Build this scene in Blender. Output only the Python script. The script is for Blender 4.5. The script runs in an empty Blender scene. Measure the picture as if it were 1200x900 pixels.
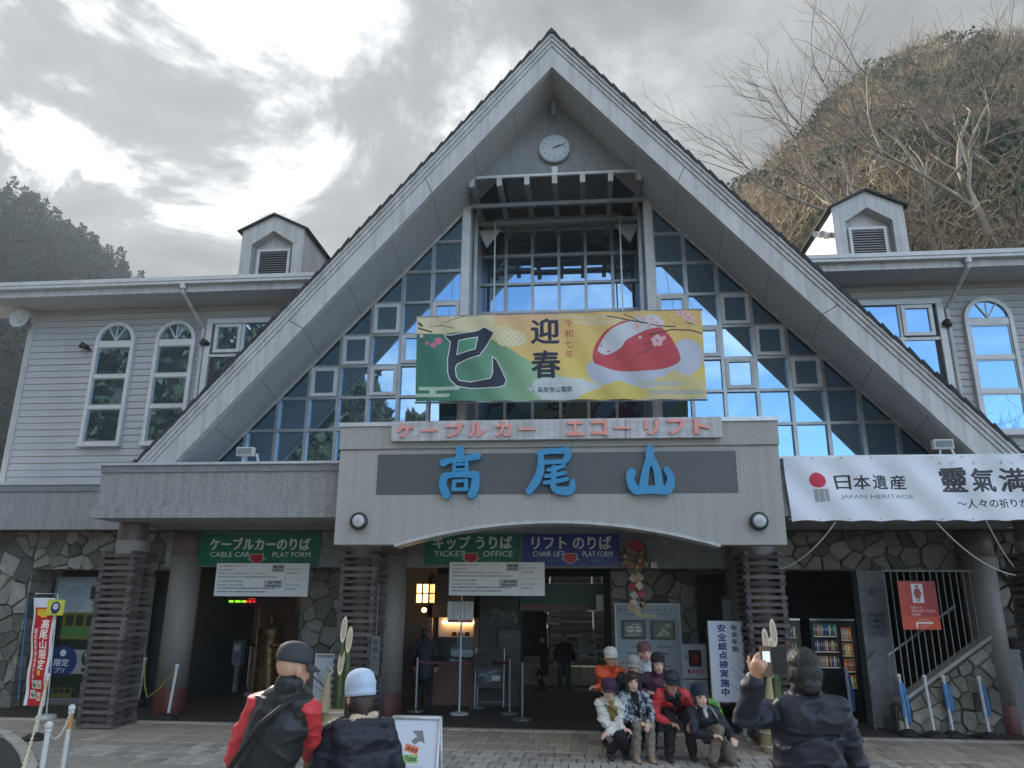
import bpy, bmesh, math, random
import numpy as np
from mathutils import Vector, Matrix, Quaternion
random.seed(7); rng = np.random.default_rng(7)
SC = bpy.context.scene
COL = SC.collection
rad = math.radians
# ------------------------------------------------------------------ camera
CAM = np.array([0.35, -10.9, 2.0]); FPX = 875.0
_th, _yw, _ro = rad(16.0), rad(-5.5), rad(0.4)
_f0 = np.array([math.sin(_yw), math.cos(_yw), 0.0]); _r0 = np.array([math.cos(_yw), -math.sin(_yw), 0.0]); _u0 = np.array([0, 0, 1.0])
FW = _f0*math.cos(_th)+_u0*math.sin(_th); _up = _u0*math.cos(_th)-_f0*math.sin(_th)
RT = _r0*math.cos(_ro)+_up*math.sin(_ro); UP = _up*math.cos(_ro)-_r0*math.sin(_ro)
cd = bpy.data.cameras.new('camera'); co = bpy.data.objects.new('camera', cd); COL.objects.link(co)
cd.sensor_width = 36.0; cd.lens = 36.0*FPX/1200.0; cd.clip_end = 6000; cd.clip_start = 0.05
co.matrix_world = Matrix(((RT[0], UP[0], -FW[0], CAM[0]), (RT[1], UP[1], -FW[1], CAM[1]), (RT[2], UP[2], -FW[2], CAM[2]), (0, 0, 0, 1)))
SC.camera = co
def ray(px, py): return FW+RT*(px-600)/FPX-UP*(py-450)/FPX
def at(px, py, Y):                      # a measured pixel of the photograph -> the point on the upright plane at depth Y
    d = ray(px, py); return CAM+d*((Y-CAM[1])/d[1])
def gr(px, py, z=0.0):                  # ... -> the point on the level plane at height z
    d = ray(px, py); return CAM+d*((z-CAM[2])/d[2])
# ------------------------------------------------------------------ sun, sky, exposure
SUN_EL, SUN_AZ = rad(30.0), rad(-40.0)
sd = bpy.data.lights.new('sun', 'SUN'); sd.energy = 4.0; sd.angle = rad(10.0); sd.color = (1.0, .93, .82)
so = bpy.data.objects.new('sun', sd); COL.objects.link(so)
SUNV = Vector((math.sin(SUN_AZ)*math.cos(SUN_EL), math.cos(SUN_AZ)*math.cos(SUN_EL), math.sin(SUN_EL)))
so.rotation_euler = SUNV.to_track_quat('Z', 'Y').to_euler()
w = bpy.data.worlds.new('World'); SC.world = w; w.use_nodes = True
nt = w.node_tree; nt.nodes.clear()
def N(t, **k):
    n = nt.nodes.new(t)
    for a, b in k.items(): setattr(n, a, b)
    return n
def L(a, b): nt.links.new(a, b)
def mathn(op, a, b=None, clamp=False):
    n = N('ShaderNodeMath', operation=op); n.use_clamp = clamp
    for i, x in enumerate((a, b)):
        if x is None: continue
        if isinstance(x, (int, float)): n.inputs[i].default_value = x
        else: L(x, n.inputs[i])
    return n.outputs[0]
out = N('ShaderNodeOutputWorld'); bg = N('ShaderNodeBackground'); bg.inputs['Strength'].default_value = 0.12
sky = N('ShaderNodeTexSky', sky_type='NISHITA'); sky.sun_disc = False; sky.sun_elevation = SUN_EL; sky.sun_rotation = SUN_AZ
sky.air_density = 1.0; sky.dust_density = 0.0; sky.ozone_density = 3.0; sky.altitude = 200
tc = N('ShaderNodeTexCoord'); vec = tc.outputs['Generated']
sep = N('ShaderNodeSeparateXYZ'); L(vec, sep.inputs[0])
# flatten the dome a little so that clouds stretch towards the horizon
zz = mathn('ADD', mathn('MAXIMUM', sep.outputs[2], 0.0), 0.35)
cx = mathn('DIVIDE', sep.outputs[0], zz); cy = mathn('DIVIDE', sep.outputs[1], zz)
cv = N('ShaderNodeCombineXYZ'); L(cx, cv.inputs[0]); L(cy, cv.inputs[1]); cv.inputs[2].default_value = 3.7
n1 = N('ShaderNodeTexNoise'); n1.inputs['Scale'].default_value = 1.9; n1.inputs['Detail'].default_value = 9; n1.inputs['Roughness'].default_value = .56; n1.inputs['Distortion'].default_value = .35
L(cv.outputs[0], n1.inputs['Vector'])
n2 = N('ShaderNodeTexNoise'); n2.inputs['Scale'].default_value = 2.6; n2.inputs['Detail'].default_value = 9; n2.inputs['Roughness'].default_value = .6; n2.inputs['Distortion'].default_value = .5
mp = N('ShaderNodeMapping'); mp.inputs['Location'].default_value = (4.3, 1.7, 2.2); L(cv.outputs[0], mp.inputs[0]); L(mp.outputs[0], n2.inputs['Vector'])
dot = N('ShaderNodeVectorMath', operation='DOT_PRODUCT'); L(vec, dot.inputs[0]); dot.inputs[1].default_value = SUNV
sund = mathn('MAXIMUM', dot.outputs['Value'], 0.0)
glow = mathn('POWER', sund, 10.0)
# cloud cover: a thick bank on the sun's side, breaking up to blue behind the photographer
cover = mathn('ADD', mathn('MULTIPLY', dot.outputs['Value'], 0.29), 0.19)
dens = mathn('ADD', n1.outputs['Fac'], cover)
cr = N('ShaderNodeMapRange'); cr.interpolation_type = 'SMOOTHSTEP'; cr.inputs['From Min'].default_value = .50; cr.inputs['From Max'].default_value = .72; L(dens, cr.inputs['Value'])
# thickness -> grey body, thin spots near the sun blaze
thin = N('ShaderNodeMapRange'); thin.interpolation_type = 'SMOOTHSTEP'; thin.inputs['From Min'].default_value = .475; thin.inputs['From Max'].default_value = .70; L(n2.outputs['Fac'], thin.inputs['Value'])
blaze = mathn('MULTIPLY', mathn('MULTIPLY', thin.outputs[0], glow), 9.0)
away = mathn('MULTIPLY', mathn('MAXIMUM', mathn('MULTIPLY', dot.outputs['Value'], -1.0), -0.35), 1.0)      # clouds opposite the sun are front-lit and white
frontlit = N('ShaderNodeMapRange'); frontlit.inputs['From Min'].default_value = -.35; frontlit.inputs['From Max'].default_value = .5; frontlit.inputs['To Max'].default_value = 5.5; L(away, frontlit.inputs['Value'])
body = mathn('ADD', mathn('ADD', mathn('ADD', -.12, mathn('MULTIPLY', n2.outputs['Fac'], 2.6)), mathn('MULTIPLY', mathn('POWER', sund, 5.0), .45)), frontlit.outputs[0])
tot = mathn('ADD', body, blaze)
ccol = N('ShaderNodeMix', data_type='RGBA', blend_type='MULTIPLY'); ccol.inputs['Factor'].default_value = 1.0
ccol.inputs['A'].default_value = (.965, .985, 1.0, 1)
comb = N('ShaderNodeCombineXYZ'); [L(tot, comb.inputs[i]) for i in range(3)]
L(comb.outputs[0], ccol.inputs['B'])
mix = N('ShaderNodeMix', data_type='RGBA'); L(cr.outputs[0], mix.inputs['Factor']); L(sky.outputs[0], mix.inputs['A']); L(ccol.outputs['Result'], mix.inputs['B'])
L(mix.outputs['Result'], bg.inputs['Color']); L(bg.outputs[0], out.inputs['Surface'])
SC.view_settings.view_transform = 'Standard'; SC.view_settings.look = 'None'; SC.view_settings.gamma = 1; SC.view_settings.exposure = 1.55
try:
    SC.cycles.max_bounces = 6; SC.cycles.diffuse_bounces = 3; SC.cycles.glossy_bounces = 3; SC.cycles.transparent_max_bounces = 6
except Exception: pass
# ------------------------------------------------------------------ materials
MATS = {}
def mat(name, c1, c2=None, scale=6.0, rough=.7, bump=0.0, bscale=None, metal=0.0, spec=.5, detail=6, rand=0.0, emit=None, estr=0.0, stretch=None, coat=0.0, lo=.35, hi=.65, streak=0.0):
    if name in MATS: return MATS[name]
    m = bpy.data.materials.new(name); m.use_nodes = True; t = m.node_tree; p = t.nodes['Principled BSDF']
    p.inputs['Roughness'].default_value = rough; p.inputs['Metallic'].default_value = metal; p.inputs['Specular IOR Level'].default_value = spec
    p.inputs['Coat Weight'].default_value = coat
    tcn = t.nodes.new('ShaderNodeTexCoord'); src = tcn.outputs['Object']
    if stretch:
        mpn = t.nodes.new('ShaderNodeMapping'); mpn.inputs['Scale'].default_value = stretch; t.links.new(src, mpn.inputs[0]); src = mpn.outputs[0]
    c2 = c2 or tuple(x*.8 for x in c1)
    nz = t.nodes.new('ShaderNodeTexNoise'); nz.inputs['Scale'].default_value = scale; nz.inputs['Detail'].default_value = detail; nz.inputs['Roughness'].default_value = .6
    t.links.new(src, nz.inputs['Vector'])
    mr = t.nodes.new('ShaderNodeMapRange'); mr.inputs['From Min'].default_value = lo; mr.inputs['From Max'].default_value = hi; t.links.new(nz.outputs['Fac'], mr.inputs['Value'])
    mx = t.nodes.new('ShaderNodeMix'); mx.data_type = 'RGBA'; mx.inputs['A'].default_value = (*c1, 1); mx.inputs['B'].default_value = (*c2, 1)
    t.links.new(mr.outputs[0], mx.inputs['Factor']); colr = mx.outputs['Result']
    if streak:                         # rain streaks and grime running down the face
        mp2 = t.nodes.new('ShaderNodeMapping'); mp2.inputs['Scale'].default_value = (7, 7, .35); t.links.new(tcn.outputs['Object'], mp2.inputs[0]); n3 = t.nodes.new('ShaderNodeTexNoise'); n3.inputs['Scale'].default_value = 1.6; n3.inputs['Detail'].default_value = 6; t.links.new(mp2.outputs[0], n3.inputs['Vector'])
        m3 = t.nodes.new('ShaderNodeMapRange'); m3.inputs['From Min'].default_value = .42; m3.inputs['From Max'].default_value = .72; m3.inputs['To Min'].default_value = 1.0; m3.inputs['To Max'].default_value = 1-streak; t.links.new(n3.outputs['Fac'], m3.inputs['Value']); h3 = t.nodes.new('ShaderNodeHueSaturation'); t.links.new(m3.outputs[0], h3.inputs['Value']); t.links.new(colr, h3.inputs['Color']); colr = h3.outputs[0]
    if rand:
        oi = t.nodes.new('ShaderNodeObjectInfo'); rr = t.nodes.new('ShaderNodeMapRange'); rr.inputs['To Min'].default_value = 1-rand; rr.inputs['To Max'].default_value = 1+rand
        t.links.new(oi.outputs['Random'], rr.inputs['Value']); hs = t.nodes.new('ShaderNodeHueSaturation'); t.links.new(rr.outputs[0], hs.inputs['Value']); t.links.new(colr, hs.inputs['Color']); colr = hs.outputs[0]
    t.links.new(colr, p.inputs['Base Color'])
    if bump:
        b = t.nodes.new('ShaderNodeBump'); b.inputs['Strength'].default_value = bump; b.inputs['Distance'].default_value = .01
        nb = t.nodes.new('ShaderNodeTexNoise'); nb.inputs['Scale'].default_value = bscale or scale*3; nb.inputs['Detail'].default_value = 5; t.links.new(src, nb.inputs['Vector'])
        t.links.new(nb.outputs['Fac'], b.inputs['Height']); t.links.new(b.outputs[0], p.inputs['Normal'])
    if emit: p.inputs['Emission Color'].default_value = (*emit, 1); p.inputs['Emission Strength'].default_value = estr
    MATS[name] = m; return m
def glassmat(name, tint=(.012, .016, .02), refl=.5):
    m = bpy.data.materials.new(name); m.use_nodes = True; t = m.node_tree; p = t.nodes['Principled BSDF']
    p.inputs['Base Color'].default_value = (*tint, 1); p.inputs['Roughness'].default_value = .35
    g = t.nodes.new('ShaderNodeBsdfGlossy'); g.inputs['Roughness'].default_value = .015; g.inputs['Color'].default_value = (.46, .74, 1, 1)
    fr = t.nodes.new('ShaderNodeFresnel'); fr.inputs['IOR'].default_value = 1.5
    ad = t.nodes.new('ShaderNodeMath'); ad.operation = 'ADD'; ad.inputs[1].default_value = refl; ad.use_clamp = True; t.links.new(fr.outputs[0], ad.inputs[0])
    nz = t.nodes.new('ShaderNodeTexNoise'); nz.inputs['Scale'].default_value = .9; nz.inputs['Detail'].default_value = 1
    tcn = t.nodes.new('ShaderNodeTexCoord'); t.links.new(tcn.outputs['Object'], nz.inputs['Vector'])
    b = t.nodes.new('ShaderNodeBump'); b.inputs['Strength'].default_value = .25; b.inputs['Distance'].default_value = .01; t.links.new(nz.outputs['Fac'], b.inputs['Height']); t.links.new(b.outputs[0], g.inputs['Normal'])
    ms = t.nodes.new('ShaderNodeMixShader'); t.links.new(ad.outputs[0], ms.inputs['Fac']); t.links.new(p.outputs[0], ms.inputs[1]); t.links.new(g.outputs[0], ms.inputs[2])
    t.links.new(ms.outputs[0], t.nodes['Material Output'].inputs['Surface']); MATS[name] = m; return m
# ------------------------------------------------------------------ mesh helpers
class MB:
    def __init__(s): s.v = []; s.f = []; s.uv = None
    def quad(s, a, b, c, d): n = len(s.v); s.v += [tuple(a), tuple(b), tuple(c), tuple(d)]; s.f.append((n, n+1, n+2, n+3)); return s
    def poly(s, pts): n = len(s.v); s.v += [tuple(p) for p in pts]; s.f.append(tuple(range(n, n+len(pts)))); return s
    def box(s, x0, x1, y0, y1, z0, z1):
        n = len(s.v)
        s.v += [(x0, y0, z0), (x1, y0, z0), (x1, y1, z0), (x0, y1, z0), (x0, y0, z1), (x1, y0, z1), (x1, y1, z1), (x0, y1, z1)]
        for q in ((0, 3, 2, 1), (4, 5, 6, 7), (0, 1, 5, 4), (1, 2, 6, 5), (2, 3, 7, 6), (3, 0, 4, 7)): s.f.append(tuple(n+i for i in q))
        return s
    def bar(s, a, b, wd, ht, up=(0, 0, 1)):        # a square bar from a to b
        a = Vector(a); b = Vector(b); d = (b-a).normalized(); u = Vector(up); x = d.cross(u)
        if x.length < 1e-4: x = d.cross(Vector((0, 1, 0)))
        x.normalize(); u = x.cross(d).normalized(); n = len(s.v)
        for p in (a, b):
            for i, j in ((-1, -1), (1, -1), (1, 1), (-1, 1)): s.v.append(tuple(p+x*i*wd/2+u*j*ht/2))
        for q in ((0, 1, 2, 3), (7, 6, 5, 4), (0, 4, 5, 1), (1, 5, 6, 2), (2, 6, 7, 3), (3, 7, 4, 0)): s.f.append(tuple(n+i for i in q))
        return s
    def prism(s, pts, y0, y1):                      # outline in XZ pushed through Y
        n = len(s.v); k = len(pts)
        s.v += [(p[0], y0, p[1]) for p in pts]+[(p[0], y1, p[1]) for p in pts]
        s.f.append(tuple(range(n, n+k))); s.f.append(tuple(range(n+2*k-1, n+k-1, -1)))
        for i in range(k): j = (i+1) % k; s.f.append((n+j, n+i, n+k+i, n+k+j))
        return s
    def tube(s, pts, r, n=8, cap=True):
        pts = [Vector(p) for p in pts]; r = r if hasattr(r, '__len__') else [r]*len(pts); base = len(s.v); ref = None
        for i, p in enumerate(pts):
            d = (pts[min(i+1, len(pts)-1)]-pts[max(i-1, 0)])
            d = d.normalized() if d.length > 1e-9 else Vector((0, 0, 1))
            if ref is None or abs(ref.dot(d)) > .95: ref = Vector((0, 0, 1)) if abs(d.z) < .9 else Vector((1, 0, 0))
            x = d.cross(ref).normalized(); y = d.cross(x).normalized()
            for k in range(n): a = 2*math.pi*k/n; s.v.append(tuple(p+(x*math.cos(a)+y*math.sin(a))*r[i]))
        for i in range(len(pts)-1):
            for k in range(n): s.f.append((base+i*n+k, base+i*n+(k+1) % n, base+(i+1)*n+(k+1) % n, base+(i+1)*n+k))
        if cap: s.f.append(tuple(base+k for k in range(n-1, -1, -1))); s.f.append(tuple(base+(len(pts)-1)*n+k for k in range(n)))
        return s
    def lathe(s, prof, c=(0, 0, 0), n=24, axis='Z'):
        base = len(s.v)
        for rr, h in prof:
            for k in range(n):
                a = 2*math.pi*k/n; x, y = rr*math.cos(a), rr*math.sin(a)
                s.v.append((c[0]+x, c[1]+y, c[2]+h) if axis == 'Z' else (c[0]+x, c[1]+h, c[2]+y))
        for i in range(len(prof)-1):
            for k in range(n): s.f.append((base+i*n+k, base+i*n+(k+1) % n, base+(i+1)*n+(k+1) % n, base+(i+1)*n+k))
        s.f.append(tuple(base+k for k in range(n-1, -1, -1))); s.f.append(tuple(base+(len(prof)-1)*n+k for k in range(n)))
        return s
    def ball(s, c, r, n=10, m=6):
        r = r if hasattr(r, '__len__') else (r, r, r); base = len(s.v)
        for i in range(m+1):
            t = math.pi*i/m
            for k in range(n): a = 2*math.pi*k/n; s.v.append((c[0]+r[0]*math.sin(t)*math.cos(a), c[1]+r[1]*math.sin(t)*math.sin(a), c[2]+r[2]*math.cos(t)))
        for i in range(m):
            for k in range(n): s.f.append((base+i*n+k, base+(i+1)*n+k, base+(i+1)*n+(k+1) % n, base+i*n+(k+1) % n))
        return s
    def add(s, vs, fs): n = len(s.v); s.v += [tuple(v) for v in vs]; s.f += [tuple(n+i for i in f) for f in fs]; return s
    def mesh(s, name, off=(0, 0, 0), smooth=False):
        me = bpy.data.meshes.new(name); me.from_pydata([(v[0]-off[0], v[1]-off[1], v[2]-off[2]) for v in s.v], [], s.f)
        if smooth: me.shade_smooth()
        if s.uv is not None:
            ul = me.uv_layers.new(name='UV'); ul.data.foreach_set('uv', np.array(s.uv, dtype=np.float32).ravel())
        me.update(); return me
    def build(s, name, m=None, parent=None, smooth=False, **kw):
        off = wloc(parent) if parent else (0, 0, 0)
        me = s.mesh(name, off, smooth)
        if m: me.materials.append(m)
        return put(name, me, parent, **kw)
def wloc(o):
    v = Vector((0, 0, 0))
    while o: v += o.location; o = o.parent
    return v
def put(name, me, parent=None, loc=None, rot=None, label=None, cat=None, group=None, kind=None):
    o = bpy.data.objects.new(name, me); COL.objects.link(o)
    if parent: o.parent = parent
    if loc is not None: o.location = loc
    if rot is not None: o.rotation_euler = rot
    if label: o['label'] = label
    if cat: o['category'] = cat
    if group: o['group'] = group
    if kind: o['kind'] = kind
    return o
def thing(name, label, cat, loc=(0, 0, 0), rz=0, group=None):
    return put(name, None, None, loc, (0, 0, rz), label, cat, group)
def copy_tree(o, parent=None, **kw):
    c = o.copy(); COL.objects.link(c)
    if parent: c.parent = parent
    for k, v in kw.items():
        if k == 'loc': c.location = v
        elif k == 'rz': c.rotation_euler = (c.rotation_euler[0], c.rotation_euler[1], v)
        else: c[k] = v
    for ch in list(o.children): copy_tree(ch, c)
    return c
# ------------------------------------------------------------------ lettering
_TX = {}
def glyphs(s, off=0.0, res=3):
    k = (s, off, res)
    if k in _TX: return _TX[k]
    c = bpy.data.curves.new('lettering', 'FONT'); c.body = s; c.offset = off; c.resolution_u = res
    o = bpy.data.objects.new('lettering', c); me = bpy.data.meshes.new_from_object(o)
    V = np.zeros(len(me.vertices)*3, dtype=np.float32); me.vertices.foreach_get('co', V); V = V.reshape(-1, 3)[:, :2].copy()
    me.calc_loop_triangles(); T = np.zeros(len(me.loop_triangles)*3, dtype=np.int32); me.loop_triangles.foreach_get('vertices', T); T = T.reshape(-1, 3).copy()
    bpy.data.objects.remove(o); bpy.data.curves.remove(c); bpy.data.meshes.remove(me)
    _TX[k] = (V, T); return _TX[k]
def letter_mesh(s, x0, x1, z0, z1, yf, depth, off=.0):         # raised lettering filling x0..x1, z0..z1 with its face at yf
    c = bpy.data.curves.new('lettering', 'FONT'); c.body = s; c.offset = off; c.extrude = .5; c.resolution_u = 4
    o = bpy.data.objects.new('lettering', c); me = bpy.data.meshes.new_from_object(o); bpy.data.objects.remove(o); bpy.data.curves.remove(c)
    co_ = np.array([v.co[:] for v in me.vertices]); mn = co_.min(0); mxx = co_.max(0); q = MB()
    vs = [(x0+(v[0]-mn[0])/(mxx[0]-mn[0])*(x1-x0), yf+(.5-v[2])*depth, z0+(v[1]-mn[1])/(mxx[1]-mn[1])*(z1-z0)) for v in co_]
    q.add(vs, [tuple(p.vertices) for p in me.polygons]); bpy.data.meshes.remove(me); return q
# ------------------------------------------------------------------ flat print: a sheet painted from polygons and type
class Canvas:
    def __init__(s, w, h, bgc=(1, 1, 1), ss=2):
        s.ss = ss; s.w = w; s.h = h; s.a = np.empty((h*ss, w*ss, 3), dtype=np.float32); s.a[:] = bgc
    def _box(s, P):
        x0, y0 = np.floor(P.min(0)).astype(int); x1, y1 = np.ceil(P.max(0)).astype(int)+1
        return max(x0, 0), max(y0, 0), min(x1, s.a.shape[1]), min(y1, s.a.shape[0])
    def poly(s, pts, c, alpha=1.0, tex=None):
        P = np.array(pts, dtype=np.float32)*s.ss; x0, y0, x1, y1 = s._box(P)
        if x1 <= x0 or y1 <= y0: return
        X, Y = np.meshgrid(np.arange(x0, x1)+.5, np.arange(y0, y1)+.5); ins = np.zeros(X.shape, bool); n = len(P)
        for i in range(n):
            ax, ay = P[i]; bx, by = P[(i+1) % n]
            if ay == by: continue
            cnd = ((ay > Y) != (by > Y)) & (X < (bx-ax)*(Y-ay)/(by-ay)+ax); ins ^= cnd
        sub = s.a[y0:y1, x0:x1]; cc = np.array(c, dtype=np.float32)
        if tex is not None: cc = tex(X/s.ss, Y/s.ss)[ins]
        sub[ins] = sub[ins]*(1-alpha)+cc*alpha
    def rect(s, x0, y0, x1, y1, c, alpha=1.0): s.a[int(y0*s.ss):int(y1*s.ss), int(x0*s.ss):int(x1*s.ss)] = s.a[int(y0*s.ss):int(y1*s.ss), int(x0*s.ss):int(x1*s.ss)]*(1-alpha)+np.array(c, dtype=np.float32)*alpha
    def ell(s, cx, cy, rx, ry, c, alpha=1.0, rot=0.0, n=28, tex=None):
        ca, sa = math.cos(rot), math.sin(rot)
        s.poly([(cx+rx*math.cos(t)*ca-ry*math.sin(t)*sa, cy+rx*math.cos(t)*sa+ry*math.sin(t)*ca) for t in np.linspace(0, 2*math.pi, n, endpoint=False)], c, alpha, tex)
    def line(s, pts, wd, c, alpha=1.0):
        for (ax, ay), (bx, by) in zip(pts[:-1], pts[1:]):
            d = math.hypot(bx-ax, by-ay) or 1; nx, ny = -(by-ay)/d*wd/2, (bx-ax)/d*wd/2
            s.poly([(ax+nx, ay+ny), (bx+nx, by+ny), (bx-nx, by-ny), (ax-nx, ay-ny)], c, alpha)
            s.ell(bx, by, wd/2, wd/2, c, alpha, n=10)
    def text(s, t, x, y, h, c, off=0.0, wd=None, sx=1.0, rot=0.0):          # x, y = left, top of the type; h = its height
        V, T = glyphs(t)
        if not len(T): return
        mn = V.min(0); mxx = V.max(0); k = h/(mxx[1]-mn[1]) if wd is None else None
        if wd is None: kx = k*sx; ky = k
        else: kx = wd/(mxx[0]-mn[0]); ky = h/(mxx[1]-mn[1])
        P = np.stack([(V[:, 0]-mn[0])*kx, (mxx[1]-V[:, 1])*ky], 1)
        if rot: P = np.stack([P[:, 0]*math.cos(rot)-P[:, 1]*math.sin(rot), P[:, 0]*math.sin(rot)+P[:, 1]*math.cos(rot)], 1)
        P += (x, y)
        s.bold(P, T, c, off*h)
    def bold(s, P, T, c, o):
        s.tris(P, T, c)
        if o > .3:
            for dx, dy in ((o, 0), (-o, 0), (0, o*.8), (0, -o*.8)): s.tris(P+np.array([dx, dy]), T, c)
    def tris(s, P, T, c):
        P = P*s.ss; cc = np.array(c, dtype=np.float32)
        for t in T:
            A, B, C = P[t[0]], P[t[1]], P[t[2]]; x0, y0, x1, y1 = s._box(np.array([A, B, C]))
            if x1 <= x0 or y1 <= y0: continue
            X, Y = np.meshgrid(np.arange(x0, x1)+.5, np.arange(y0, y1)+.5)
            e = lambda p, q: (q[0]-p[0])*(Y-p[1])-(q[1]-p[1])*(X-p[0])
            a, b, d = e(A, B), e(B, C), e(C, A); m = ((a >= -.01) & (b >= -.01) & (d >= -.01)) | ((a <= .01) & (b <= .01) & (d <= .01))
            s.a[y0:y1, x0:x1][m] = cc
    def vtext(s, t, cx, y, size, c, off=0.0, gap=1.05):                         # vertical Japanese setting
        for i, ch in enumerate(t):
            V, T = glyphs(ch); mn = V.min(0); mxx = V.max(0); k = size
            P = np.stack([(V[:, 0]-.5)*k+cx, (0.83-V[:, 1])*k+y+i*size*gap], 1); s.bold(P, T, c, off*size)
    def scrib(s, x0, y0, x1, rows, dy, h, c, seed=0):                          # rows of small print too fine to read
        r = random.Random(seed)
        for j in range(rows):
            x = x0; e = x1-(x1-x0)*r.random()*.35
            while x < e: w_ = r.uniform(.5, 1.6)*h; s.rect(x, y0+j*dy, x+w_, y0+j*dy+h, c, r.uniform(.35, .8)); x += w_+h*.35
    def material(s, name, rough=.55, emit=0.0, coat=0.0):
        a = s.a.reshape(s.h, s.ss, s.w, s.ss, 3).mean((1, 3)); img = bpy.data.images.new(name, s.w, s.h, alpha=False)
        px = np.ones((s.h, s.w, 4), dtype=np.float32); px[..., :3] = a[::-1]; img.pixels.foreach_set(px.ravel()); img.update()
        m = bpy.data.materials.new(name); m.use_nodes = True; t = m.node_tree; p = t.nodes['Principled BSDF']; p.inputs['Roughness'].default_value = rough; p.inputs['Coat Weight'].default_value = coat
        ti = t.nodes.new('ShaderNodeTexImage'); ti.image = img; ti.interpolation = 'Linear'; t.links.new(ti.outputs[0], p.inputs['Base Color'])
        if emit: t.links.new(ti.outputs[0], p.inputs['Emission Color']); p.inputs['Emission Strength'].default_value = emit
        MATS[name] = m; return m
def sheet(name, m, P00, P10, P11, P01, nx=1, ny=1, disp=None, parent=None, **kw):    # a printed face; corners bottom-left, bottom-right, top-right, top-left
    P = [np.array(p, dtype=float) for p in (P00, P10, P11, P01)]; q = MB(); q.uv = []
    for j in range(ny+1):
        for i in range(nx+1):
            u, v = i/nx, j/ny; p = P[0]*(1-u)*(1-v)+P[1]*u*(1-v)+P[2]*u*v+P[3]*(1-u)*v
            if disp: p = p+np.array(disp(u, v))
            q.v.append(tuple(p))
    for j in range(ny):
        for i in range(nx):
            a = j*(nx+1)+i; q.f.append((a, a+1, a+nx+2, a+nx+1))
            q.uv += [(i/nx, j/ny), ((i+1)/nx, j/ny), ((i+1)/nx, (j+1)/ny), (i/nx, (j+1)/ny)]
    return q.build(name, m, parent, smooth=bool(disp), **kw)
def clip_half(poly, a, b, c):                                                  # keep a*x+b*z<=c
    o = []
    for i in range(len(poly)):
        p, q = poly[i], poly[(i+1) % len(poly)]; dp, dq = a*p[0]+b*p[1]-c, a*q[0]+b*q[1]-c
        if dp <= 0: o.append(p)
        if dp*dq < 0: t = dp/(dp-dq); o.append((p[0]+(q[0]-p[0])*t, p[1]+(q[1]-p[1])*t))
    return o
def inset(poly, d):
    A = sum(poly[i][0]*poly[(i+1) % len(poly)][1]-poly[(i+1) % len(poly)][0]*poly[i][1] for i in range(len(poly)))
    if A < 0: poly = poly[::-1]
    o = list(poly)
    for i in range(len(poly)):
        (x0, y0), (x1, y1) = poly[i], poly[(i+1) % len(poly)]; l = math.hypot(x1-x0, y1-y0)
        if l < 1e-5: continue
        nx, ny = (y1-y0)/l, -(x1-x0)/l; o = clip_half(o, nx, ny, nx*x0+ny*y0-d)
        if len(o) < 3: return []
    return o
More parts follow.
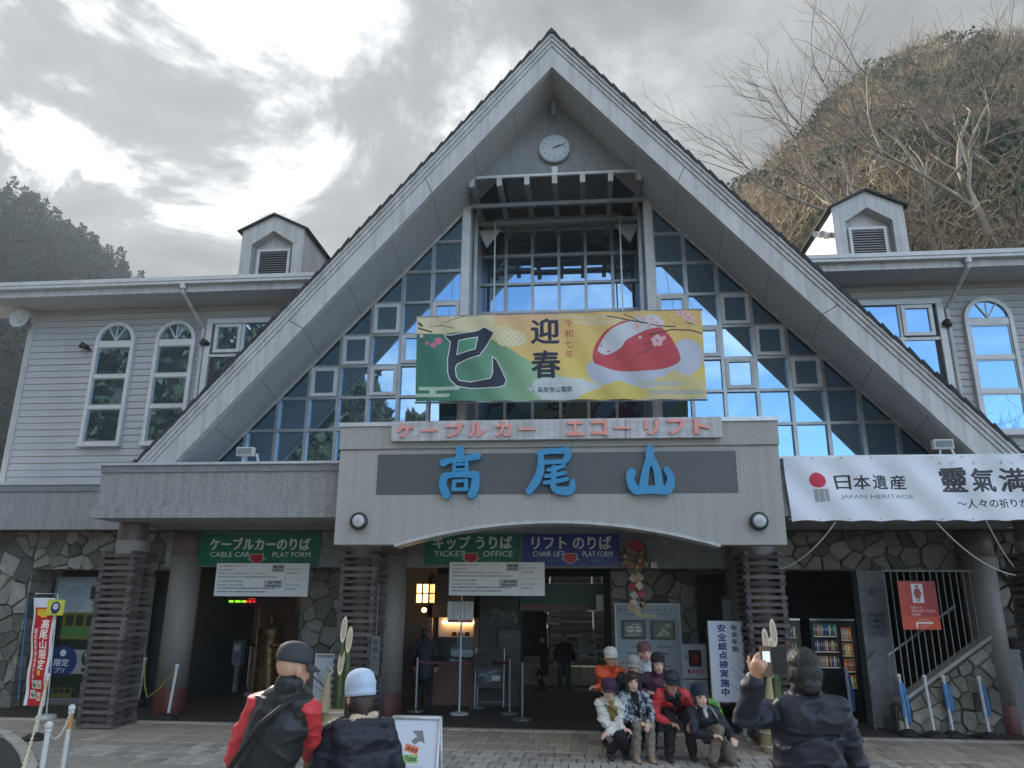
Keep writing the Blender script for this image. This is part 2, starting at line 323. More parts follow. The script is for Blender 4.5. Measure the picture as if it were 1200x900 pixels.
# ------------------------------------------------------------------ printed sheets
def lerp(a, b, t): return np.array(a)*(1-t)+np.array(b)*t
INK = (.16, .20, .28)
def smooth(P, n=5):
    o = []; m = len(P); P = [np.array(p, float) for p in P]
    for i in range(m):
        p0, p1, p2, p3 = P[i-1], P[i], P[(i+1) % m], P[(i+2) % m]
        for t in np.linspace(0, 1, n, endpoint=False): o.append(tuple(.5*((2*p1)+(-p0+p2)*t+(2*p0-5*p1+4*p2-p3)*t*t+(-p0+3*p1-3*p2+p3)*t**3)))
    return o
def print_new_year():
    c = Canvas(1340, 400, (.93, .80, .42)); k = .6
    A = lambda x, y: ((x-50)*k, (y-148)*k)
    B = lambda x, y: (652+x*k, (y-122+.032*x)*k)
    # warm sky: orange left of the middle fading to yellow
    c.poly([(0, 0), (1340, 0), (1340, 400), (0, 400)], 0, tex=lambda X, Y: np.where((X < 700)[..., None], lerp((.93, .76, .58), (.95, .82, .48), np.clip(Y/230, 0, 1)[..., None]), lerp((.93, .78, .50), (.94, .84, .45), np.clip(Y/300, 0, 1)[..., None])))
    c.poly([A(200, 148), A(655, 148), A(680, 200), A(665, 245), A(600, 262), A(50, 285), A(50, 148)], (.90, .86, .70))
    # mountain
    c.poly([A(50, 282), A(330, 282), A(520, 270), A(650, 340), A(800, 425), A(1000, 545), A(1210, 640), A(1210, 815), A(50, 815)], 0, tex=lambda X, Y: lerp((.22, .47, .40), (.70, .84, .66), np.clip((X-60)/560, 0, 1)[..., None]**1.2))
    r = random.Random(3)
    for i in range(500): c.ell(r.uniform(5, 600), r.uniform(100, 390), r.uniform(2, 9), r.uniform(1, 3), (.35, .66, .48), .12, r.uniform(.6, 1.3), 8)
    c.poly([A(1180, 640), A(1350, 660), A(1500, 700), A(1500, 830), A(1050, 830), A(960, 700), A(1010, 655)], (.84, .87, .88))
    c.poly([B(-30, 620), B(100, 655), B(300, 665), B(330, 720), B(230, 800), B(-60, 800)], (.84, .87, .88))
    for gx in range(560, 840, 9):
        for gy in range(305, 392, 9): c.ell(gx, gy, 3.2, 3.2, (.93, .95, .96), .6, n=8)
    # chequered cloud
    for (x, y, a, b) in ((745, 290, 85, 60), (830, 320, 80, 52), (880, 360, 50, 36), (790, 365, 95, 40), (690, 270, 40, 40)): c.ell(*A(x, y), a*k, b*k, (.90, .85, .66))
    for gx in range(380, 520, 13):
        for gy in range(60, 150, 13):
            if (gx//13+gy//13) % 2 and ((gx-450)/72)**2+((gy-108)/44)**2 < 1: c.rect(gx, gy, gx+12, gy+12, (.95, .93, .84), .8)
    # bands of mist
    for (x0, x1, y) in ((60, 400, 718), (30, 320, 770), (150, 210, 745)): c.line([A(x0+12, y), A(x1-12, y)], 16, (.74, .84, .76))
    c.line([B(150, 170), B(600, 190)], 38, (.90, .83, .66)); c.line([B(-30, 148), B(470, 150)], 16, (.90, .83, .66)); c.line([B(60, 166), B(270, 168)], 7, (.93, .76, .45)); c.line([B(350, 166), B(480, 170)], 7, (.93, .76, .45))
    # the brushed character
    out_ = [(270, 283), (300, 296), (340, 298), (540, 264), (592, 240), (672, 288), (655, 320), (600, 400), (555, 465), (440, 497), (375, 525), (362, 560), (372, 625), (395, 656), (480, 665), (640, 645), (658, 600), (655, 470), (690, 500), (730, 580), (765, 660), (745, 700), (690, 715), (470, 716), (380, 704), (325, 655), (305, 600), (300, 480), (322, 350), (285, 315)]
    O = [A(*p) for p in out_]; c.poly(O, INK); H = [A(*p) for p in ((390, 345), (540, 315), (520, 415), (372, 450))]; c.poly(H, (.36, .62, .50))
    c.line(O+[O[0]], 4, (.95, .97, .97)); c.line(H+[H[0]], 4, (.95, .97, .97))
    # greeting and date
    c.text('迎', 550, 22, 118, INK, .035, wd=128); c.text('春', 550, 176, 122, INK, .035, wd=130)
    for i, ch in enumerate('令和七年'): c.text(ch, 706, 30+i*47, 36, (.80, .36, .34), .01, wd=38)
    c.text('人・心・むすぶ', 575, 322, 11, (.4, .45, .5), 0); c.text('高尾登山電鉄', 575, 340, 25, (.25, .30, .38), .02)
    for dx in (0, 16): c.ell(532+dx, 345, 11, 10, (.6, .66, .7)); c.ell(532+dx, 345, 7, 6, (.86, .88, .9))
    c.poly([(524, 350), (558, 350), (541, 370)], (.6, .66, .7)); c.poly([(532, 350), (550, 350), (541, 362)], (.86, .88, .9))
    # coiled white body, red dome, head
    c.ell(*B(1020, 440), 118*k, 132*k, (.80, .83, .90)); c.poly(smooth([B(*p) for p in ((250, 560), (262, 510), (300, 492), (420, 545), (600, 558), (800, 530), (960, 440), (1040, 520), (1050, 580), (900, 640), (700, 690), (540, 690), (400, 672), (290, 625))]), (.80, .83, .90))
    for gx in range(800, 1330, 8):
        for gy in range(110, 350, 8):
            if tuple(np.round(c.a[min(gy*2, 799), min(gx*2, 2679)], 2)) == (.80, .83, .90): c.ell(gx, gy, 2.6, 2.6, (.88, .90, .95), .9, n=6)
    c.poly(smooth([B(*p) for p in ((310, 500), (302, 440), (330, 350), (400, 260), (500, 200), (570, 172), (760, 178), (880, 270), (940, 370), (968, 460), (930, 505), (820, 540), (620, 560), (450, 550), (350, 520))]), (.80, .31, .35))
    c.poly(smooth([B(*p) for p in ((345, 410), (350, 380), (400, 290), (480, 225), (580, 180), (700, 140), (790, 130), (850, 170), (850, 215), (740, 240), (640, 280), (560, 330), (520, 385), (440, 425), (390, 435))]), (.85, .87, .92))
    c.ell(*B(425, 408), 7, 4, (.8, .3, .34)); c.ell(*B(372, 366), 4, 5, (.4, .3, .4))
    # gold clouds and mist in front
    def puff(pts, cc, hat):
        c.poly(smooth([B(*p) for p in pts], 4), cc)
        if hat:
            P = [B(*p) for p in pts]; x0 = min(p[0] for p in P); x1 = max(p[0] for p in P)
            for gx in range(int(x0), int(x1), 9): c.line([(gx, 395), (gx+50, 330)], 1.3, (.80, .70, .32), .5) if x0+60 < gx < x1-70 else None
    puff([(200, 800), (230, 740), (300, 705), (380, 690), (440, 650), (500, 635), (560, 650), (610, 670), (690, 690), (740, 740), (770, 790)], (.90, .82, .45), True)
    puff([(700, 780), (710, 720), (770, 700), (770, 610), (840, 595), (880, 560), (920, 550), (980, 580), (1060, 590), (1120, 630), (1180, 700), (1190, 790)], (.90, .84, .60), False)
    c.line([B(600, 650), B(960, 645)], 20, (.80, .80, .76)); c.line([B(720, 712), B(1120, 708)], 20, (.78, .78, .72))
    # plum branches and blossom
    def branch(pts, wd=5): c.line(pts, wd, (.32, .29, .30))
    branch([B(*p) for p in ((420, 145), (500, 150), (580, 165), (700, 190), (800, 212), (940, 215))], 6); branch([B(*p) for p in ((740, 285), (830, 262), (920, 238), (1060, 245), (1150, 272))], 6); branch([B(*p) for p in ((550, 120), (620, 150), (690, 195))], 4)
    branch([B(*p) for p in ((690, 370), (690, 350), (770, 345))], 3); branch([B(*p) for p in ((630, 420), (700, 415), (760, 370))], 4); branch([B(1000, 100), B(1040, 190), B(1100, 200)], 5)
    branch([A(60, 235), A(150, 262), A(170, 265)], 8); branch([A(60, 190), A(90, 215)], 12); branch([A(70, 380), A(90, 320), A(60, 300)], 3); branch([A(150, 225), A(240, 215), A(330, 180), (230, 0)], 3); branch([A(240, 215), A(350, 245)], 3)
    def flower(x, y, s, cc=(.93, .78, .80)):
        for q in range(5): c.ell(x+s*.62*math.cos(q*1.257-.3), y+s*.62*math.sin(q*1.257-.3), s*.52, s*.46, cc, n=12)
        c.ell(x, y, s*.22, s*.22, (.80, .45, .50), n=8)
    for (x, y, s) in ((800, 328, 26), (650, 215, 18), (700, 160, 15), (740, 215, 12), (1045, 145, 21), (985, 105, 19), (670, 300, 8), (850, 305, 9), (1090, 190, 11), (760, 165, 13), (800, 190, 12), (640, 140, 10)): flower(*B(x, y), s)
    for (x, y, s) in ((225, 340, 17), (185, 375, 13), (135, 360, 9)): flower(*A(x, y), s, (.87, .45, .56))
    for (x, y, s) in ((165, 200, 14), (210, 170, 12), (260, 195, 10), (310, 160, 10), (340, 215, 8), (90, 300, 9)): flower(*A(x, y), s, (.90, .83, .72))
    for i in range(40): c.ell(*B(r.uniform(880, 1150), r.uniform(120, 215)), 3, 3, (.70, .42, .42), .7, n=6)
    c.a = np.clip(c.a*.93*.92+.04, 0, 1)      # printed mesh cloth: slightly muted inks
    c.material('new_year_banner_print', .8)
def print_heritage():
    c = Canvas(2400, 340, (.86, .88, .92)); s = 4.33      # 283 px of the photo -> 1225
    X = lambda px: (px-917)*s; Y = lambda py: (py-537)*s
    c.ell(X(954), Y(566), 42, 40, (.78, .22, .32)); c.rect(X(948), Y(577), X(964), Y(592.5), (.62, .63, .66)); c.line([(X(953), Y(577)), (X(953), Y(592))], 4, (.82, .84, .87)); c.line([(X(959), Y(579)), (X(960), Y(592))], 5, (.82, .84, .87))
    for i, ch in enumerate('日本遺産'): c.text(ch, X(974)+i*93, Y(560.5), 74, (.22, .22, .25), .02, wd=78)
    c.text('JAPAN HERITAGE', X(977), Y(584), 27, (.42, .42, .45), .005, wd=368)
    for ch, px in zip('靈氣満山', (1096, 1130, 1164, 1200)): c.text(ch, X(px), Y(553), 122, (.26, .27, .30), .03, wd=122)
    for ch, px in (('れ', 1097), ('い', 1109), ('き', 1135), ('ま', 1166), ('ん', 1178), ('ざ', 1204), ('ん', 1216)): c.text(ch, X(px), Y(544), 17, (.3, .3, .34), .01)
    c.text('〜人々の祈りが紡ぐ桑都物語〜', X(1111), Y(590), 46, (.25, .25, .28), .02)
    c.material('heritage_banner_print', .75)
def print_platform(name, jp, a, b, bgc, w, small):
    c = Canvas(w*5, 185, bgc); W = w*5
    c.text(jp, W*.09, 22, 72, (.85, .88, .86), .04, wd=W*.83)
    c.text(a, W*.10, 106, 30, (.85, .88, .86), .02, wd=W*.33); c.text(b, W*.62, 106, 30, (.85, .88, .86), .02, wd=W*.31)
    m = W*.49; c.poly([(m-40, 116), (m+40, 116), (m+40, 146), (m+58, 146), (m, 178), (m-58, 146), (m-40, 146)], (.75, .78, .74)); c.poly([(m-34, 120), (m+34, 120), (m+34, 150), (m+40, 150), (m, 174), (m-40, 150), (m-34, 150)], (.72, .12, .18))
    c.text(small[0], W*.14, 150, 17, (.35, .62, .54), 0); c.text(small[1], W*.70, 150, 17, (.35, .62, .54), 0)
    c.material(name, .35)
def print_notice():
    c = Canvas(540, 190, (.90, .90, .90)); k = (.25, .26, .30)
    c.text('タッチ決済はここをタッチ', 16, 10, 12, k); c.text('Contactless only', 16, 34, 11, k); c.text('交通系ICカードのご利用できません。ご了承ください。', 16, 54, 11, k); c.scrib(16, 76, 370, 1, 10, 7, k, 1)
    c.text('きっぷをお持ちのお客様', 16, 98, 12, k); c.text('Customer Ticket Holders', 16, 120, 10, k); c.scrib(16, 140, 370, 2, 20, 8, k, 3)
    c.rect(325, 8, 395, 50, (.68, .68, .70)); c.rect(332, 14, 355, 28, k, .7); c.rect(362, 14, 388, 28, k, .7); c.rect(332, 34, 388, 44, k, .5)
    c.rect(285, 98, 390, 142, (.72, .72, .74)); c.rect(310, 104, 330, 118, k, .7); c.rect(338, 104, 382, 116, k, .6); c.rect(295, 124, 382, 136, k, .5)
    c.rect(402, 6, 404, 186, (.7, .7, .72)); c.rect(402, 92, 534, 94, (.7, .7, .72)); c.text('チップリフト', 412, 28, 13, k); c.text('Chair lift', 412, 50, 12, k); c.text('ケーブルカー', 412, 118, 13, k); c.text('Cable car', 412, 140, 12, k)
    c.material('notice_board_print', .5)
def print_nobori():
    c = Canvas(190, 650, (.76, .12, .15)); c.rect(0, 0, 22, 650, (.9, .9, .92)); c.rect(168, 0, 190, 650, (.88, .88, .9)); c.rect(22, 0, 190, 60, (.86, .88, .92))
    c.poly([(40, 70), (150, 70), (150, 100), (165, 100), (95, 125), (30, 100), (40, 100)], (.92, .72, .2)); c.vtext('高尾山限定', 122, 135, 62, (.95, .92, .88), .03, .98); c.vtext('駅長監修商品あります', 55, 190, 34, (.95, .92, .88), .02, 1.0)
    c.rect(100, 440, 130, 470, (.92, .72, .2))
    for (x, y, q) in ((50, 500, 1), (100, 500, 2), (35, 560, 3), (95, 570, 4)): c.rect(x, y, x+48, y+50, (.82, .82, .76)); c.ell(x+24, y+26, 17, 17, (.3, .42, .34) if q % 2 else (.75, .6, .3)); c.ell(x+28, y+18, 7, 7, (.9, .88, .8))
    c.material('promotional_flag_print', .8)
def print_posters():
    c = Canvas(560, 700, (.10, .14, .13)); c.rect(0, 0, 560, 200, (.62, .66, .68)); c.ell(110, 120, 90, 90, (.72, .75, .78)); c.ell(110, 120, 84, 84, (.60, .63, .66)); c.text('駅長推薦', 200, 40, 88, (.14, .16, .2), .03, wd=330); c.text('おみやげ', 300, 150, 34, (.2, .22, .26), .01)
    c.rect(60, 200, 330, 360, (.42, .44, .20)); c.rect(60, 290, 330, 345, (.30, .48, .26)); [c.rect(80+i*60, 215, 125+i*60, 280, (.16, .22, .20)) for i in range(4)]; c.ell(395, 270, 105, 95, (.52, .50, .18)); c.text('景色を描こう', 320, 235, 30, (.85, .78, .4), .01, wd=150); c.text('缶入り', 345, 275, 32, (.85, .78, .4), .01); c.ell(380, 350, 30, 30, (.6, .2, .16))
    c.rect(0, 420, 560, 560, (.60, .62, .64)); c.ell(95, 490, 88, 95, (.16, .24, .46)); c.ell(95, 440, 18, 20, (.85, .88, .9)); c.text('限定', 52, 475, 42, (.92, .94, .96), .02); c.text('プリ', 60, 525, 30, (.92, .94, .96), .02)
    for i in range(4): c.ell(240+i*85, 470, 34, 46, (.14, .20, .20)); c.ell(240+i*85, 450, 18, 18, (.75, .7, .62)); c.rect(215+i*85, 525, 265+i*85, 548, (.2, .22, .24))
    r = random.Random(5)
    for i in range(260): c.ell(r.uniform(0, 560), r.uniform(565, 700), r.uniform(4, 14), r.uniform(3, 9), (r.uniform(.08, .2), r.uniform(.16, .30), r.uniform(.10, .16)), .8, r.random(), 7)
    c.rect(60, 640, 180, 696, (.38, .40, .18)); [c.rect(70+i*36, 648, 98+i*36, 672, (.12, .16, .18)) for i in range(3)]
    c.material('shop_window_poster_print', .35)
    # standing sign: year-end inspection
    c = Canvas(210, 520, (.86, .90, .96)); n = (.12, .13, .48); c.vtext('安全総点検実施中', 78, 20, 55, n, .035, 1.08); c.vtext('年末年始', 155, 22, 42, n, .03, 1.1); c.material('inspection_sign_print', .5)
    # route board
    c = Canvas(375, 620, (.60, .64, .68)); k = (.12, .13, .16)
    for ch, x in zip('ケーブルカー・リフト', (18, 52, 86, 120, 154, 188, 214, 245, 285, 325)): c.text(ch, x, 20, 18 if ch not in 'ー・' else (4 if ch == 'ー' else 6), k, .02) if ch not in 'ー・' else c.rect(x, 28, x+16, 32, k)
    c.rect(135, 58, 250, 70, (.80, .78, .35)); c.scrib(60, 50, 160, 1, 8, 6, k, 7); c.scrib(240, 50, 330, 1, 8, 6, k, 8); c.scrib(70, 232, 180, 1, 8, 7, k, 9); c.scrib(240, 232, 340, 1, 8, 7, k, 10); c.scrib(60, 270, 330, 9, 34, 9, k, 11)
    c.material('route_board_print', .4)
    c = Canvas(180, 130, (.05, .06, .07)); c.rect(8, 8, 172, 122, (.22, .25, .26)); c.ell(60, 62, 38, 24, (.50, .53, .52)); c.ell(125, 62, 34, 24, (.50, .53, .52)); c.text('運行中', 32, 52, 20, (.1, .1, .1), .02); c.text('運行中', 98, 52, 20, (.1, .1, .1), .02); c.scrib(70, 22, 160, 1, 8, 5, (.8, .8, .8), 2); c.scrib(20, 98, 160, 2, 10, 4, (.7, .7, .7), 3); c.material('service_screen_print', .3, emit=.12)
    c = Canvas(180, 130, (.05, .06, .07)); c.rect(8, 8, 172, 122, (.16, .20, .19)); c.poly([(20, 118), (70, 70), (95, 40), (120, 75), (165, 118)], (.24, .32, .28)); c.line([(40, 115), (80, 85), (92, 60), (110, 80), (140, 100)], 3, (.7, .74, .62)); c.scrib(110, 22, 165, 3, 9, 5, (.7, .72, .7), 4); c.material('trail_screen_print', .3, emit=.10)
    # defibrillator cabinet door and notice
    c = Canvas(145, 150, (.80, .82, .84)); c.rect(36, 22, 118, 100, (.12, .06, .07)); c.rect(42, 28, 112, 94, (.34, .07, .10)); c.ell(80, 62, 22, 20, (.62, .16, .18)); c.rect(16, 46, 26, 66, (.3, .3, .32)); c.ell(30, 121, 7, 6, (.75, .12, .2)); c.ell(38, 121, 7, 6, (.75, .12, .2)); c.poly([(23, 123), (45, 123), (34, 136)], (.75, .12, .2)); c.text('AED', 52, 114, 17, (.75, .12, .2), .03, wd=70); c.material('defibrillator_door_print', .3)
    c = Canvas(130, 100, (.62, .66, .68)); c.text('このかどを', 12, 14, 22, (.3, .32, .34)); c.text('まがる', 22, 46, 22, (.3, .32, .34)); c.line([(20, 88), (105, 84)], 4, (.4, .42, .44)); c.material('handwritten_note_print', .5)
    # ticket A-board
    c = Canvas(270, 480, (.84, .87, .93)); c.poly([(178, 62), (196, 140), (166, 124), (132, 148), (112, 124), (146, 98), (112, 66)], (.50, .52, .53)); c.poly([(82, 140), (164, 164), (152, 206), (70, 182)], (.93, .50, .34)); c.text('乗車券', 92, 156, 22, (.25, .2, .2), .02, rot=.28); c.rect(70, 206, 160, 256, (.60, .78, .48)); c.text('Ticket', 80, 214, 30, (.15, .22, .18), .03, wd=70); c.text('きっぷうりば', 68, 268, 18, (.45, .47, .52), .01); c.text('TICKET OFFICE', 62, 310, 18, (.45, .47, .52), .01); c.material('ticket_board_print', .3, coat=.3)
    # women's toilet sign
    c = Canvas(245, 320, (.66, .10, .10)); c.poly([(0, 0), (245, 0), (245, 235), (0, 235)], 0, tex=lambda X, Y: lerp((.80, .20, .12), (.62, .06, .10), np.clip(X/245, 0, 1)[..., None])); c.rect(0, 235, 245, 320, (.82, .26, .10)); c.rect(85, 18, 160, 145, (.88, .88, .90)); q = (.66, .10, .12)
    c.ell(122, 36, 10, 10, q); c.poly([(108, 50), (136, 50), (148, 84), (143, 100), (134, 84), (142, 112), (133, 112), (133, 136), (125, 136), (125, 112), (119, 112), (119, 136), (111, 136), (111, 112), (102, 112), (110, 84), (101, 100), (96, 84)], q)
    c.text('女性トイレ', 66, 168, 16, (.92, .88, .86), .02); c.text('WOMEN TOILET', 66, 190, 16, (.95, .9, .88), .01, wd=158); c.text('卫生间', 66, 212, 18, (.92, .88, .86), .02); c.text('こちらへ', 110, 248, 14, (.95, .9, .88)); c.line([(92, 312), (92, 276), (185, 276)], 11, (.93, .9, .88)); c.poly([(180, 264), (180, 288), (202, 276)], (.93, .9, .88)); c.scrib(110, 290, 190, 2, 12, 6, (.95, .8, .7), 2)
    c.material('toilet_sign_print', .4)
    c = Canvas(80, 80, (.42, .44, .50)); c.ell(40, 20, 7, 7, (.3, .12, .14)); c.poly([(34, 28), (46, 28), (52, 52), (44, 52), (44, 70), (36, 70), (36, 52), (28, 52)], (.3, .12, .14)); c.material('small_toilet_sign_print', .5)
    c = Canvas(110, 150, (.34, .36, .40)); c.poly([(35, 50), (60, 32), (60, 44), (80, 44), (70, 58), (45, 62)], (.08, .09, .12)); c.text('禁煙', 30, 75, 20, (.1, .1, .13), .02); c.text('NO SMOKING', 14, 118, 14, (.1, .1, .13), .02, wd=80); c.scrib(15, 10, 95, 1, 8, 8, (.1, .1, .1), 1); c.material('no_smoking_sign_print', .5)
    # clock
    c = Canvas(400, 400, (.80, .83, .86)); c.ell(200, 200, 196, 196, (.55, .58, .62)); c.ell(200, 200, 188, 188, (.72, .75, .78))
    for i in range(12):
        a = math.pi*2*(i+1)/12; t = str(i+1); c.text(t, 200+150*math.sin(a)-(11*len(t)), 200-150*math.cos(a)-17, 34, (.32, .36, .42), .01)
    for i in range(60): a = math.pi*2*i/60; c.line([(200+176*math.sin(a), 200-176*math.cos(a)), (200+184*math.sin(a), 200-184*math.cos(a))], 2.5, (.4, .43, .48))
    c.material('clock_dial_print', .35)
    # interior prints
    c = Canvas(150, 110, (.80, .80, .80)); k = (.2, .2, .24); c.rect(74, 0, 77, 110, (.35, .35, .38)); c.vtext('ケーブルカー', 58, 6, 12, k, 0, 1.0); c.vtext('のりばはこちら', 36, 6, 12, k, 0, 1.0); c.vtext('リフト', 128, 6, 15, k, 0, 1.0); c.vtext('のりばはこちら', 100, 6, 12, k, 0, 1.0); c.poly([(8, 98), (20, 90), (20, 94), (66, 94), (66, 102), (20, 102), (20, 106)], (.7, .12, .16)); c.poly([(142, 98), (130, 90), (130, 94), (84, 94), (84, 102), (130, 102), (130, 106)], (.7, .12, .16)); c.material('direction_sign_print', .5)
    r = random.Random(9)
    c = Canvas(200, 240, (.10, .11, .12)); c.scrib(20, 20, 180, 5, 18, 11, (.7, .7, .7), 5)
    for i in range(24): c.line([(r.uniform(10, 190), r.uniform(125, 225)), (r.uniform(10, 190), r.uniform(125, 225))], 3, (.55, .60, .68), .7)
    c.rect(120, 170, 180, 205, (.85, .87, .9), .8); c.material('black_poster_print', .4)
    c = Canvas(200, 110, (.10, .12, .13)); [c.ell(r.uniform(10, 190), r.uniform(20, 100), r.uniform(5, 18), r.uniform(8, 24), (r.uniform(.15, .6), r.uniform(.2, .5), r.uniform(.2, .4)), .6, n=9) for i in range(26)]; c.material('photo_poster_print', .4)
    c = Canvas(150, 230, (.24, .23, .22)); c.ell(80, 90, 50, 50, (.28, .25, .24)); c.scrib(15, 20, 130, 2, 16, 8, (.5, .48, .44), 3); c.scrib(15, 150, 130, 4, 18, 8, (.14, .14, .14), 4); c.material('brown_poster_print', .5)
    c = Canvas(120, 180, (.72, .74, .74)); k = (.2, .21, .24); c.scrib(12, 10, 108, 8, 19, 8, k, 6); c.rect(70, 60, 106, 76, k, .8); c.rect(66, 150, 106, 166, k, .8); c.rect(58, 12, 62, 170, (.5, .5, .5)); c.material('price_board_print', .5)
    c = Canvas(140, 90, (.72, .74, .72)); c.text('営業時間', 40, 14, 20, (.15, .17, .2), .02); c.text('9:00〜16:00', 14, 44, 20, (.15, .17, .2), .02); c.material('opening_hours_print', .5)
    c = Canvas(120, 300, (.44, .62, .40)); c.rect(8, 20, 112, 34, (.12, .2, .14)); k = (.14, .24, .18)
    for i in range(5): c.rect(14+i*20, 52, 26+i*20, 105, k, .5); c.rect(14+i*20, 120, 24+i*20, 235, k, .45)
    c.rect(50, 246, 112, 286, k, .8); c.material('lit_timetable_print', .4, emit=.30)
    c = Canvas(200, 45, (.02, .02, .02))
    for i in range(36):
        cc = (.55, .95, .15) if i < 22 else (.95, .15, .12)
        if r.random() < .75: c.rect(8+i*5, 16, 11.5+i*5, 28, cc)
    for i in range(10): c.rect(130+i*5, 4, 133+i*5, 10, (.9, .2, .15), .7)
    c.material('departure_display_print', .4, emit=1.0)
    def drinks(name, w, h, rows, glow, sd, em=.10):
        c = Canvas(w, h, (.03, .04, .05)); rr = random.Random(sd); dy = h/rows
        for j in range(rows):
            y = j*dy; c.rect(4, y+2, w-4, y+dy*.80, glow[j % len(glow)]); x = 8
            while x < w-16:
                cc = rr.choice([(.55, .58, .6), (.2, .45, .35), (.75, .45, .15), (.15, .25, .5), (.5, .15, .12), (.8, .75, .5)]); c.rect(x, y+dy*.14, x+9, y+dy*.78, cc); c.rect(x+2, y+dy*.30, x+7, y+dy*.5, (.9, .9, .88), .6); x += 13
            c.rect(4, y+dy*.82, w-4, y+dy*.90, (.6, .62, .62)); [c.rect(10+i*13, y+dy*.83, 15+i*13, y+dy*.9, (.95, .95, .9)) for i in range(int((w-16)/13))]
        c.material(name, .3, emit=em)
    drinks('cold_drinks_print', 170, 240, 3, [(.10, .32, .36), (.05, .08, .20), (.22, .12, .06)], 1)
    drinks('hot_drinks_print', 66, 260, 4, [(.55, .30, .12)], 2)
    drinks('second_machine_print', 120, 110, 2, [(.10, .07, .05), (.12, .08, .06)], 3, .03)
    c = Canvas(200, 330, (.66, .70, .75)); c.rect(0, 0, 200, 18, (.5, .5, .52)); c.material('pale_board_print', .4)
    c = Canvas(60, 240, (.38, .40, .40)); c.vtext('高尾山口', 30, 14, 44, (.16, .17, .18), .02, 1.15); c.material('hanging_plate_print', .5)
    c = Canvas(190, 110, (.82, .84, .30)); c.ell(95, 55, 52, 42, (.16, .22, .42)); c.ell(95, 48, 30, 22, (.85, .86, .88)); c.ell(84, 46, 5, 5, (.1, .1, .1)); c.ell(106, 46, 5, 5, (.1, .1, .1)); c.text('高尾山', 62, 84, 18, (.12, .14, .2), .02); c.material('flag_badge_print', .5)
print_new_year(); print_heritage(); print_notice(); print_nobori(); print_posters()
GREEN = (.05, .42, .34); BLUE = (.07, .20, .55)
print_platform('cable_car_sign_print', 'ケーブルカーのりば', 'CABLE CAR', 'PLAT FORM', GREEN, 140, ('케이블카 타는곳', '乗車站台'))
print_platform('ticket_office_sign_print', 'キップ うりば', 'TICKET', 'OFFICE', GREEN, 108, ('매표소', '售票处'))
print_platform('chair_lift_sign_print', 'リフト のりば', 'CHAIR LIFT', 'PLAT FORM', BLUE, 111, ('리프트 타는곳', '乗車站台'))
# ------------------------------------------------------------------ base materials
X0 = -0.08
mat('siding', (.45, .45, .465), (.39, .39, .40), 3.5, .6, .15, 40, stretch=(1, 1, 3), streak=.12)
mat('fascia', (.54, .54, .54), (.46, .46, .46), 2.2, .45, .1, 30, streak=.25)
mat('soffit', (.47, .47, .47), (.42, .42, .42), 1.5, .6, .1, 60)
mat('white_frame', (.62, .63, .64), (.52, .53, .55), 5, .4)
mat('alu', (.42, .43, .44), (.34, .35, .36), 6, .35, metal=.5)
mat('dark_metal', (.035, .037, .04), (.025, .027, .03), 8, .4, metal=.3)
mat('shingle', (.035, .038, .045), (.02, .022, .027), 12, .8, .5, 50, rand=.3)
mat('concrete', (.42, .41, .395), (.335, .33, .315), 55, .85, .35, 160, detail=3, lo=.42, hi=.6, streak=.12)
mat('concrete_dark', (.24, .25, .26), (.18, .19, .20), 9, .8, .25, 90)
mat('canopy_face', (.32, .325, .325), (.25, .255, .255), 26, .85, .3, 120, lo=.4, hi=.62, streak=.22)
mat('flashing', (.62, .64, .67), (.5, .52, .55), 5, .35, metal=.3)
mat('panel_dark', (.095, .10, .105), (.08, .085, .09), 40, .5, .1, 80)
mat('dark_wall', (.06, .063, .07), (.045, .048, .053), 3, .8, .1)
mat('ceiling', (.30, .30, .30), (.25, .25, .25), 2, .7)
mat('column_paint', (.27, .245, .23), (.22, .20, .19), 3, .55, .05, stretch=(1, 1, .4))
mat('column_red', (.14, .035, .03), (.10, .03, .025), 8, .5)
mat('column_band', (.15, .10, .095), (.11, .08, .078), 6, .5)
mat('slat_wood', (.135, .118, .110), (.06, .053, .052), 9, .8, .5, 60, rand=.45, stretch=(1, 1, 8))
mat('stone', (.205, .195, .17), (.135, .13, .118), 7, .85, .6, 40, rand=.5)
mat('stone_light', (.27, .26, .23), (.19, .18, .16), 9, .85, .6, 40, rand=.35)
mat('mortar', (.13, .125, .11), (.09, .085, .078), 20, .95, .4)
mat('letter_blue', (.03, .27, .52), (.028, .23, .46), 8, .45, rand=.03)
mat('letter_pink', (.80, .33, .29), (.72, .28, .25), 8, .5)
mat('sign_white', (.55, .56, .58), (.42, .43, .45), 4, .5, stretch=(1, 1, 4), streak=.35)
mat('lens', (.55, .58, .62), None, 5, .25)
mat('rubber', (.02, .02, .022), (.012, .012, .014), 20, .7, .2)
mat('white_paint', (.66, .68, .68), (.52, .54, .54), 7, .4)
mat('rope_white', (.6, .58, .5), (.4, .38, .33), 60, .8); mat('rope_yellow', (.45, .48, .12), (.36, .40, .10), 60, .8)
mat('chain_yellow', (.70, .66, .30), (.8, .8, .7), 30, .5); mat('tape_orange', (.55, .26, .06), (.45, .2, .05), 20, .6)
mat('blue_cloth', (.06, .22, .50), (.04, .15, .38), 20, .8, .5); mat('brown_panel', (.17, .085, .06), (.13, .065, .05), 3, .6); mat('wood_frame', (.16, .09, .05), (.11, .06, .035), 12, .5, stretch=(1, 1, 8))
mat('lamp_warm', (.9, .7, .4), None, 5, .5, emit=(1, .58, .22), estr=2.2); mat('lamp_glow', (.9, .7, .4), None, 5, .5, emit=(1, .50, .18), estr=5)
mat('steel', (.45, .46, .47), (.36, .37, .38), 5, .3, metal=.8); mat('belt_red', (.15, .015, .03), (.11, .012, .025), 5, .6)
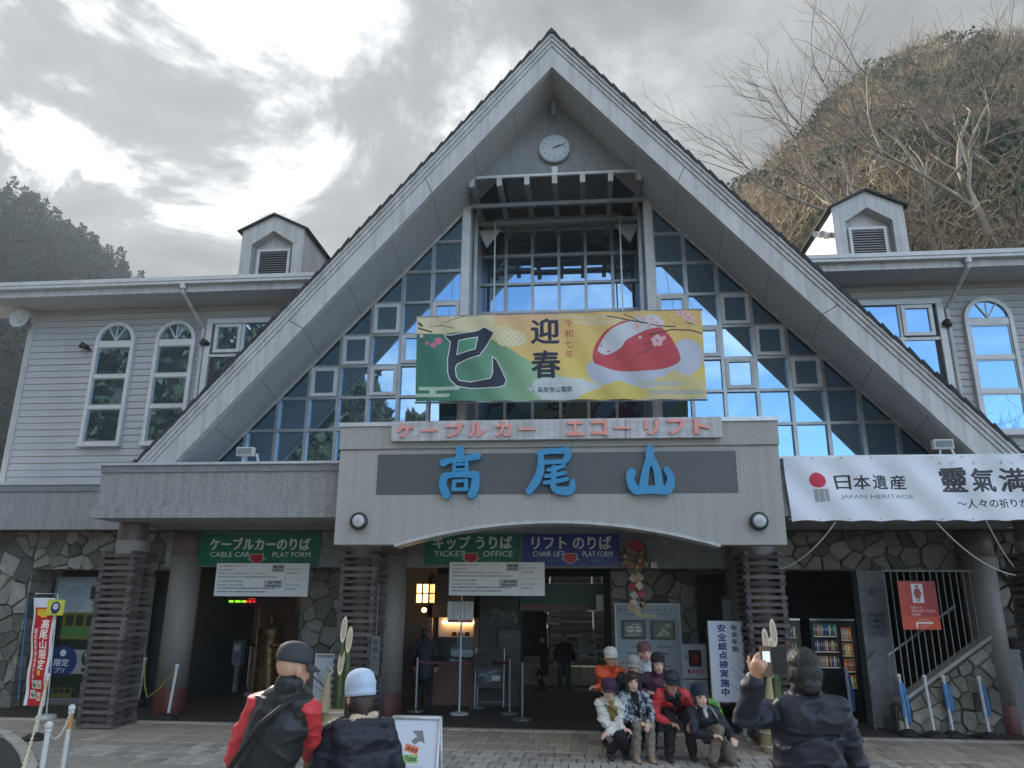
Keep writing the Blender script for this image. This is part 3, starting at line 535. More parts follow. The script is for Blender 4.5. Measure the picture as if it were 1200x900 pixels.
mat('bronze', (.17, .11, .055), (.07, .05, .03), 6, .4, .4, 30, metal=.6)
glassmat('glass', refl=.50); glassmat('glass_dim', tint=(.02, .024, .028), refl=.10)
mm = MATS
STB = thing('station_building', 'grey cable car station building with a tall triangular glazed gable and two lower wings', 'station', (X0, 2.6, 0))
# ------------------------------------------------------------------ gable roof
KO = .861; ZA = 12.29; ZI = 11.58; KW = .915; ZB = 3.95; GY = .9
def rel(x): return X0+x
roof = MB().prism([(X0, ZA-.03), (X0+KO*(ZA-.03-ZB), ZB), (X0+KW*(ZI+.02-ZB), ZB), (X0, ZI+.02)], GY+.07, 13).prism([(X0, ZA-.03), (X0, ZI+.02), (X0-KW*(ZI+.02-ZB), ZB), (X0-KO*(ZA-.03-ZB), ZB)], GY+.07, 13).build('gable_roof', mm['shingle'], STB)
tx, tz = KO/math.hypot(KO, 1), 1/math.hypot(KO, 1)      # unit vector down the slope (x, -z)
def rake(d0, d1, s, z0=ZA, zb=ZB, n=None):              # strip parallel to the rake between depths d0..d1 (measured square to the slope, below the outer edge)
    # point at arclength t, depth d : x = X0 + s*(tx*t - tz*d), z = ZA - tz*t - tx*d ; mitred at the centre line
    P = []
    for d in (d0, d1):
        t = d*tz/tx; P.append((X0, ZA-tz*t-tx*d))
    e = []
    for d in (d1, d0):
        t = (ZA-tx*d-zb)/tz; e.append((X0+s*(tx*t-tz*d), zb))
    return [P[0], P[1], e[0], e[1]]
strips = [(0.0, .045, -.03), (.05, .105, .0), (.11, .165, .03), (.17, .46, .055)]
for s in (-1, 1):
    for d0, d1, y in strips:
        p = rake(d0, d1, s)
        (ax, az), (bx, bz), (cx_, cz_), (dx_, dz_) = p
        nseg = 3 if d1 > .2 else 1
        for i in range(nseg):
            t0, t1 = i/nseg+(.0006 if i else 0), (i+1)/nseg-.0006*(i < nseg-1); l = lambda a, b, t: a+(b-a)*t
            q = [(l(ax, dx_, t0), l(az, dz_, t0)), (l(bx, cx_, t0), l(bz, cz_, t0)), (l(bx, cx_, t1), l(bz, cz_, t1)), (l(ax, dx_, t1), l(az, dz_, t1))]
            MB().prism(q if s < 0 else q[::-1], GY+y-.02, GY+y+.12).build('fascia_board', mm['fascia'], STB)
    # shingle courses stepping along the rake
    L_ = (ZA-ZB)/tz; n = 40; st = L_/n
    sh = MB()
    hh = .05
    for (a, b) in (((0, 0), (st*1.25, 0)),): pass
    P = [(0, .0), (st*1.16, -.012), (st*1.16, .022), (0, .062)]
    for i in range(n):
        t = i*st
        pts = [(s*(tx*u+tz*v), -tz*u+tx*v) for u, v in P]
        if i == 0: me0 = MB().prism(pts if s > 0 else pts[::-1], -.06, .6).mesh('shingle'); me0.materials.append(mm['shingle'])
        o = put('shingle', me0, roof, loc=(0, 0, 0)); b_ = wloc(STB); o.location = (X0+s*tx*t-b_.x, GY-b_.y-random.uniform(0, .02), ZA-tz*t-b_.z)
MB().prism([(X0-.10, ZA-.03), (X0, ZA+.09), (X0+.10, ZA-.03)], GY-.08, 13).build('ridge_cap', mm['shingle'], roof)
# soffit: sloped lining between the rake board and the glazed wall
for s in (-1, 1):
    q = MB(); n = 9
    def fp(t): z = 11.60+(ZB-11.60)*t; return (X0+s*KO*(11.585-z), GY+.08, z)
    def wp(t): z = 11.60+(ZB-11.60)*t; return (X0+s*KW*(11.585-z), 2.62, z)
    for i in range(n):
        for j in range(12):
            a0, a1, b0, b1 = i/n, (i+1)/n, j/12, (j+1)/12
            P = lambda t, u: tuple(np.array(fp(t))*(1-u)+np.array(wp(t))*u)
            g = .012/1.7
            q.quad(P(a0+.0004, b0+g*.2), P(a1-.0004, b0+g*.2), P(a1-.0004, b1-g*.2), P(a0+.0004, b1-g*.2))
    q.build('soffit', mm['soffit'], STB)
    # trim where the soffit meets the glass
    MB().bar((X0+s*KW*.12, 2.56, ZI-.14), (X0+s*KW*(ZI-ZB), 2.56, ZB), .05, .06).build('soffit_trim', mm['fascia'], STB)
# ------------------------------------------------------------------ glazed side walls
def pane(poly, Y, parent, m, th=.02, name='pane'):
    if len(poly) < 3: return None
    cx_ = sum(p[0] for p in poly)/len(poly); cz_ = sum(p[1] for p in poly)/len(poly); a, b = random.gauss(0, .0035), random.gauss(0, .0035)
    A = sum(poly[i][0]*poly[(i+1) % len(poly)][1]-poly[(i+1) % len(poly)][0]*poly[i][1] for i in range(len(poly)))
    if A < 0: poly = poly[::-1]
    q = MB(); n = len(poly)
    for yy in (0, th):
        for p in poly: q.v.append((p[0], Y+yy+(p[0]-cx_)*a+(p[1]-cz_)*b, p[1]))
    q.f.append(tuple(range(n))); q.f.append(tuple(range(2*n-1, n-1, -1)))
    for i in range(n): j = (i+1) % n; q.f.append((j, i, n+i, n+j))
    return q.build(name, m, parent)
def casement(x0, x1, z0, z1, Y, parent, fw=.065):
    MB().box(x0, x1, Y-.06, Y, z0, z0+fw).box(x0, x1, Y-.06, Y, z1-fw, z1).box(x0, x0+fw, Y-.061, Y, z0+fw, z1-fw).box(x1-fw, x1, Y-.061, Y, z0+fw, z1-fw).build('casement_frame', mm['white_frame'], parent)
cols = [1.88+.587*k for k in range(9)]; rows = [3.75, 4.41, 5.05, 5.68, 6.31, 6.94, 7.60, 8.26, 8.90, 9.55, 10.2]
opens = {(0, 7.60), (2, 7.60), (1, 6.94), (3, 6.94), (2, 6.31), (4, 6.31), (0, 6.31)}
for s in (-1, 1):
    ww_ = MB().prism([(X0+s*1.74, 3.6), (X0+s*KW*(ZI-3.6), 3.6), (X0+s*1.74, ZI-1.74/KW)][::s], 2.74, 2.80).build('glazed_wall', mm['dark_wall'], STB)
    mu = MB()
    for k, x in enumerate(cols):
        zt = ZI-x/KW
        if zt > 3.8: mu.box(X0+s*x-.032, X0+s*x+.032, 2.57, 2.66, 3.7, zt+.02)
    for z in rows[1:]:
        xe = KW*(ZI-z)
        if xe > 1.95: mu.bar((X0+s*1.86, 2.622, z), (X0+s*xe, 2.622, z), .075, .052)
    mu.build('mullion', mm['alu'], ww_)
    for k in range(8):
        for j in range(len(rows)-1):
            x0, x1, z0, z1 = cols[k]+.034, cols[k+1]-.034, rows[j]+.028, rows[j+1]-.028
            c = clip_half([(x0, z0), (x1, z0), (x1, z1), (x0, z1)], 1, KW, KW*ZI-.03)
            if len(c) < 3: continue
            c = [(X0+s*p[0], p[1]) for p in c]
            op = (k, rows[j+1]) in opens
            if op: casement(min(X0+s*x0, X0+s*x1), max(X0+s*x0, X0+s*x1), z0, z1, 2.61, ww_); c = inset(c, .06)
            pane(c, 2.64 if not op else 2.59, ww_, mm['glass'])
    # main post and return of the recessed centre bay
    MB().box(X0+s*1.80-.08, X0+s*1.80+.08, 2.48, 2.74, 3.7, 9.62).build('post', mm['white_frame'], STB)
    MB().box(min(X0+s*1.73, X0+s*1.79), max(X0+s*1.73, X0+s*1.79), 2.74, 4.05, 3.7, 10.6).build('return_wall', mm['fascia'], STB)
    MB().box(X0+s*1.66-.035, X0+s*1.66+.035, 2.9, 2.98, 3.7, 9.7).build('post', mm['alu'], STB)
# centre bay
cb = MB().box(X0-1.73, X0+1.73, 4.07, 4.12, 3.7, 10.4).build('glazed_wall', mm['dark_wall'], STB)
mu = MB(); cc = [-1.725+.575*i for i in range(7)]; rr = [4.7, 5.3, 5.95, 6.58, 7.23, 7.88, 8.53, 9.20, 9.83]
for x in cc: mu.box(X0+x-.03, X0+x+.03, 3.95, 4.04, 3.9, 10.15)
for z in rr: mu.bar((X0-1.73, 3.998, z), (X0+1.73, 3.998, z), .08, .055)
mu.build('mullion', mm['alu'], cb)
for i in range(6):
    for j in range(len(rr)-1):
        x0, x1, z0, z1 = X0+cc[i]+.032, X0+cc[i+1]-.032, rr[j]+.03, rr[j+1]-.03
        pane([(x0, z0), (x1, z0), (x1, z1), (x0, z1)], 4.01, cb, mm['glass'])
    MB().box(X0+cc[i]+.04, X0+cc[i+1]-.04, 3.93, 3.99, 9.88, 10.10).build('white_panel', mm['fascia'], cb)
MB().box(X0-1.72, X0+1.72, 1.97, 4.1, 10.42, 10.5).build('bay_ceiling', mm['concrete_dark'], STB)
# timber trellis over the bay: rail, joists, cross bars
tr = MB().bar((X0-1.78, 1.85, 9.86), (X0+1.78, 1.85, 9.86), .05, .05).build('trellis', mm['white_frame'], STB)
for i in range(7):
    x = X0-1.60+3.20*i/6
    MB().box(x-.045, x+.045, 1.83, 4.0, 9.64, 9.80).build('joist', mm['concrete_dark'], tr)
    MB().box(x-.05, x+.05, 1.79, 1.827, 9.64, 9.81).build('joist_end', mm['fascia'], tr)
for y in (2.35, 3.1): MB().box(X0-1.70, X0+1.70, y, y+.05, 9.50, 9.58).build('cross_bar', mm['concrete_dark'], tr)
for s in (-1, 1):
    MB().prism([(X0+s*1.68, 9.5), (X0+s*1.2, 9.5), (X0+s*1.5, 9.1)][::s], 3.3, 3.36).build('bracket', mm['fascia'], tr)
    MB().bar((X0+s*1.28, 3.0, 9.55), (X0+s*1.28, 3.0, 6.6), .03, .03, up=(0, 1, 0)).build('guide_rod', mm['alu'], tr)
gp = MB().prism([(X0-1.66, 9.9), (X0+1.66, 9.9), (X0, 11.62)], 1.95, 2.0).build('gable_panel', mat('panel_grey', (.27, .28, .295), (.22, .23, .24), 2, .7, .1, streak=.15), STB)
for s in (-1, 1): MB().bar((X0+s*1.72, 1.9, 9.86), (X0+s*.02, 1.9, 11.6), .03, .035).build('panel_trim', mm['fascia'], gp)
MB().tube([(X0-.0, 1.75, 11.45), (X0-.0, 1.75, 11.1)], .05).build('security_camera', mm['concrete_dark'], gp)
MB().box(X0-.06, X0+.06, 1.88, 1.94, 9.86, 10.06).build('bracket', mm['alu'], gp)
# ------------------------------------------------------------------ clock
ck = thing('wall_clock', 'round white wall clock with black numerals high in the gable', 'clock', (-.08, 1.9, 10.45))
MB().lathe([(.30, 0), (.31, .015), (.31, .06), (.29, .075)], (-.08, 1.86, 10.45), 32, 'Y').build('case', mm['alu'], ck, smooth=False)
n = 32; q = MB(); q.uv = []; q.v = [(-.08+.292*math.cos(2*math.pi*i/n), 1.852, 10.45+.292*math.sin(2*math.pi*i/n)) for i in range(n)]; q.f = [tuple(range(n))]
q.uv = [(.5+.5*math.cos(2*math.pi*i/n), .5+.5*math.sin(2*math.pi*i/n)) for i in range(n)]; q.build('dial', mm['clock_dial_print'], ck)
MB().bar((-.08-.03, 1.842, 10.45-.01), (-.08+.19, 1.842, 10.45+.075), .008, .014).build('minute_hand', mm['dark_metal'], ck)
MB().bar((-.08-.02, 1.835, 10.45-.008), (-.08+.11, 1.835, 10.45+.05), .008, .020).build('hour_hand', mm['dark_metal'], ck)
# ------------------------------------------------------------------ wings
def arch_window(cx_, Y, zb, zs, r, parent):
    fr = MB(); n = 14
    def archpts(rr, e=0): return [(cx_-rr, zb-e)]+[(cx_-rr*math.cos(math.pi*i/n), zs+rr*math.sin(math.pi*i/n)) for i in range(n+1)]+[(cx_+rr, zb-e)]
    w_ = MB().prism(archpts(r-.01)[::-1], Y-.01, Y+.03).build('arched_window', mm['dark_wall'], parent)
    O, I = archpts(r+.035, .04), archpts(r-.04, -.04)
    for i in range(len(O)-1):
        k = len(fr.v); fr.v += [(O[i][0], Y-.09, O[i][1]), (O[i+1][0], Y-.09, O[i+1][1]), (I[i+1][0], Y-.09, I[i+1][1]), (I[i][0], Y-.09, I[i][1]), (O[i][0], Y, O[i][1]), (O[i+1][0], Y, O[i+1][1]), (I[i+1][0], Y-.02, I[i+1][1]), (I[i][0], Y-.02, I[i][1])]
        fr.f += [(k, k+1, k+2, k+3), (k, k+4, k+5, k+1), (k+3, k+2, k+6, k+7)]
    fr.box(cx_-r-.05, cx_+r+.05, Y-.12, Y-.001, zb-.05, zb+.04)
    fr.build('frame', mm['white_frame'], w_)
    H = zs-zb; lv = [zb+.05, zb+H*.335, zb+H*.37, zb+H*.635, zb+H*.67, zb+H*.945]
    for z0, z1 in ((lv[1], lv[2]), (lv[3], lv[4]), (lv[5], zs+.02)): MB().box(cx_-r+.045, cx_+r-.045, Y-.075, Y-.015, z0, z1).build('transom', mm['white_frame'], w_)
    for z0, z1 in ((lv[0], lv[1]), (lv[2], lv[3]), (lv[4], lv[5])):
        x0, x1 = cx_-r+.045, cx_+r-.045; MB().box(x0, x1, Y-.06, Y-.03, z0, z0+.025).box(x0, x1, Y-.06, Y-.03, z1-.025, z1).box(x0, x0+.025, Y-.06, Y-.03, z0+.025, z1-.025).box(x1-.025, x1, Y-.06, Y-.03, z0+.025, z1-.025).build('sash', mm['alu'], w_)
        pane([(x0+.027, z0+.027), (x1-.027, z0+.027), (x1-.027, z1-.027), (x0+.027, z1-.027)], Y-.045, w_, mm['glass'])
    ri = r-.045
    for a in range(3):
        a0, a1 = math.pi*(a*.333)+.04, math.pi*((a+1)*.333)-.04
        pane([(cx_, zs+.03)]+[(cx_+ri*math.cos(t), zs+.03+(ri-.03)*math.sin(t)) for t in np.linspace(a0, a1, 6)], Y-.045, w_, mm['glass'])
    gb = MB()
    for a in (.333, .667): gb.bar((cx_, Y-.058, zs+.02), (cx_+ri*math.cos(math.pi*a), Y-.058, zs+.03+(ri-.03)*math.sin(math.pi*a)), .02, .022, up=(0, 1, 0))
    gb.bar((cx_, Y-.05, zs+.02), (cx_, Y-.05, zs+ri), .02, .018, up=(0, 1, 0)); gb.build('glazing_bar', mm['white_frame'], w_)
YW = 3.2
for s in (-1, 1):
    xa, xb = (-11.42, -4.2) if s < 0 else (4.1, 13.0)
    wall = MB().box(xa, xb, YW+.02, YW+.3, 3.3, 8.0).build('wing_wall', mm['siding'], STB)
    z = 4.02; bh = .137; bm = MB(); bm.v = [(0, 0, 0), (1, 0, 0), (1, .02, bh), (0, .02, bh), (0, .045, 0), (1, .045, 0), (1, .045, bh), (0, .045, bh)]
    bm.f = [(0, 1, 2, 3), (0, 4, 5, 1), (3, 2, 6, 7), (0, 3, 7, 4), (1, 5, 6, 2), (5, 4, 7, 6)]; bme = bm.mesh('siding_board'); bme.materials.append(mm['siding'])
    while z < 7.9:
        o = put('siding_board', bme, wall, loc=(xa-X0, YW-2.6-.025+random.uniform(-.002, .002), z)); o.scale = (xb-xa, 1, 1); z += bh+.003
    if s < 0: MB().box(xa-.02, xa+.1, YW-.06, YW+.32, 3.9, 7.98).build('corner_board', mm['fascia'], wall)
    MB().box(*((-11.40, -11.28) if s < 0 else (12.9, 13.0)), YW+.3, 14, 0, 7.95).build('wing_side_wall', mm['siding'], STB)
    # eaves
    ea, eb = (-13.5, -3.9) if s < 0 else (3.8, 14.0)
    MB().box(ea, eb, 2.42, YW+.3, 7.90, 7.94).build('eaves_soffit', mm['soffit'], STB)
    MB().box(ea, eb, 2.36, 2.42, 7.88, 8.06).build('eaves_board', mm['fascia'], STB)
    MB().box(ea, eb, 2.24, 2.36, 8.02, 8.13).box(ea, eb, 2.22, 2.25, 8.08, 8.16).build('gutter', mm['white_frame'], STB)
    MB().quad((ea, 2.36, 8.12), (eb, 2.36, 8.12), (eb, 9.5, 10.4), (ea, 9.5, 10.4)).quad((ea, 9.5, 10.4), (eb, 9.5, 10.4), (eb, 16, 8.1), (ea, 16, 8.1)).build('wing_roof', mm['shingle'], STB)
    for i in range(9):
        x = (-9.2+i*.62) if s < 0 else (8.6+i*.6)
        if s < 0 and i > 5: continue
        MB().box(x-.02, x+.02, 2.5, 2.56, 8.15, 8.27).build('snow_guard', mm['dark_metal'], STB)
    for xc in ([-9.39, -8.06] if s < 0 else [8.035, 9.37]): arch_window(xc, YW-.03, 4.94, 7.13, .40, STB)
    # rectangular window next to the gable
    xo = X0+s*7.26; xi = X0+s*5.2
    x0, x1 = min(xo, xi), max(xo, xi)
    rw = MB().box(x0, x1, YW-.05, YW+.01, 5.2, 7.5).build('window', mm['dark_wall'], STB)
    xm = X0+s*6.52; a, b = min(xo-s*.12, xm), max(xo-s*.12, xm); c, d = min(xm, xi), max(xm, xi)
    MB().box(x0-.05, x1+.05, YW-.14, YW-.051, 7.46, 7.56).box(xo-.06, xo+.06, YW-.13, YW-.052, 5.2, 7.459).box(xm-.03, xm+.03, YW-.11, YW-.052, 5.2, 7.459).box(x0, x1, YW-.105, YW-.052, 6.74, 6.80).build('frame', mm['white_frame'], rw)
    casement(a+.02, b-.03, 6.82, 7.44, YW-.09, rw, .07)
    pane([(a+.09, 6.89), (b-.10, 6.89), (b-.10, 7.37), (a+.09, 7.37)], YW-.11, rw, mm['glass'])
    pane([(a+.03, 5.3), (b-.04, 5.3), (b-.04, 6.73), (a+.03, 6.73)], YW-.08, rw, mm['glass'])
    pane([(c+.03, 6.82), (d-.03, 6.82), (d-.03, 7.45), (c+.03, 7.45)], YW-.08, rw, mm['glass']); pane([(c+.03, 5.3), (d-.03, 5.3), (d-.03, 6.73), (c+.03, 6.73)], YW-.08, rw, mm['glass'])
    # downpipe
    xd = X0+s*7.38
    MB().tube([(xd-s*-.0+s*.12, 2.30, 8.0), (xd+s*.12, 2.32, 7.86), (xd, YW-.12, 7.35), (xd, YW-.12, 4.1)], .04, 10).build('downpipe', mm['fascia'], STB)
    MB().lathe([(.06, 0), (.065, .14)], (xd+s*.12, 2.30, 7.93), 12).build('pipe_head', mm['white_frame'], STB)
    # dormer
    xd = X0+s*6.77 if s > 0 else -6.83
    Yd = 4.5; dm = MB(); hw = .76
    P = [(xd-hw, 8.9), (xd+hw, 8.9), (xd+hw, 10.34), (xd, 10.72), (xd-hw, 10.34)]
    dm.prism(P, Yd+.25, 7.5).box(xd-hw, xd-.50, Yd, Yd+.25, 8.9, 10.34).box(xd+.50, xd+hw, Yd, Yd+.25, 8.9, 10.34)
    dm.prism([(xd-hw, 10.341), (xd-.50, 10.0), (xd-.499, 10.0), (xd, 10.33), (xd, 10.72)], Yd-.002, Yd+.25).prism([(xd+hw, 10.341), (xd, 10.72), (xd, 10.33), (xd+.499, 10.0), (xd+.50, 10.0)], Yd-.002, Yd+.25)
    dm.box(xd-.499, xd+.499, Yd+.01, Yd+.25, 8.9, 9.18)
    dr = dm.build('dormer', mm['fascia'], STB)
    MB().prism([(xd-hw-.09, 10.30), (xd, 10.72), (xd, 10.77), (xd-hw-.11, 10.335)], Yd-.08, 7.6).prism([(xd+hw+.11, 10.335), (xd, 10.77), (xd, 10.72), (xd+hw+.09, 10.30)], Yd-.08, 7.6).build('dormer_roof', mm['shingle'], dr)
    MB().box(xd-.40, xd+.40, Yd+.12, Yd+.2, 9.20, 9.26).box(xd-.40, xd+.40, Yd+.12, Yd+.2, 9.86, 9.92).box(xd-.40, xd-.34, Yd+.12, Yd+.2, 9.26, 9.86).box(xd+.34, xd+.40, Yd+.12, Yd+.2, 9.26, 9.86).build('vent_frame', mm['white_frame'], dr)
    for i in range(10):
        z = 9.27+i*.059; q = MB(); q.v = [(xd-.34, Yd+.13, z), (xd+.34, Yd+.13, z), (xd+.34, Yd+.19, z+.05), (xd-.34, Yd+.19, z+.05), (xd-.34, Yd+.14, z-.006), (xd+.34, Yd+.14, z-.006), (xd+.34, Yd+.2, z+.044), (xd-.34, Yd+.2, z+.044)]
        q.f = [(0, 1, 2, 3), (4, 7, 6, 5), (0, 4, 5, 1), (2, 6, 7, 3)]; q.build('louvre', mm['siding'] if s > 0 else mm['concrete_dark'], dr)
    MB().box(xd-.34, xd+.34, Yd+.21, Yd+.24, 9.26, 9.86).build('vent_back', mm['dark_metal'], dr)
# ------------------------------------------------------------------ canopies and lower bands
for s in (-1, 1):
    xi, xo = (-3.34, -7.42) if s < 0 else (3.2, 7.30); a, b = min(xi, xo), max(xi, xo)
    cn = MB().box(a, b, .47, 2.36, 3.2, 3.98).build('canopy', mm['canopy_face'], STB)
    MB().box(a-.02 if s < 0 else a, b+.02 if s > 0 else b, .40, 2.34, 4.02, 4.06).build('flashing', mm['flashing'], cn)
    MB().box(a-.01 if s < 0 else a, b+.01 if s > 0 else b, .44, 2.35, 3.91, 4.019).build('top_band', mm['concrete_dark'], cn)
    MB().box(a-.04 if s < 0 else a, b+.04 if s > 0 else b, .42, .70, 3.18, 3.375).build('bottom_band', mm['canopy_face'], cn)
    MB().box(a+.01, b-.01, .70, 2.9, 3.17, 3.199).build('canopy_soffit', mm['ceiling'], cn)
    for x in ((-6.4, -5.2, -4.1) if s < 0 else (4.2, 5.4, 6.5)):
        MB().lathe([(.09, 0), (.09, .01)], (x, 1.3, 3.158), 14).build('downlight', mm['concrete_dark'], cn)
    c, d = (-13.5, -7.42) if s < 0 else (7.30, 13.5)
    lb = MB().box(c, d, 2.36, 3.2, 3.2, 3.96).build('lower_band', mm['canopy_face'], STB)
    MB().box(c, d, 2.30, 3.18, 4.0, 4.06).build('flashing', mm['flashing'], lb); MB().box(c, d, 2.33, 3.2, 3.88, 3.999).build('top_band', mm['concrete_dark'], lb); MB().box(c, d, 2.32, 2.6, 3.17, 3.38).build('bottom_band', mm['canopy_face'], lb)
# ------------------------------------------------------------------ entrance sign block with arched underside
XL, XR = X0-3.235, X0+3.24
ar = [(X0+2.33*math.cos(math.pi*i/24)*1.0, 2.74+.34*math.sin(math.acos(max(-1, min(1, math.cos(math.pi*i/24))))) ) for i in range(25)]
arc = [(X0-2.33+4.66*i/24, 2.74+.335*(1-((i-12)/12)**2)) for i in range(25)]
sb = MB().prism([(XL, 2.74)]+arc+[(XR, 2.74), (XR, 4.13), (XL, 4.13)], .0, .36).build('sign_block', mm['concrete'], STB)
MB().box(XL-.012, XR+.012, -.03, .42, 4.155, 4.50).box(XL, XR, .012, .42, 4.13, 4.155).build('parapet', mm['concrete'], sb)
MB().box(XL-.03, XR+.03, -.06, .44, 4.50, 4.56).build('flashing', mm['flashing'], sb)
MB().box(XL, XR, .36, .46, 3.1, 4.129).build('back_slab', mm['canopy_face'], sb)
MB().box(X0-2.64, X0+2.63, -.008, .01, 3.465, 4.07).build('name_panel', mm['panel_dark'], sb)
q = MB()
for i in range(24):
    (x0, z0), (x1, z1) = arc[i], arc[i+1]; k = len(q.v)
    q.v += [(x0, -.015, z0-.035), (x1, -.015, z1-.035), (x1, -.015, z1+.006), (x0, -.015, z0+.006), (x0, .4, z0-.035), (x1, .4, z1-.035), (x1, .01, z1+.006), (x0, .01, z0+.006)]
    q.f += [(k, k+1, k+2, k+3), (k, k+4, k+5, k+1), (k+3, k+2, k+6, k+7)]
q.build('arch_trim', mm['fascia'], sb)
MB().box(XL+.02, XR-.02, .36, 2.6, 3.10, 3.16).build('entrance_ceiling', mm['ceiling'], STB)
wb = thing('line_name_sign', 'long white sign board with pink letters above the blue letters', 'sign', (X0, -.05, 4.25))
for x0, x1 in ((-2.50, -.725), (-.715, .98), (.99, 2.36)): MB().box(x0, x1, -.15, -.062, 4.245, 4.545).build('board', mm['sign_white'], wb)
pk = [('ケ', 465, 485), ('ー', 494, 513.5), ('ブ', 522, 545), ('ル', 549, 569), ('カ', 580, 600), ('ー', 608, 628), ('エ', 664, 684), ('コ', 692, 712), ('ー', 719, 739), ('リ', 755, 772), ('フ', 782, 803), ('ト', 813, 833)]
for ch, a, b in pk:
    x0, x1 = at(a, 500, -.17)[0], at(b, 500, -.17)[0]
    zt, zb_ = (4.51, 4.285) if ch != 'ー' else (4.415, 4.375)
    letter_mesh(ch, x0, x1, zb_, zt, -.185, .03, .035 if ch != 'ー' else .0).build('letter', mm['letter_pink'], wb)
def catmull(P, n=5):
    P = [np.array(p, float) for p in P]; o = []
    if len(P) == 2: return [P[0]*(1-t)+P[1]*t for t in np.linspace(0, 1, 4)]
    for i in range(len(P)-1):
        p0, p1, p2, p3 = P[max(i-1, 0)], P[i], P[i+1], P[min(i+2, len(P)-1)]
        for t in np.linspace(0, 1, n, endpoint=False): o.append(.5*((2*p1)+(-p0+p2)*t+(2*p0-5*p1+4*p2-p3)*t*t+(-p0+3*p1-3*p2+p3)*t**3))
    o.append(P[-1]); return o
def brush(P):                                   # P: (x, y, width)
    C = catmull(P); Lf, Rt = [], []
    for i, c in enumerate(C):
        d = C[min(i+1, len(C)-1)][:2]-C[max(i-1, 0)][:2]; d /= np.linalg.norm(d)+1e-9; nn = np.array([-d[1], d[0]])*1.22; Lf.append(c[:2]+nn*c[2]/2); Rt.append(c[:2]-nn*c[2]/2)
    def cap(c, p, q):
        m = (p+q)/2; v = p-m; r_ = np.linalg.norm(v); a0 = math.atan2(v[1], v[0]); return [m+r_*.9*np.array([math.cos(a0+t), math.sin(a0+t)]) for t in (-.6, -1.2, -1.94, -2.54)]
    e = cap(C[-1], Lf[-1], Rt[-1]); s_ = cap(C[0], Rt[0], Lf[0])
    return Lf+e+Rt[::-1]+s_
GL = {'taka': [[(68, 8, 22), (68, 44, 26)], [(10, 58, 22), (30, 50, 16), (80, 44, 16), (132, 34, 20)], [(50, 48, 9), (49, 90, 10)], [(92, 46, 9), (93, 90, 10)], [(50, 64, 7), (92, 62, 7)], [(50, 82, 8), (92, 80, 8)], [(14, 104, 18), (60, 98, 16), (128, 99, 20)], [(16, 104, 20), (12, 135, 22), (26, 168, 24)], [(126, 100, 22), (124, 140, 24), (112, 168, 24)], [(50, 122, 9), (92, 119, 9)], [(51, 120, 11), (51, 150, 12)], [(93, 118, 11), (93, 150, 12)], [(47, 150, 9), (97, 149, 9)]],
      'o': [[(40, 22, 14), (80, 14, 16), (142, 12, 20)], [(140, 10, 22), (142, 30, 20), (128, 52, 16)], [(50, 54, 13), (128, 50, 13)], [(48, 16, 16), (46, 80, 22), (30, 120, 24), (6, 154, 20)], [(72, 80, 10), (96, 76, 11), (128, 66, 11)], [(64, 102, 11), (96, 98, 12), (132, 90, 12)], [(60, 124, 11), (96, 121, 12), (138, 112, 12)], [(94, 70, 16), (92, 110, 16), (92, 140, 18), (112, 152, 22), (150, 150, 24), (158, 118, 12)]],
      'yama': [[(88, 4, 22), (88, 26, 26), (90, 48, 32)], [(84, 40, 18), (70, 80, 22), (58, 138, 26)], [(96, 40, 18), (112, 80, 22), (118, 138, 26)], [(30, 146, 24), (86, 143, 22), (140, 146, 26)], [(20, 84, 26), (12, 100, 24), (20, 130, 26), (36, 148, 24)], [(146, 76, 18), (160, 100, 22), (156, 130, 26), (140, 148, 24)]]}
for key, lb_, x0, x1, y0, y1, ww_, hh_ in (('taka', 'leftmost blue brush character of the station name, tall and boxed', 517, 563, 524, 583, 142, 176), ('o', 'middle blue brush character with a long left sweep', 618, 675, 525, 580, 168, 166), ('yama', 'rightmost blue brush character, shaped like a three-peaked mountain', 733, 790, 525.5, 580, 170, 160)):
    A = at(x0, y0, -.06); B = at(x1, y1, -.06); ob = MB()
    for i, st in enumerate(GL[key]):
        pl = [(A[0]+p[0]/ww_*(B[0]-A[0]), A[2]+p[1]/hh_*(B[2]-A[2])) for p in brush(st)]
        ob.prism(pl, -.10-.0015*i, -.012-.0007*i)
    ob.build('letter', mm['letter_blue'], None, label=lb_+', on the dark panel', cat='letter', group='blue letters of the station name')
# cap strip fixings, round lamps
for px, side in ((420, 'left'), (890, 'right')):
    p = at(px, 610.5, -.1); lp = thing('round_wall_lamp', 'round wall lamp in a dark ring at the %s end of the concrete sign block' % side, 'lamp', (p[0], 0, p[2]), group='round lamps on the sign block')
    MB().lathe([(.105, 0), (.128, .01), (.128, .06), (.10, .085), (.095, .06)], (p[0], -.11, p[2]), 28, 'Y').build('ring', mm['dark_metal'], lp, smooth=True)
    q = MB(); n = 24
    q.lathe([(.0, -.03), (.05, -.025), (.08, -.012), (.097, .01)], (p[0], -.115, p[2]), n, 'Y').build('lens', mm['lens'], lp, smooth=True)
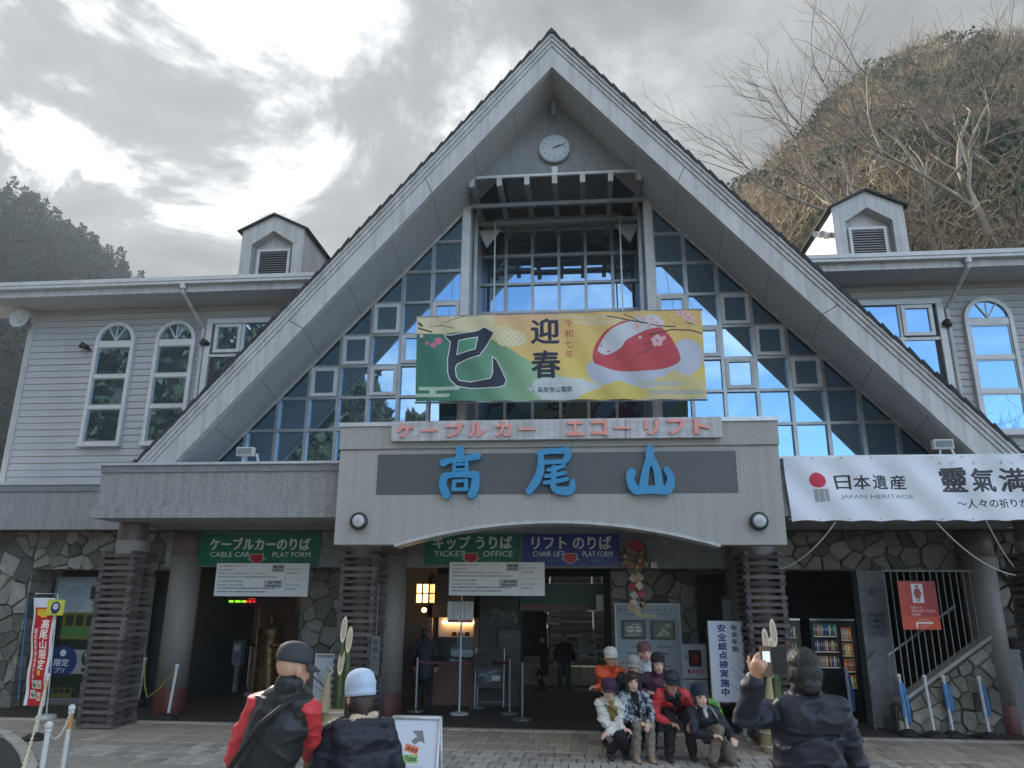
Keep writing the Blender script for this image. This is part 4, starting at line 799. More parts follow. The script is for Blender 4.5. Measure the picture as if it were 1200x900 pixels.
# ------------------------------------------------------------------ floodlights and spotlights on the walls
for px, lbl in ((289.5, 'small white floodlight standing on the left canopy edge before the glass'), (1103, 'small white floodlight standing above the white heritage banner')):
    p = at(px, 530 if px < 600 else 521.5, .75); fl = thing('floodlight', lbl, 'floodlight', (p[0], .75, 4.06), group='floodlights on the canopies')
    MB().box(p[0]-.14, p[0]+.14, .66, .76, p[2]-.07, p[2]+.07).build('housing', mm['white_frame'], fl); MB().box(p[0]-.12, p[0]+.12, .648, .659, p[2]-.05, p[2]+.05).build('lens', mm['lens'] if px < 0 else mm['concrete_dark'], fl)
    MB().bar((p[0]-.04, .73, p[2]-.07), (p[0]-.05, .73, 4.0), .025, .025).bar((p[0]+.15, .8, p[2]-.02), (p[0]+.22, .8, 4.0), .03, .03).build('bracket', mm['white_frame'], fl)
for px, py, lbl in ((97, 405, 'small black spotlight on the siding left of the two arched windows'), (239, 401, 'small black spotlight between the arched window and the downpipe'), (1112, 379, 'small black spotlight on the siding beside the right arched window')):
    p = at(px, py, YW-.2); sp = thing('spotlight', lbl, 'spotlight', (p[0], YW, p[2]), group='spotlights on the siding'); s = 1 if px > 600 else (-1 if px < 200 else 1)
    MB().tube([(p[0]-.05, YW-.22, p[2]+.02), (p[0]+.06, YW-.10, p[2]-.02)], [.075, .05], 12).build('housing', mm['dark_metal'], sp, smooth=True); MB().tube([(p[0]+.05, YW-.1, p[2]-.02), (p[0]+.06, YW-.02, p[2]-.04)], .025, 8).build('bracket', mm['dark_metal'], sp)
p = at(22, 372, 2.9); ds = thing('round_loudspeaker', 'round pale loudspeaker dish under the far left eaves', 'loudspeaker', (p[0], 3.1, p[2]))
MB().lathe([(.21, .02), (.22, .0), (.205, -.01), (.17, .03), (.07, .06), (.05, .02), (.0, .0)][::-1], (p[0], 2.9, p[2]), 28, 'Y').build('dish', mm['white_frame'], ds, smooth=True); MB().tube([(p[0], 2.95, p[2]-.02), (p[0]+.05, 3.2, p[2]-.15)], .09, 10).build('mount', mm['concrete_dark'], ds)
for i, (px, py) in enumerate(((963, 268), (970, 262))):
    p = at(px-2, py+ (4 if i == 0 else 9), 4.6+i*.4); cm = thing('security_camera', ('lower' if i == 0 else 'upper')+' of the two white cameras on the side of the right dormer', 'camera', (5.93, 4.7+i*.5, p[2]), group='cameras on the right dormer')
    y = 4.75+i*.45; z = p[2]; MB().tube([(5.90, y, z), (5.70, y-.18, z-.05)], .07, 10).build('housing', mm['white_paint'], cm, smooth=False); MB().tube([(5.95, y, z), (5.88, y, z)], .03, 8).build('bracket', mm['white_paint'], cm)
# ------------------------------------------------------------------ ground
mat('asphalt', (.055, .056, .058), (.04, .041, .043), 60, .9, .4, 150)
mat('bedding', (.060, .056, .050), (.04, .038, .034), 30, .95, .3)
mat('paver', (.40, .38, .345), (.28, .265, .24), 14, .85, .5, 90, rand=.28)
mat('floor_tile', (.42, .365, .30), (.33, .285, .235), 9, .7, .3, 60, rand=.16)
mat('kerb', (.50, .48, .44), (.38, .36, .33), 16, .85, .4, 90, rand=.15)
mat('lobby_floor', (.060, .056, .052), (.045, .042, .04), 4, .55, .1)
MB().box(-600, 600, -300, 900, -.6, -.03).build('ground', mm['asphalt'], kind='structure')
plz = MB().box(-30, 30, -20, 1.9, -.3, -.012).build('plaza', mm['bedding'], kind='structure')
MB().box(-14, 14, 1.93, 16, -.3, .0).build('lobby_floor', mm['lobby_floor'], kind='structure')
arcp = [(-9.6, 1.05), (-8.9, .85), (-8.25, .45), (-7.55, -.22), (-6.95, -.85), (-6.4, -1.5), (-6.0, -2.1), (-5.7, -2.8), (-5.5, -3.6)]
def left_of(x, y):
    for (x0, y0), (x1, y1) in zip(arcp[:-1], arcp[1:]):
        if y1 <= y <= y0: return x < x0+(x1-x0)*(y-y0)/(y1-y0)+.10
    return x < -9.0 and y < 1.0
def block_mesh(name, w_, d_, h_, ch=.008):
    q = MB(); a, b = w_/2, d_/2
    for z, e in ((-h_, 0), (-ch, 0), (0, ch)): q.v += [(-a+e, -b+e, z), (a-e, -b+e, z), (a-e, b-e, z), (-a+e, b-e, z)]
    q.f = [(8, 9, 10, 11)]
    for l in (0, 4):
        for i in range(4): j = (i+1) % 4; q.f.append((l+i, l+j, l+4+j, l+4+i))
    return q.mesh(name)
pm = block_mesh('paving_stone', .190, .318, .05, .010); pm.materials.append(mm['paver'])
cand = []
for r_ in range(34):
    y = .02-r_*.33
    for c_ in range(-48, 46):
        x = c_*.20+(.10 if r_ % 2 else 0)
        if left_of(x, y): continue
        cand.append((x, y))
cand.sort(key=lambda p: ((abs(p[0]) > 7.5) + (p[1] < -1.4 or p[0] < -6.8), -0*p[1], (p[0]-.35)**2*.02+abs(p[1]+.5)))
rest = MB()
for i, (x, y) in enumerate(cand):
    dz = random.gauss(0, .0022); rz = random.gauss(0, .008)
    if i < 300: o = put('paving_stone', pm, plz, loc=(x, y, dz)); o.rotation_euler = (random.gauss(0, .006), random.gauss(0, .006), rz)
    else: rest.add([(v.co.x+x, v.co.y+y, v.co.z+dz) for v in pm.vertices], [tuple(p.vertices) for p in pm.polygons])
rest.build('paving_stones', mm['paver'], plz, kind='stuff')
tm = block_mesh('paving_tile', .213, .508, .05, .005); tm.materials.append(mm['floor_tile'])
cells_ = []
for r_ in range(3):
    for c_ in range(-46, 46): cells_.append((c_*.219+(.11 if r_ % 2 else 0), .44+r_*.514))
cells_ = [c for c in cells_ if not left_of(*c)]
for x, y in cells_: o = put('paving_tile', tm, plz, loc=(x, y, .004+random.gauss(0, .0012))); o.rotation_euler = (random.gauss(0, .004), random.gauss(0, .004), 0)
km = block_mesh('kerb_stone', .33, .20, .06, .008); km.materials.append(mm['kerb'])
for c_ in range(-30, 30): put('kerb_stone', km, plz, loc=(c_*.337, 1.812, .012))
k2 = block_mesh('kerb_stone', .30, .16, .12, .015); k2.materials.append(mm['kerb'])
rd = MB().poly([(p[0], p[1], .002) for p in arcp]+[(-30, -3.6, .002), (-30, 1.05, .002)]).build('road', mm['asphalt'], kind='structure')
for (x0, y0), (x1, y1) in zip(arcp[:-1], arcp[1:]):
    d = math.hypot(x1-x0, y1-y0); n = max(1, round(d/.31)); a = math.atan2(y1-y0, x1-x0)
    for i in range(n): t = (i+.5)/n; o = put('kerb_stone', k2, rd, loc=(x0+(x1-x0)*t, y0+(y1-y0)*t, .035)); o.rotation_euler = (0, 0, a)
# ------------------------------------------------------------------ rubble stone walls
def crazy(parent, x0, x1, z0, z1, Y, size, seed, mats, keep=None, depth=.045, poly=None):
    r = random.Random(seed); S = []; nx, nz = max(1, round((x1-x0)/size)), max(1, round((z1-z0)/size))
    for i in range(-1, nx+1):
        for j in range(-1, nz+1): (r.random() < .16) or S.append((x0+(i+.5+r.uniform(-.45, .45))*(x1-x0)/nx, z0+(j+.5+r.uniform(-.42, .42))*(z1-z0)/nz))
    for k, (sx, sz) in enumerate(S):
        c = poly[:] if poly else [(x0, z0), (x1, z0), (x1, z1), (x0, z1)]
        for m, (tx_, tz_) in enumerate(S):
            if m == k or abs(tx_-sx) > size*3 or abs(tz_-sz) > size*3: continue
            a, b = tx_-sx, tz_-sz; c = clip_half(c, a, b, (tx_*tx_+tz_*tz_-sx*sx-sz*sz)/2)
            if len(c) < 3: break
        if len(c) < 3: continue
        c = inset(c, .006)
        if len(c) < 3: continue
        g = inset(c, .014)
        if len(g) < 3: continue
        A = abs(sum(g[i][0]*g[(i+1) % len(g)][1]-g[(i+1) % len(g)][0]*g[i][1] for i in range(len(g))))/2
        if A < .0012: continue
        d = depth*r.uniform(.6, 1.3); n, h = len(c), len(g); q = MB(); ta, tb = r.gauss(0, .10), r.gauss(0, .10)
        for p in c: q.v.append((p[0], Y, p[1]))
        for p in c: q.v.append((p[0], Y-d*.6, p[1]))
        for p in g: q.v.append((p[0], Y-d+(p[0]-sx)*ta+(p[1]-sz)*tb, p[1]))
        for i in range(n): j = (i+1) % n; q.f.append((i, j, n+j, n+i))
        if h == n:
            for i in range(n): j = (i+1) % n; q.f.append((n+i, n+j, 2*n+j, 2*n+i))
        q.f.append(tuple(range(2*n, 2*n+h)))
        q.build('stone', mm[mats[0] if r.random() < mats[2] else mats[1]], parent)
SW = ('stone', 'stone_light', .72)
w1 = MB().box(-12.5, -10.2, 2.95, 3.5, 0, 3.19).box(-10.2, -7.3, 2.95, 3.3, 2.46, 3.19).build('stone_wall', mm['mortar'], STB)
crazy(w1, -12.5, -10.2, 0, 3.19, 2.95, .27, 1, SW); crazy(w1, -10.2, -7.3, 2.46, 3.19, 2.95, .25, 2, SW)
for k in range(11):                                  # stones on the reveal
    z = k*.225; q = MB(); d = random.uniform(.02, .05); q.box(-10.199, -10.2+d, 2.90, 3.18+random.uniform(-.06, .06), z+.01, z+.215).build('stone', mm['stone_light' if k % 3 == 0 else 'stone'], w1); MB().box(-10.199, -10.2+d*.8, 3.27+random.uniform(-.04, .04), 3.5, z+.015, z+.21).build('stone', mm['stone'], w1)
w2 = MB().box(-5.05, -3.75, 3.5, 3.9, 0, 3.1).build('stone_wall', mm['mortar'], STB); crazy(w2, -5.05, -3.75, 0, 3.1, 3.5, .27, 3, SW)
w3 = MB().box(.82, 2.38, 3.6, 3.9, 0, 3.1).box(2.38, 2.92, 3.6, 3.9, 2.45, 3.1).box(2.92, 3.8, 3.6, 3.9, 0, 3.1).build('stone_wall', mm['mortar'], STB); crazy(w3, .82, 2.38, 0, 3.1, 3.6, .28, 4, ('stone', 'stone_light', .93)); crazy(w3, 2.38, 2.92, 2.45, 3.1, 3.6, .28, 5, SW); crazy(w3, 2.92, 3.8, 0, 3.1, 3.6, .28, 6, SW)
w4 = MB().box(3.7, 7.7, 2.95, 3.3, 2.5, 3.19).box(7.25, 12, 2.95, 3.3, 0, 3.19).build('stone_wall', mm['mortar'], STB); crazy(w4, 3.7, 7.7, 2.5, 3.19, 2.95, .27, 7, ('stone', 'stone_light', .95)); crazy(w4, 7.25, 9.5, 0, 2.5, 2.95, .3, 8, SW)
MB().box(5.04, 5.50, 2.95, 3.25, 0, 2.5).build('wall', mm['concrete_dark'], STB)
# stair wall with coping, steps and guard bars
sp_ = [(5.16, 0), (6.75, 0), (6.75, 1.42), (5.30, .46), (5.16, .40)]
w5 = MB().prism(sp_, 2.28, 2.5).build('stair_wall', mm['mortar'], STB); crazy(w5, 5.16, 6.75, 0, 1.45, 2.28, .21, 9, ('stone', 'stone_light', .45), poly=[(5.17, .01), (6.74, .01), (6.74, 1.39), (5.30, .43), (5.17, .37)])
MB().bar((5.22, 2.39, .45), (6.75, 2.39, 1.46), .3, .05).build('coping', mm['concrete'], w5)
for i in range(9): MB().box(5.2+i*.3, 5.5+i*.3, 2.5, 3.6, 0, .18*(i+1)).build('step', mm['concrete_dark'], STB)
br = thing('guard_bars', 'pale vertical metal guard bars above the sloping stone stair wall', 'railing', (5.9, 2.35, 1.2))
for i in range(14):
    x = 5.27+i*.103; MB().box(x-.008, x+.008, 2.34, 2.356, .50+(x-5.22)*.66, 2.46).build('bar', mat('bar_paint', (.20, .20, .19), (.15, .15, .145), 8, .5), br)
MB().box(5.22, 6.66, 2.33, 2.372, 2.461, 2.495).build('top_rail', mm['bar_paint'], br)
hr = thing('handrail', 'bright dashed handrail climbing behind the guard bars', 'handrail', (5.8, 2.7, 1)); MB().tube([(5.32, 2.75, 1.13), (6.5, 2.75, 1.93)], .02, 8).tube([(5.32, 2.75, 1.13), (5.32, 2.75, .3)], .018, 8).build('rail', mm['steel'], hr)
hr = thing('handrail', 'thin grey handrail on posts left of the guard bars', 'handrail', (5.0, 2.7, 0)); MB().tube([(5.55, 3.3, 1.46), (4.98, 2.75, 1.02), (4.98, 2.75, 0)], .018, 8).build('rail', mm['steel'], hr)
# interior shell
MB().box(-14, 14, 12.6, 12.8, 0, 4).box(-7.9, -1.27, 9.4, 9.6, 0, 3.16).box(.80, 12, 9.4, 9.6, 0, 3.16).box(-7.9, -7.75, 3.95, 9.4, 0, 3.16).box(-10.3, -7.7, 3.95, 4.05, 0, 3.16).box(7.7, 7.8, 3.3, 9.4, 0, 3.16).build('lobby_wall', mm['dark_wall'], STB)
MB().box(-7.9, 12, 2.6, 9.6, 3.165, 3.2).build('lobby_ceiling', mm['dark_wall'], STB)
for i, (x0, x1) in enumerate(((-7.45, -3.75), (-3.75, 3.75))): MB().box(x0, x1, 2.74+.01*i, 3.0, 2.52, 3.16).build('lintel', mm['concrete_dark'], STB)
# ------------------------------------------------------------------ columns and slatted pillars
def column(x, y, lab, parent=None):
    c = thing('round_column', lab, 'column', (x, y, 0), group='round columns with red feet')
    MB().lathe([(.27, .42), (.27, 2.72)], (x, y, 0), 28).build('shaft', mm['column_paint'], c, smooth=False)
    MB().lathe([(.275, 0), (.28, .02), (.28, .40), (.272, .42)], (x, y, 0), 28).build('red_foot', mm['column_red'], c)
    MB().lathe([(.272, 2.72), (.285, 2.73), (.285, 3.16)], (x, y, 0), 28).build('collar', mm['column_band'], c)
    for p in c.children: 
        for f in p.data.polygons: f.use_smooth = len(f.vertices) == 4
column(-7.06, 2.82, 'round grey brown column with red foot, just right of the far left slatted pillar')
column(-3.12, 3.62-.9, 'round grey brown column with red foot beside the ticket booth'); column(3.1, 2.72, 'round column hidden behind the slatted pillar next to the photographer'); column(6.93, 2.72, 'round grey brown column with red foot, right of the stair guard bars')
bmsh = []
for L_ in (.60, .70):
    q = MB(); q.box(-L_/2, L_/2, -.03, .03, -.026, .026); m_ = q.mesh('slat'); m_.materials.append(mm['slat_wood']); bmsh.append(m_)
def slat_pillar(x0, lab, w_=.56, d_=.66, y0=1.0):
    cx_, cy_ = x0+w_/2, y0+d_/2
    c = thing('slatted_pillar', lab, 'pillar', (cx_, cy_, 0), group='pillars clad in stacked timber slats')
    MB().lathe([(.24, 0), (.24, 3.16)], (cx_, cy_, 0), 24).build('core', mm['column_band'], c, smooth=False)
    MB().lathe([(.225, 2.60), (.242, 2.61), (.242, 2.88), (.235, 2.9)], (cx_, cy_, 0), 24).build('pale_band', mm['column_paint'], c)
    n = 27; dz = 2.68/n
    for i in range(n):
        z = .05+i*dz
        for s in (-1, 1):
            o = put('slat', bmsh[0], c, loc=(random.uniform(-.012, .012), s*(d_/2-.03)+random.uniform(-.006, .006), z)); o.scale = (1+random.uniform(-.03, .04), 1, 1+random.uniform(-.12, .12)); o.rotation_euler = (0, random.gauss(0, .006), random.gauss(0, .01))
            o = put('slat', bmsh[1], c, loc=(s*(w_/2-.03)+random.uniform(-.006, .006), random.uniform(-.01, .01), z+dz/2)); o.rotation_euler = (0, 0, math.pi/2+random.gauss(0, .01)); o.scale = (1, 1, 1+random.uniform(-.12, .12))
slat_pillar(-7.55, 'far left pillar clad in stacked dark timber slats'); slat_pillar(-3.50, 'slatted timber pillar under the left end of the sign block'); slat_pillar(2.76, 'slatted timber pillar under the right end of the sign block'); slat_pillar(6.86, 'slatted timber pillar at the right edge of the picture')
hp = thing('hanging_plate', 'narrow hanging grey plate with vertical characters on the slatted pillar', 'sign', (-2.87, 1.0, 1.6)); MB().box(-2.93, -2.80, .955, .975, .86, 1.42).build('plate', mm['steel'], hp); sheet('print', mm['hanging_plate_print'], (-2.93, .952, .86), (-2.80, .952, .86), (-2.80, .952, 1.42), (-2.93, .952, 1.42), parent=hp)
MB().tube([(-2.865, .965, 1.42), (-2.865, .965, 2.2)], .006, 5).build('cord', mm['steel'], hp)
# ------------------------------------------------------------------ banners on the facade
def board(name, label, cat, m, P, Y, th=.03, frame=None, group=None, fm=None, z=None):
    (x0, z0, x1, z1) = P; t = thing(name, label, cat, ((x0+x1)/2, Y, z0), group=group)
    MB().box(x0, x1, Y+.003, Y+th, z0, z1).build('panel', mm[fm or 'alu'], t); sheet('print', mm[m], (x0, Y, z0), (x1, Y, z0), (x1, Y, z1), (x0, Y, z1), parent=t)
    if frame: MB().box(x0-frame, x1+frame, Y-.012, Y+th, z1, z1+frame).box(x0-frame, x1+frame, Y-.012, Y+th, z0-frame, z0).box(x0-frame, x0, Y-.012, Y+th, z0, z1).box(x1, x1+frame, Y-.012, Y+th, z0, z1).build('frame', mm[fm or 'alu'], t)
    return t
YB = 1.55; c_ = [at(487, 470.5, YB), at(828, 467, YB), at(822, 363, YB), at(488.5, 372, YB)]
nb = thing('new_year_banner', 'wide new year banner with green mountain, big dark character and red dome', 'banner', (X0, YB, 5.2))
sheet('cloth', mm['new_year_banner_print'], *c_, nx=90, ny=24, disp=lambda u, v: (0, -.026*math.sin(u*46+v*9)*(.3+.7*abs(math.sin(u*7)))-.012*math.sin(v*5+u*13), 0), parent=nb)
MB().tube([c_[3]+np.array([-.02, .03, .015]), c_[2]+np.array([.02, .03, .015])], .018, 6).tube([c_[0]+np.array([-.02, .03, -.015]), c_[1]+np.array([.02, .03, -.015])], .018, 6).build('hem_pipe', mm['alu'], nb)
MB().tube([c_[3]+np.array([.15, .03, 0]), (c_[3][0]+.45, 2.5, 8.6)], .004, 4).tube([c_[2]+np.array([-.12, .03, 0]), (c_[2][0]-.45, 2.5, 8.4)], .004, 4).tube([c_[1]+np.array([-.35, .03, 0]), (c_[1][0]-.35, 2.3, 4.3)], .012, 5).build('cord', mm['dark_metal'], nb)
YH = .36; hx0, hx1 = 3.30, 3.30+(6.73-3.30)*2400/1225.; zt, zb2 = 4.045, 3.09
def hd(u, v):
    px_ = u*16.0; s_ = abs(math.sin(math.pi*px_)) ; return (0, -.030*math.sin(u*60+v*6)*(1-.5*abs(2*v-1))-.02*math.sin(u*31-v*5), -.022*s_*(v) + .02*s_*(1-v))
hb = thing('heritage_banner', 'long white banner with a red disc and black lettering tied along the right canopy', 'banner', (5.5, YH, 3.1))
sheet('cloth', mm['heritage_banner_print'], (hx0+.05, YH, zb2), (hx1, YH, zb2), (hx1, YH, zt), (hx0, YH, zt), nx=140, ny=14, disp=hd, parent=hb)
gm_ = MB()
for i in range(17): x = hx0+(hx1-hx0)*i/16; gm_.ball((x, YH-.01, zt-.03), .012, 6, 4).ball((x+.02, YH-.01, zb2+.03), .012, 6, 4)
gm_.build('grommets', mm['alu'], hb)
for lab, (ax, ay), (bx, by), sag in (('pale rope slung from the banner hem towards the slatted pillar', (979, 612), (915, 667), .10), ('pale rope slung from the banner hem down to the right column', (1098, 613), (1190, 674), .14), ('shorter thin rope hanging from the banner hem beside the right column', (1156, 611), (1188, 664), .05)):
    A, B = at(ax, ay, YH), at(bx, by, 1.0 if bx < 1000 else 1.1)
    pts = [A*(1-t)+B*t-np.array([0, 0, sag*4*t*(1-t)]) for t in np.linspace(0, 1, 12)]
    o = MB().tube(pts, .009, 6).build('rope', mm['rope_white'], None, label=lab, cat='rope', group='ropes below the heritage banner')
# ------------------------------------------------------------------ overhead signs
board('cable_car_sign', 'green overhead sign for the cable car platform with a red arrow', 'sign', 'cable_car_sign_print', (-6.78, 2.545, -4.48, 3.11), 2.68, .05)
board('ticket_office_sign', 'green overhead sign for the ticket office with a red arrow', 'sign', 'ticket_office_sign_print', (-2.52, 2.56, -.80, 3.14), 2.68, .05)
board('chair_lift_sign', 'blue overhead sign for the chair lift platform with a red arrow', 'sign', 'chair_lift_sign_print', (-.73, 2.56, .96, 3.135), 2.68, .05)
board('notice_board', 'white notice board with small print hanging below the green cable car sign', 'notice', 'notice_board_print', (-6.35, 2.0, -4.60, 2.58), 2.58, .02, group='white notice boards under the overhead signs', fm='white_paint')
board('notice_board', 'white notice board with small print hanging below the ticket office sign', 'notice', 'notice_board_print', (-2.04, 2.04, -.35, 2.61), 2.58, .02, group='white notice boards under the overhead signs', fm='white_paint')
# ------------------------------------------------------------------ left window, flag
board('window_poster', 'shop window filled with a collage poster of train, badges and leaves', 'poster', 'shop_window_poster_print', (-10.12, .10, -8.15, 2.30), 3.62, .03, .05, fm='alu')
MB().box(-10.15, -8.0, 3.52, 3.6, .0, .09).build('window_sill', mm['steel'], STB)
fl = thing('promotional_flag', 'tall red and white flag with vertical lettering and a yellow badge on top', 'flag', (-9.05, 1.9, 0)); F_ = [(-9.15, 1.9, .20), (-8.72, 1.86, .20), (-8.88, 1.88, 1.95), (-9.27, 1.9, 1.95)]
sheet('cloth', mm['promotional_flag_print'], *F_, nx=8, ny=24, disp=lambda u, v: (0, .03*math.sin(u*5+v*4)+.015*math.sin(v*17), 0), parent=fl)
MB().tube([(-8.70, 1.9, 0), (-8.86, 1.9, 2.02), (-9.28, 1.9, 2.02)], .012, 6).lathe([(.16, 0), (.17, .02), (.15, .06), (.03, .08)], (-8.7, 1.9, 0), 14).build('pole', mm['white_paint'], fl)
MB().tube([(-9.27, 1.93, 2.0), (-9.45, 1.95, 1.95), (-9.3, 1.95, .3)], .01, 5).build('cord', mm['blue_cloth'], fl)
q = MB(); q.uv = [(0, 0), (1, 0), (1, 1), (0, 1)]; q.quad((-8.98, 1.84, 1.66), (-8.66, 1.84, 1.66), (-8.66, 1.84, 1.92), (-8.98, 1.84, 1.92)).build('badge', mm['flag_badge_print'], fl)
# ------------------------------------------------------------------ between the pillars
ib = thing('inspection_sign', 'tall white standing sign with blue vertical lettering near the right slatted pillar', 'sign', (2.5, 1.6, 0)); MB().box(2.25, 2.79, 1.605, 1.66, .50, 1.68).box(2.30, 2.36, 1.62, 1.65, 0, .5).box(2.68, 2.74, 1.62, 1.65, 0, .5).box(2.3, 2.36, 1.4, 1.9, 0, .04).box(2.68, 2.74, 1.4, 1.9, 0, .04).build('stand', mm['white_paint'], ib)
sheet('print', mm['inspection_sign_print'], (2.26, 1.6, .51), (2.78, 1.6, .51), (2.78, 1.6, 1.67), (2.26, 1.6, 1.67), parent=ib)
rb = board('route_board', 'grey route information board with two dark screens on the stone wall', 'board', 'route_board_print', (.90, .0, 2.03, 1.90), 3.46, .05, .025, fm='white_paint')
for x0, m_, nm in ((1.0, 'service_screen_print', 'screen'), (1.52, 'trail_screen_print', 'screen')):
    MB().box(x0, x0+.42, 3.40, 3.455, 1.31, 1.63).build(nm, mm['dark_metal'], rb); sheet('picture', mm[m_], (x0+.02, 3.397, 1.325), (x0+.40, 3.397, 1.325), (x0+.40, 3.397, 1.615), (x0+.02, 3.397, 1.615), parent=rb)
ae = thing('defibrillator_cabinet', 'white defibrillator cabinet with a red window next to the route board', 'cabinet', (2.25, 3.4, 0)); MB().box(2.04, 2.47, 3.42, 3.62, .66, 1.23).build('cabinet', mm['white_paint'], ae); MB().box(2.05, 2.46, 3.40, 3.6, .0, .64).build('pedestal', mm['white_paint'], ae)
sheet('door', mm['defibrillator_door_print'], (2.06, 3.417, .68), (2.45, 3.417, .68), (2.45, 3.417, 1.21), (2.06, 3.417, 1.21), parent=ae); sheet('note', mm['handwritten_note_print'], (2.09, 3.397, .26), (2.42, 3.397, .26), (2.42, 3.397, .6), (2.09, 3.397, .6), parent=ae)
MB().box(2.50, 2.72, 3.55, 3.6, 0, 1.5).build('red_door', mm['column_red'], None, label='dark red door leaf between the defibrillator and the inspection sign', cat='door')
board('pale_board', 'plain pale board standing half hidden behind the right slatted pillar', 'board', 'pale_board_print', (2.75, .9, 3.62, 2.05), 2.3+.8, .04, group=None)
# new-year wreath of fans, ribbon and folded papers
_w = at(744, 652, 2.62); WX, WY_, WZ = _w[0], 2.62, _w[2]
wr = thing('new_year_wreath', 'new year wreath of red fans, gold paper and straw with folded streamers below', 'wreath', (WX, WY_, WZ))
mat('wreath_red', (.45, .03, .05), (.3, .02, .03), 30, .6, rand=.2); mat('wreath_gold', (.50, .36, .15), (.34, .23, .09), 30, .5, rand=.3); mat('wreath_cream', (.62, .55, .45), (.5, .42, .32), 30, .7, rand=.2); mat('wreath_dark', (.12, .05, .05), (.05, .06, .03), 30, .8, rand=.4)
r2 = random.Random(4)
for i in range(120):
    a = r2.uniform(0, 2*math.pi); rr_ = .21*math.sqrt(r2.random()); x, z = WX+rr_*math.cos(a), WZ+.02+rr_*.92*math.sin(a); a2 = a+r2.gauss(0, .35); d = r2.uniform(.05, .085); w_ = r2.uniform(.014, .028); y = WY_-.02-r2.uniform(0, .12)
    ux, uz = math.cos(a2), math.sin(a2); px_, pz_ = -uz*w_, ux*w_; q = MB(); q.prism([(x-px_*.3, z-pz_*.3), (x+ux*d-px_, z+uz*d-pz_), (x+ux*d*1.1, z+uz*d*1.1), (x+ux*d+px_, z+uz*d+pz_), (x+px_*.3, z+pz_*.3)], y-.004, y+.004)
    q.build('petal', mm[r2.choice(['wreath_red', 'wreath_gold', 'wreath_cream', 'wreath_dark', 'wreath_dark'])], wr)
for i in range(9):
    a = math.pi*(.12+.76*i/8); q = MB(); u = .16; q.prism([(WX, WZ+.06), (WX+u*math.cos(a)+.03, WZ+.10+u*math.sin(a)), (WX+u*1.05*math.cos(a-.05), WZ+.10+u*1.05*math.sin(a)), (WX+u*math.cos(a)-.03, WZ+.10+u*math.sin(a))], WY_-.16-.004*i, WY_-.155-.004*i).build('fan_blade', mm['wreath_red'], wr)
MB().tube([(WX+.02, WY_-.05, WZ-.28), (WX+.03, WY_-.06, WZ-.5)], [.06, .05], 10).build('straw_knot', mm['wreath_gold'], wr)
for i, (dx, dz, m_) in enumerate(((-.07, -.44, 'wreath_cream'), (.08, -.42, 'wreath_cream'), (-.09, -.60, 'wreath_red'), (.06, -.58, 'wreath_cream'), (-.05, -.76, 'wreath_cream'), (.09, -.74, 'wreath_red'), (-.07, -.90, 'wreath_cream'), (.03, -.97, 'wreath_cream'), (-.13, -1.0, 'wreath_gold'), (.12, -.95, 'wreath_gold'), (0, -1.08, 'wreath_gold'))):
    s_ = .075; x, z, y = WX+dx*.8, WZ+dz*.86, WY_-.10-.012*(i % 2); MB().prism([(x, z-s_), (x+s_, z-.01), (x+.01, z+s_), (x-s_, z+.01)], y, y+.008).build('folded_paper', mm[m_], wr)
jl = MB().box(1.50, 1.60, 2.62, 2.73, 2.52, 2.62).build('junction_lamp', mm['white_paint'], None, label='small white box lamp on the stone wall right of the wreath', cat='lamp')
# ------------------------------------------------------------------ right bay
tsn = board('toilet_sign', "orange red women's toilet sign hung on the guard bars", 'sign', 'toilet_sign_print', (5.41, 1.56, 5.99, 2.31), 2.20, .02)
board('small_toilet_sign', 'small grey toilet pictogram sign on the dark wall above the no smoking notice', 'sign', 'small_toilet_sign_print', (5.16, 2.06, 5.33, 2.24), 2.93, .01)
board('no_smoking_sign', 'small grey no smoking notice on the dark wall left of the guard bars', 'sign', 'no_smoking_sign_print', (5.12, 1.40, 5.42, 1.80), 2.93, .01)
def vending(x0, x1, Y, z1, lab, parts):
    t = thing('vending_machine', lab, 'vending machine', ((x0+x1)/2, Y, 0), group='vending machines in the dark bay'); MB().box(x0, x1, Y+.02, Y+.75, .03, z1).build('cabinet', mm['dark_metal'], t)
    for m_, a, b, c, d in parts: sheet('display', mm[m_], (x0+a, Y+.012, b), (x0+c, Y+.012, b), (x0+c, Y+.012, d), (x0+a, Y+.012, d), parent=t)
    MB().box(x0+.05, x1-.05, Y, Y+.02, .12, .30).build('delivery_flap', mm['rubber'], t); MB().box(x0, x1, Y-.01, Y+.02, z1-.03, z1).build('top_rail', mm['steel'], t)
vending(4.60, 5.42, 4.5, 1.66, 'vending machine with glowing rows of cold and hot drinks', [('cold_drinks_print', .04, .75, .50, 1.58), ('hot_drinks_print', .54, .40, .76, 1.52)])
vending(3.55, 4.42, 4.5, 1.66, 'darker vending machine half hidden behind the slatted pillar', [('second_machine_print', .3, 1.0, .82, 1.55)])
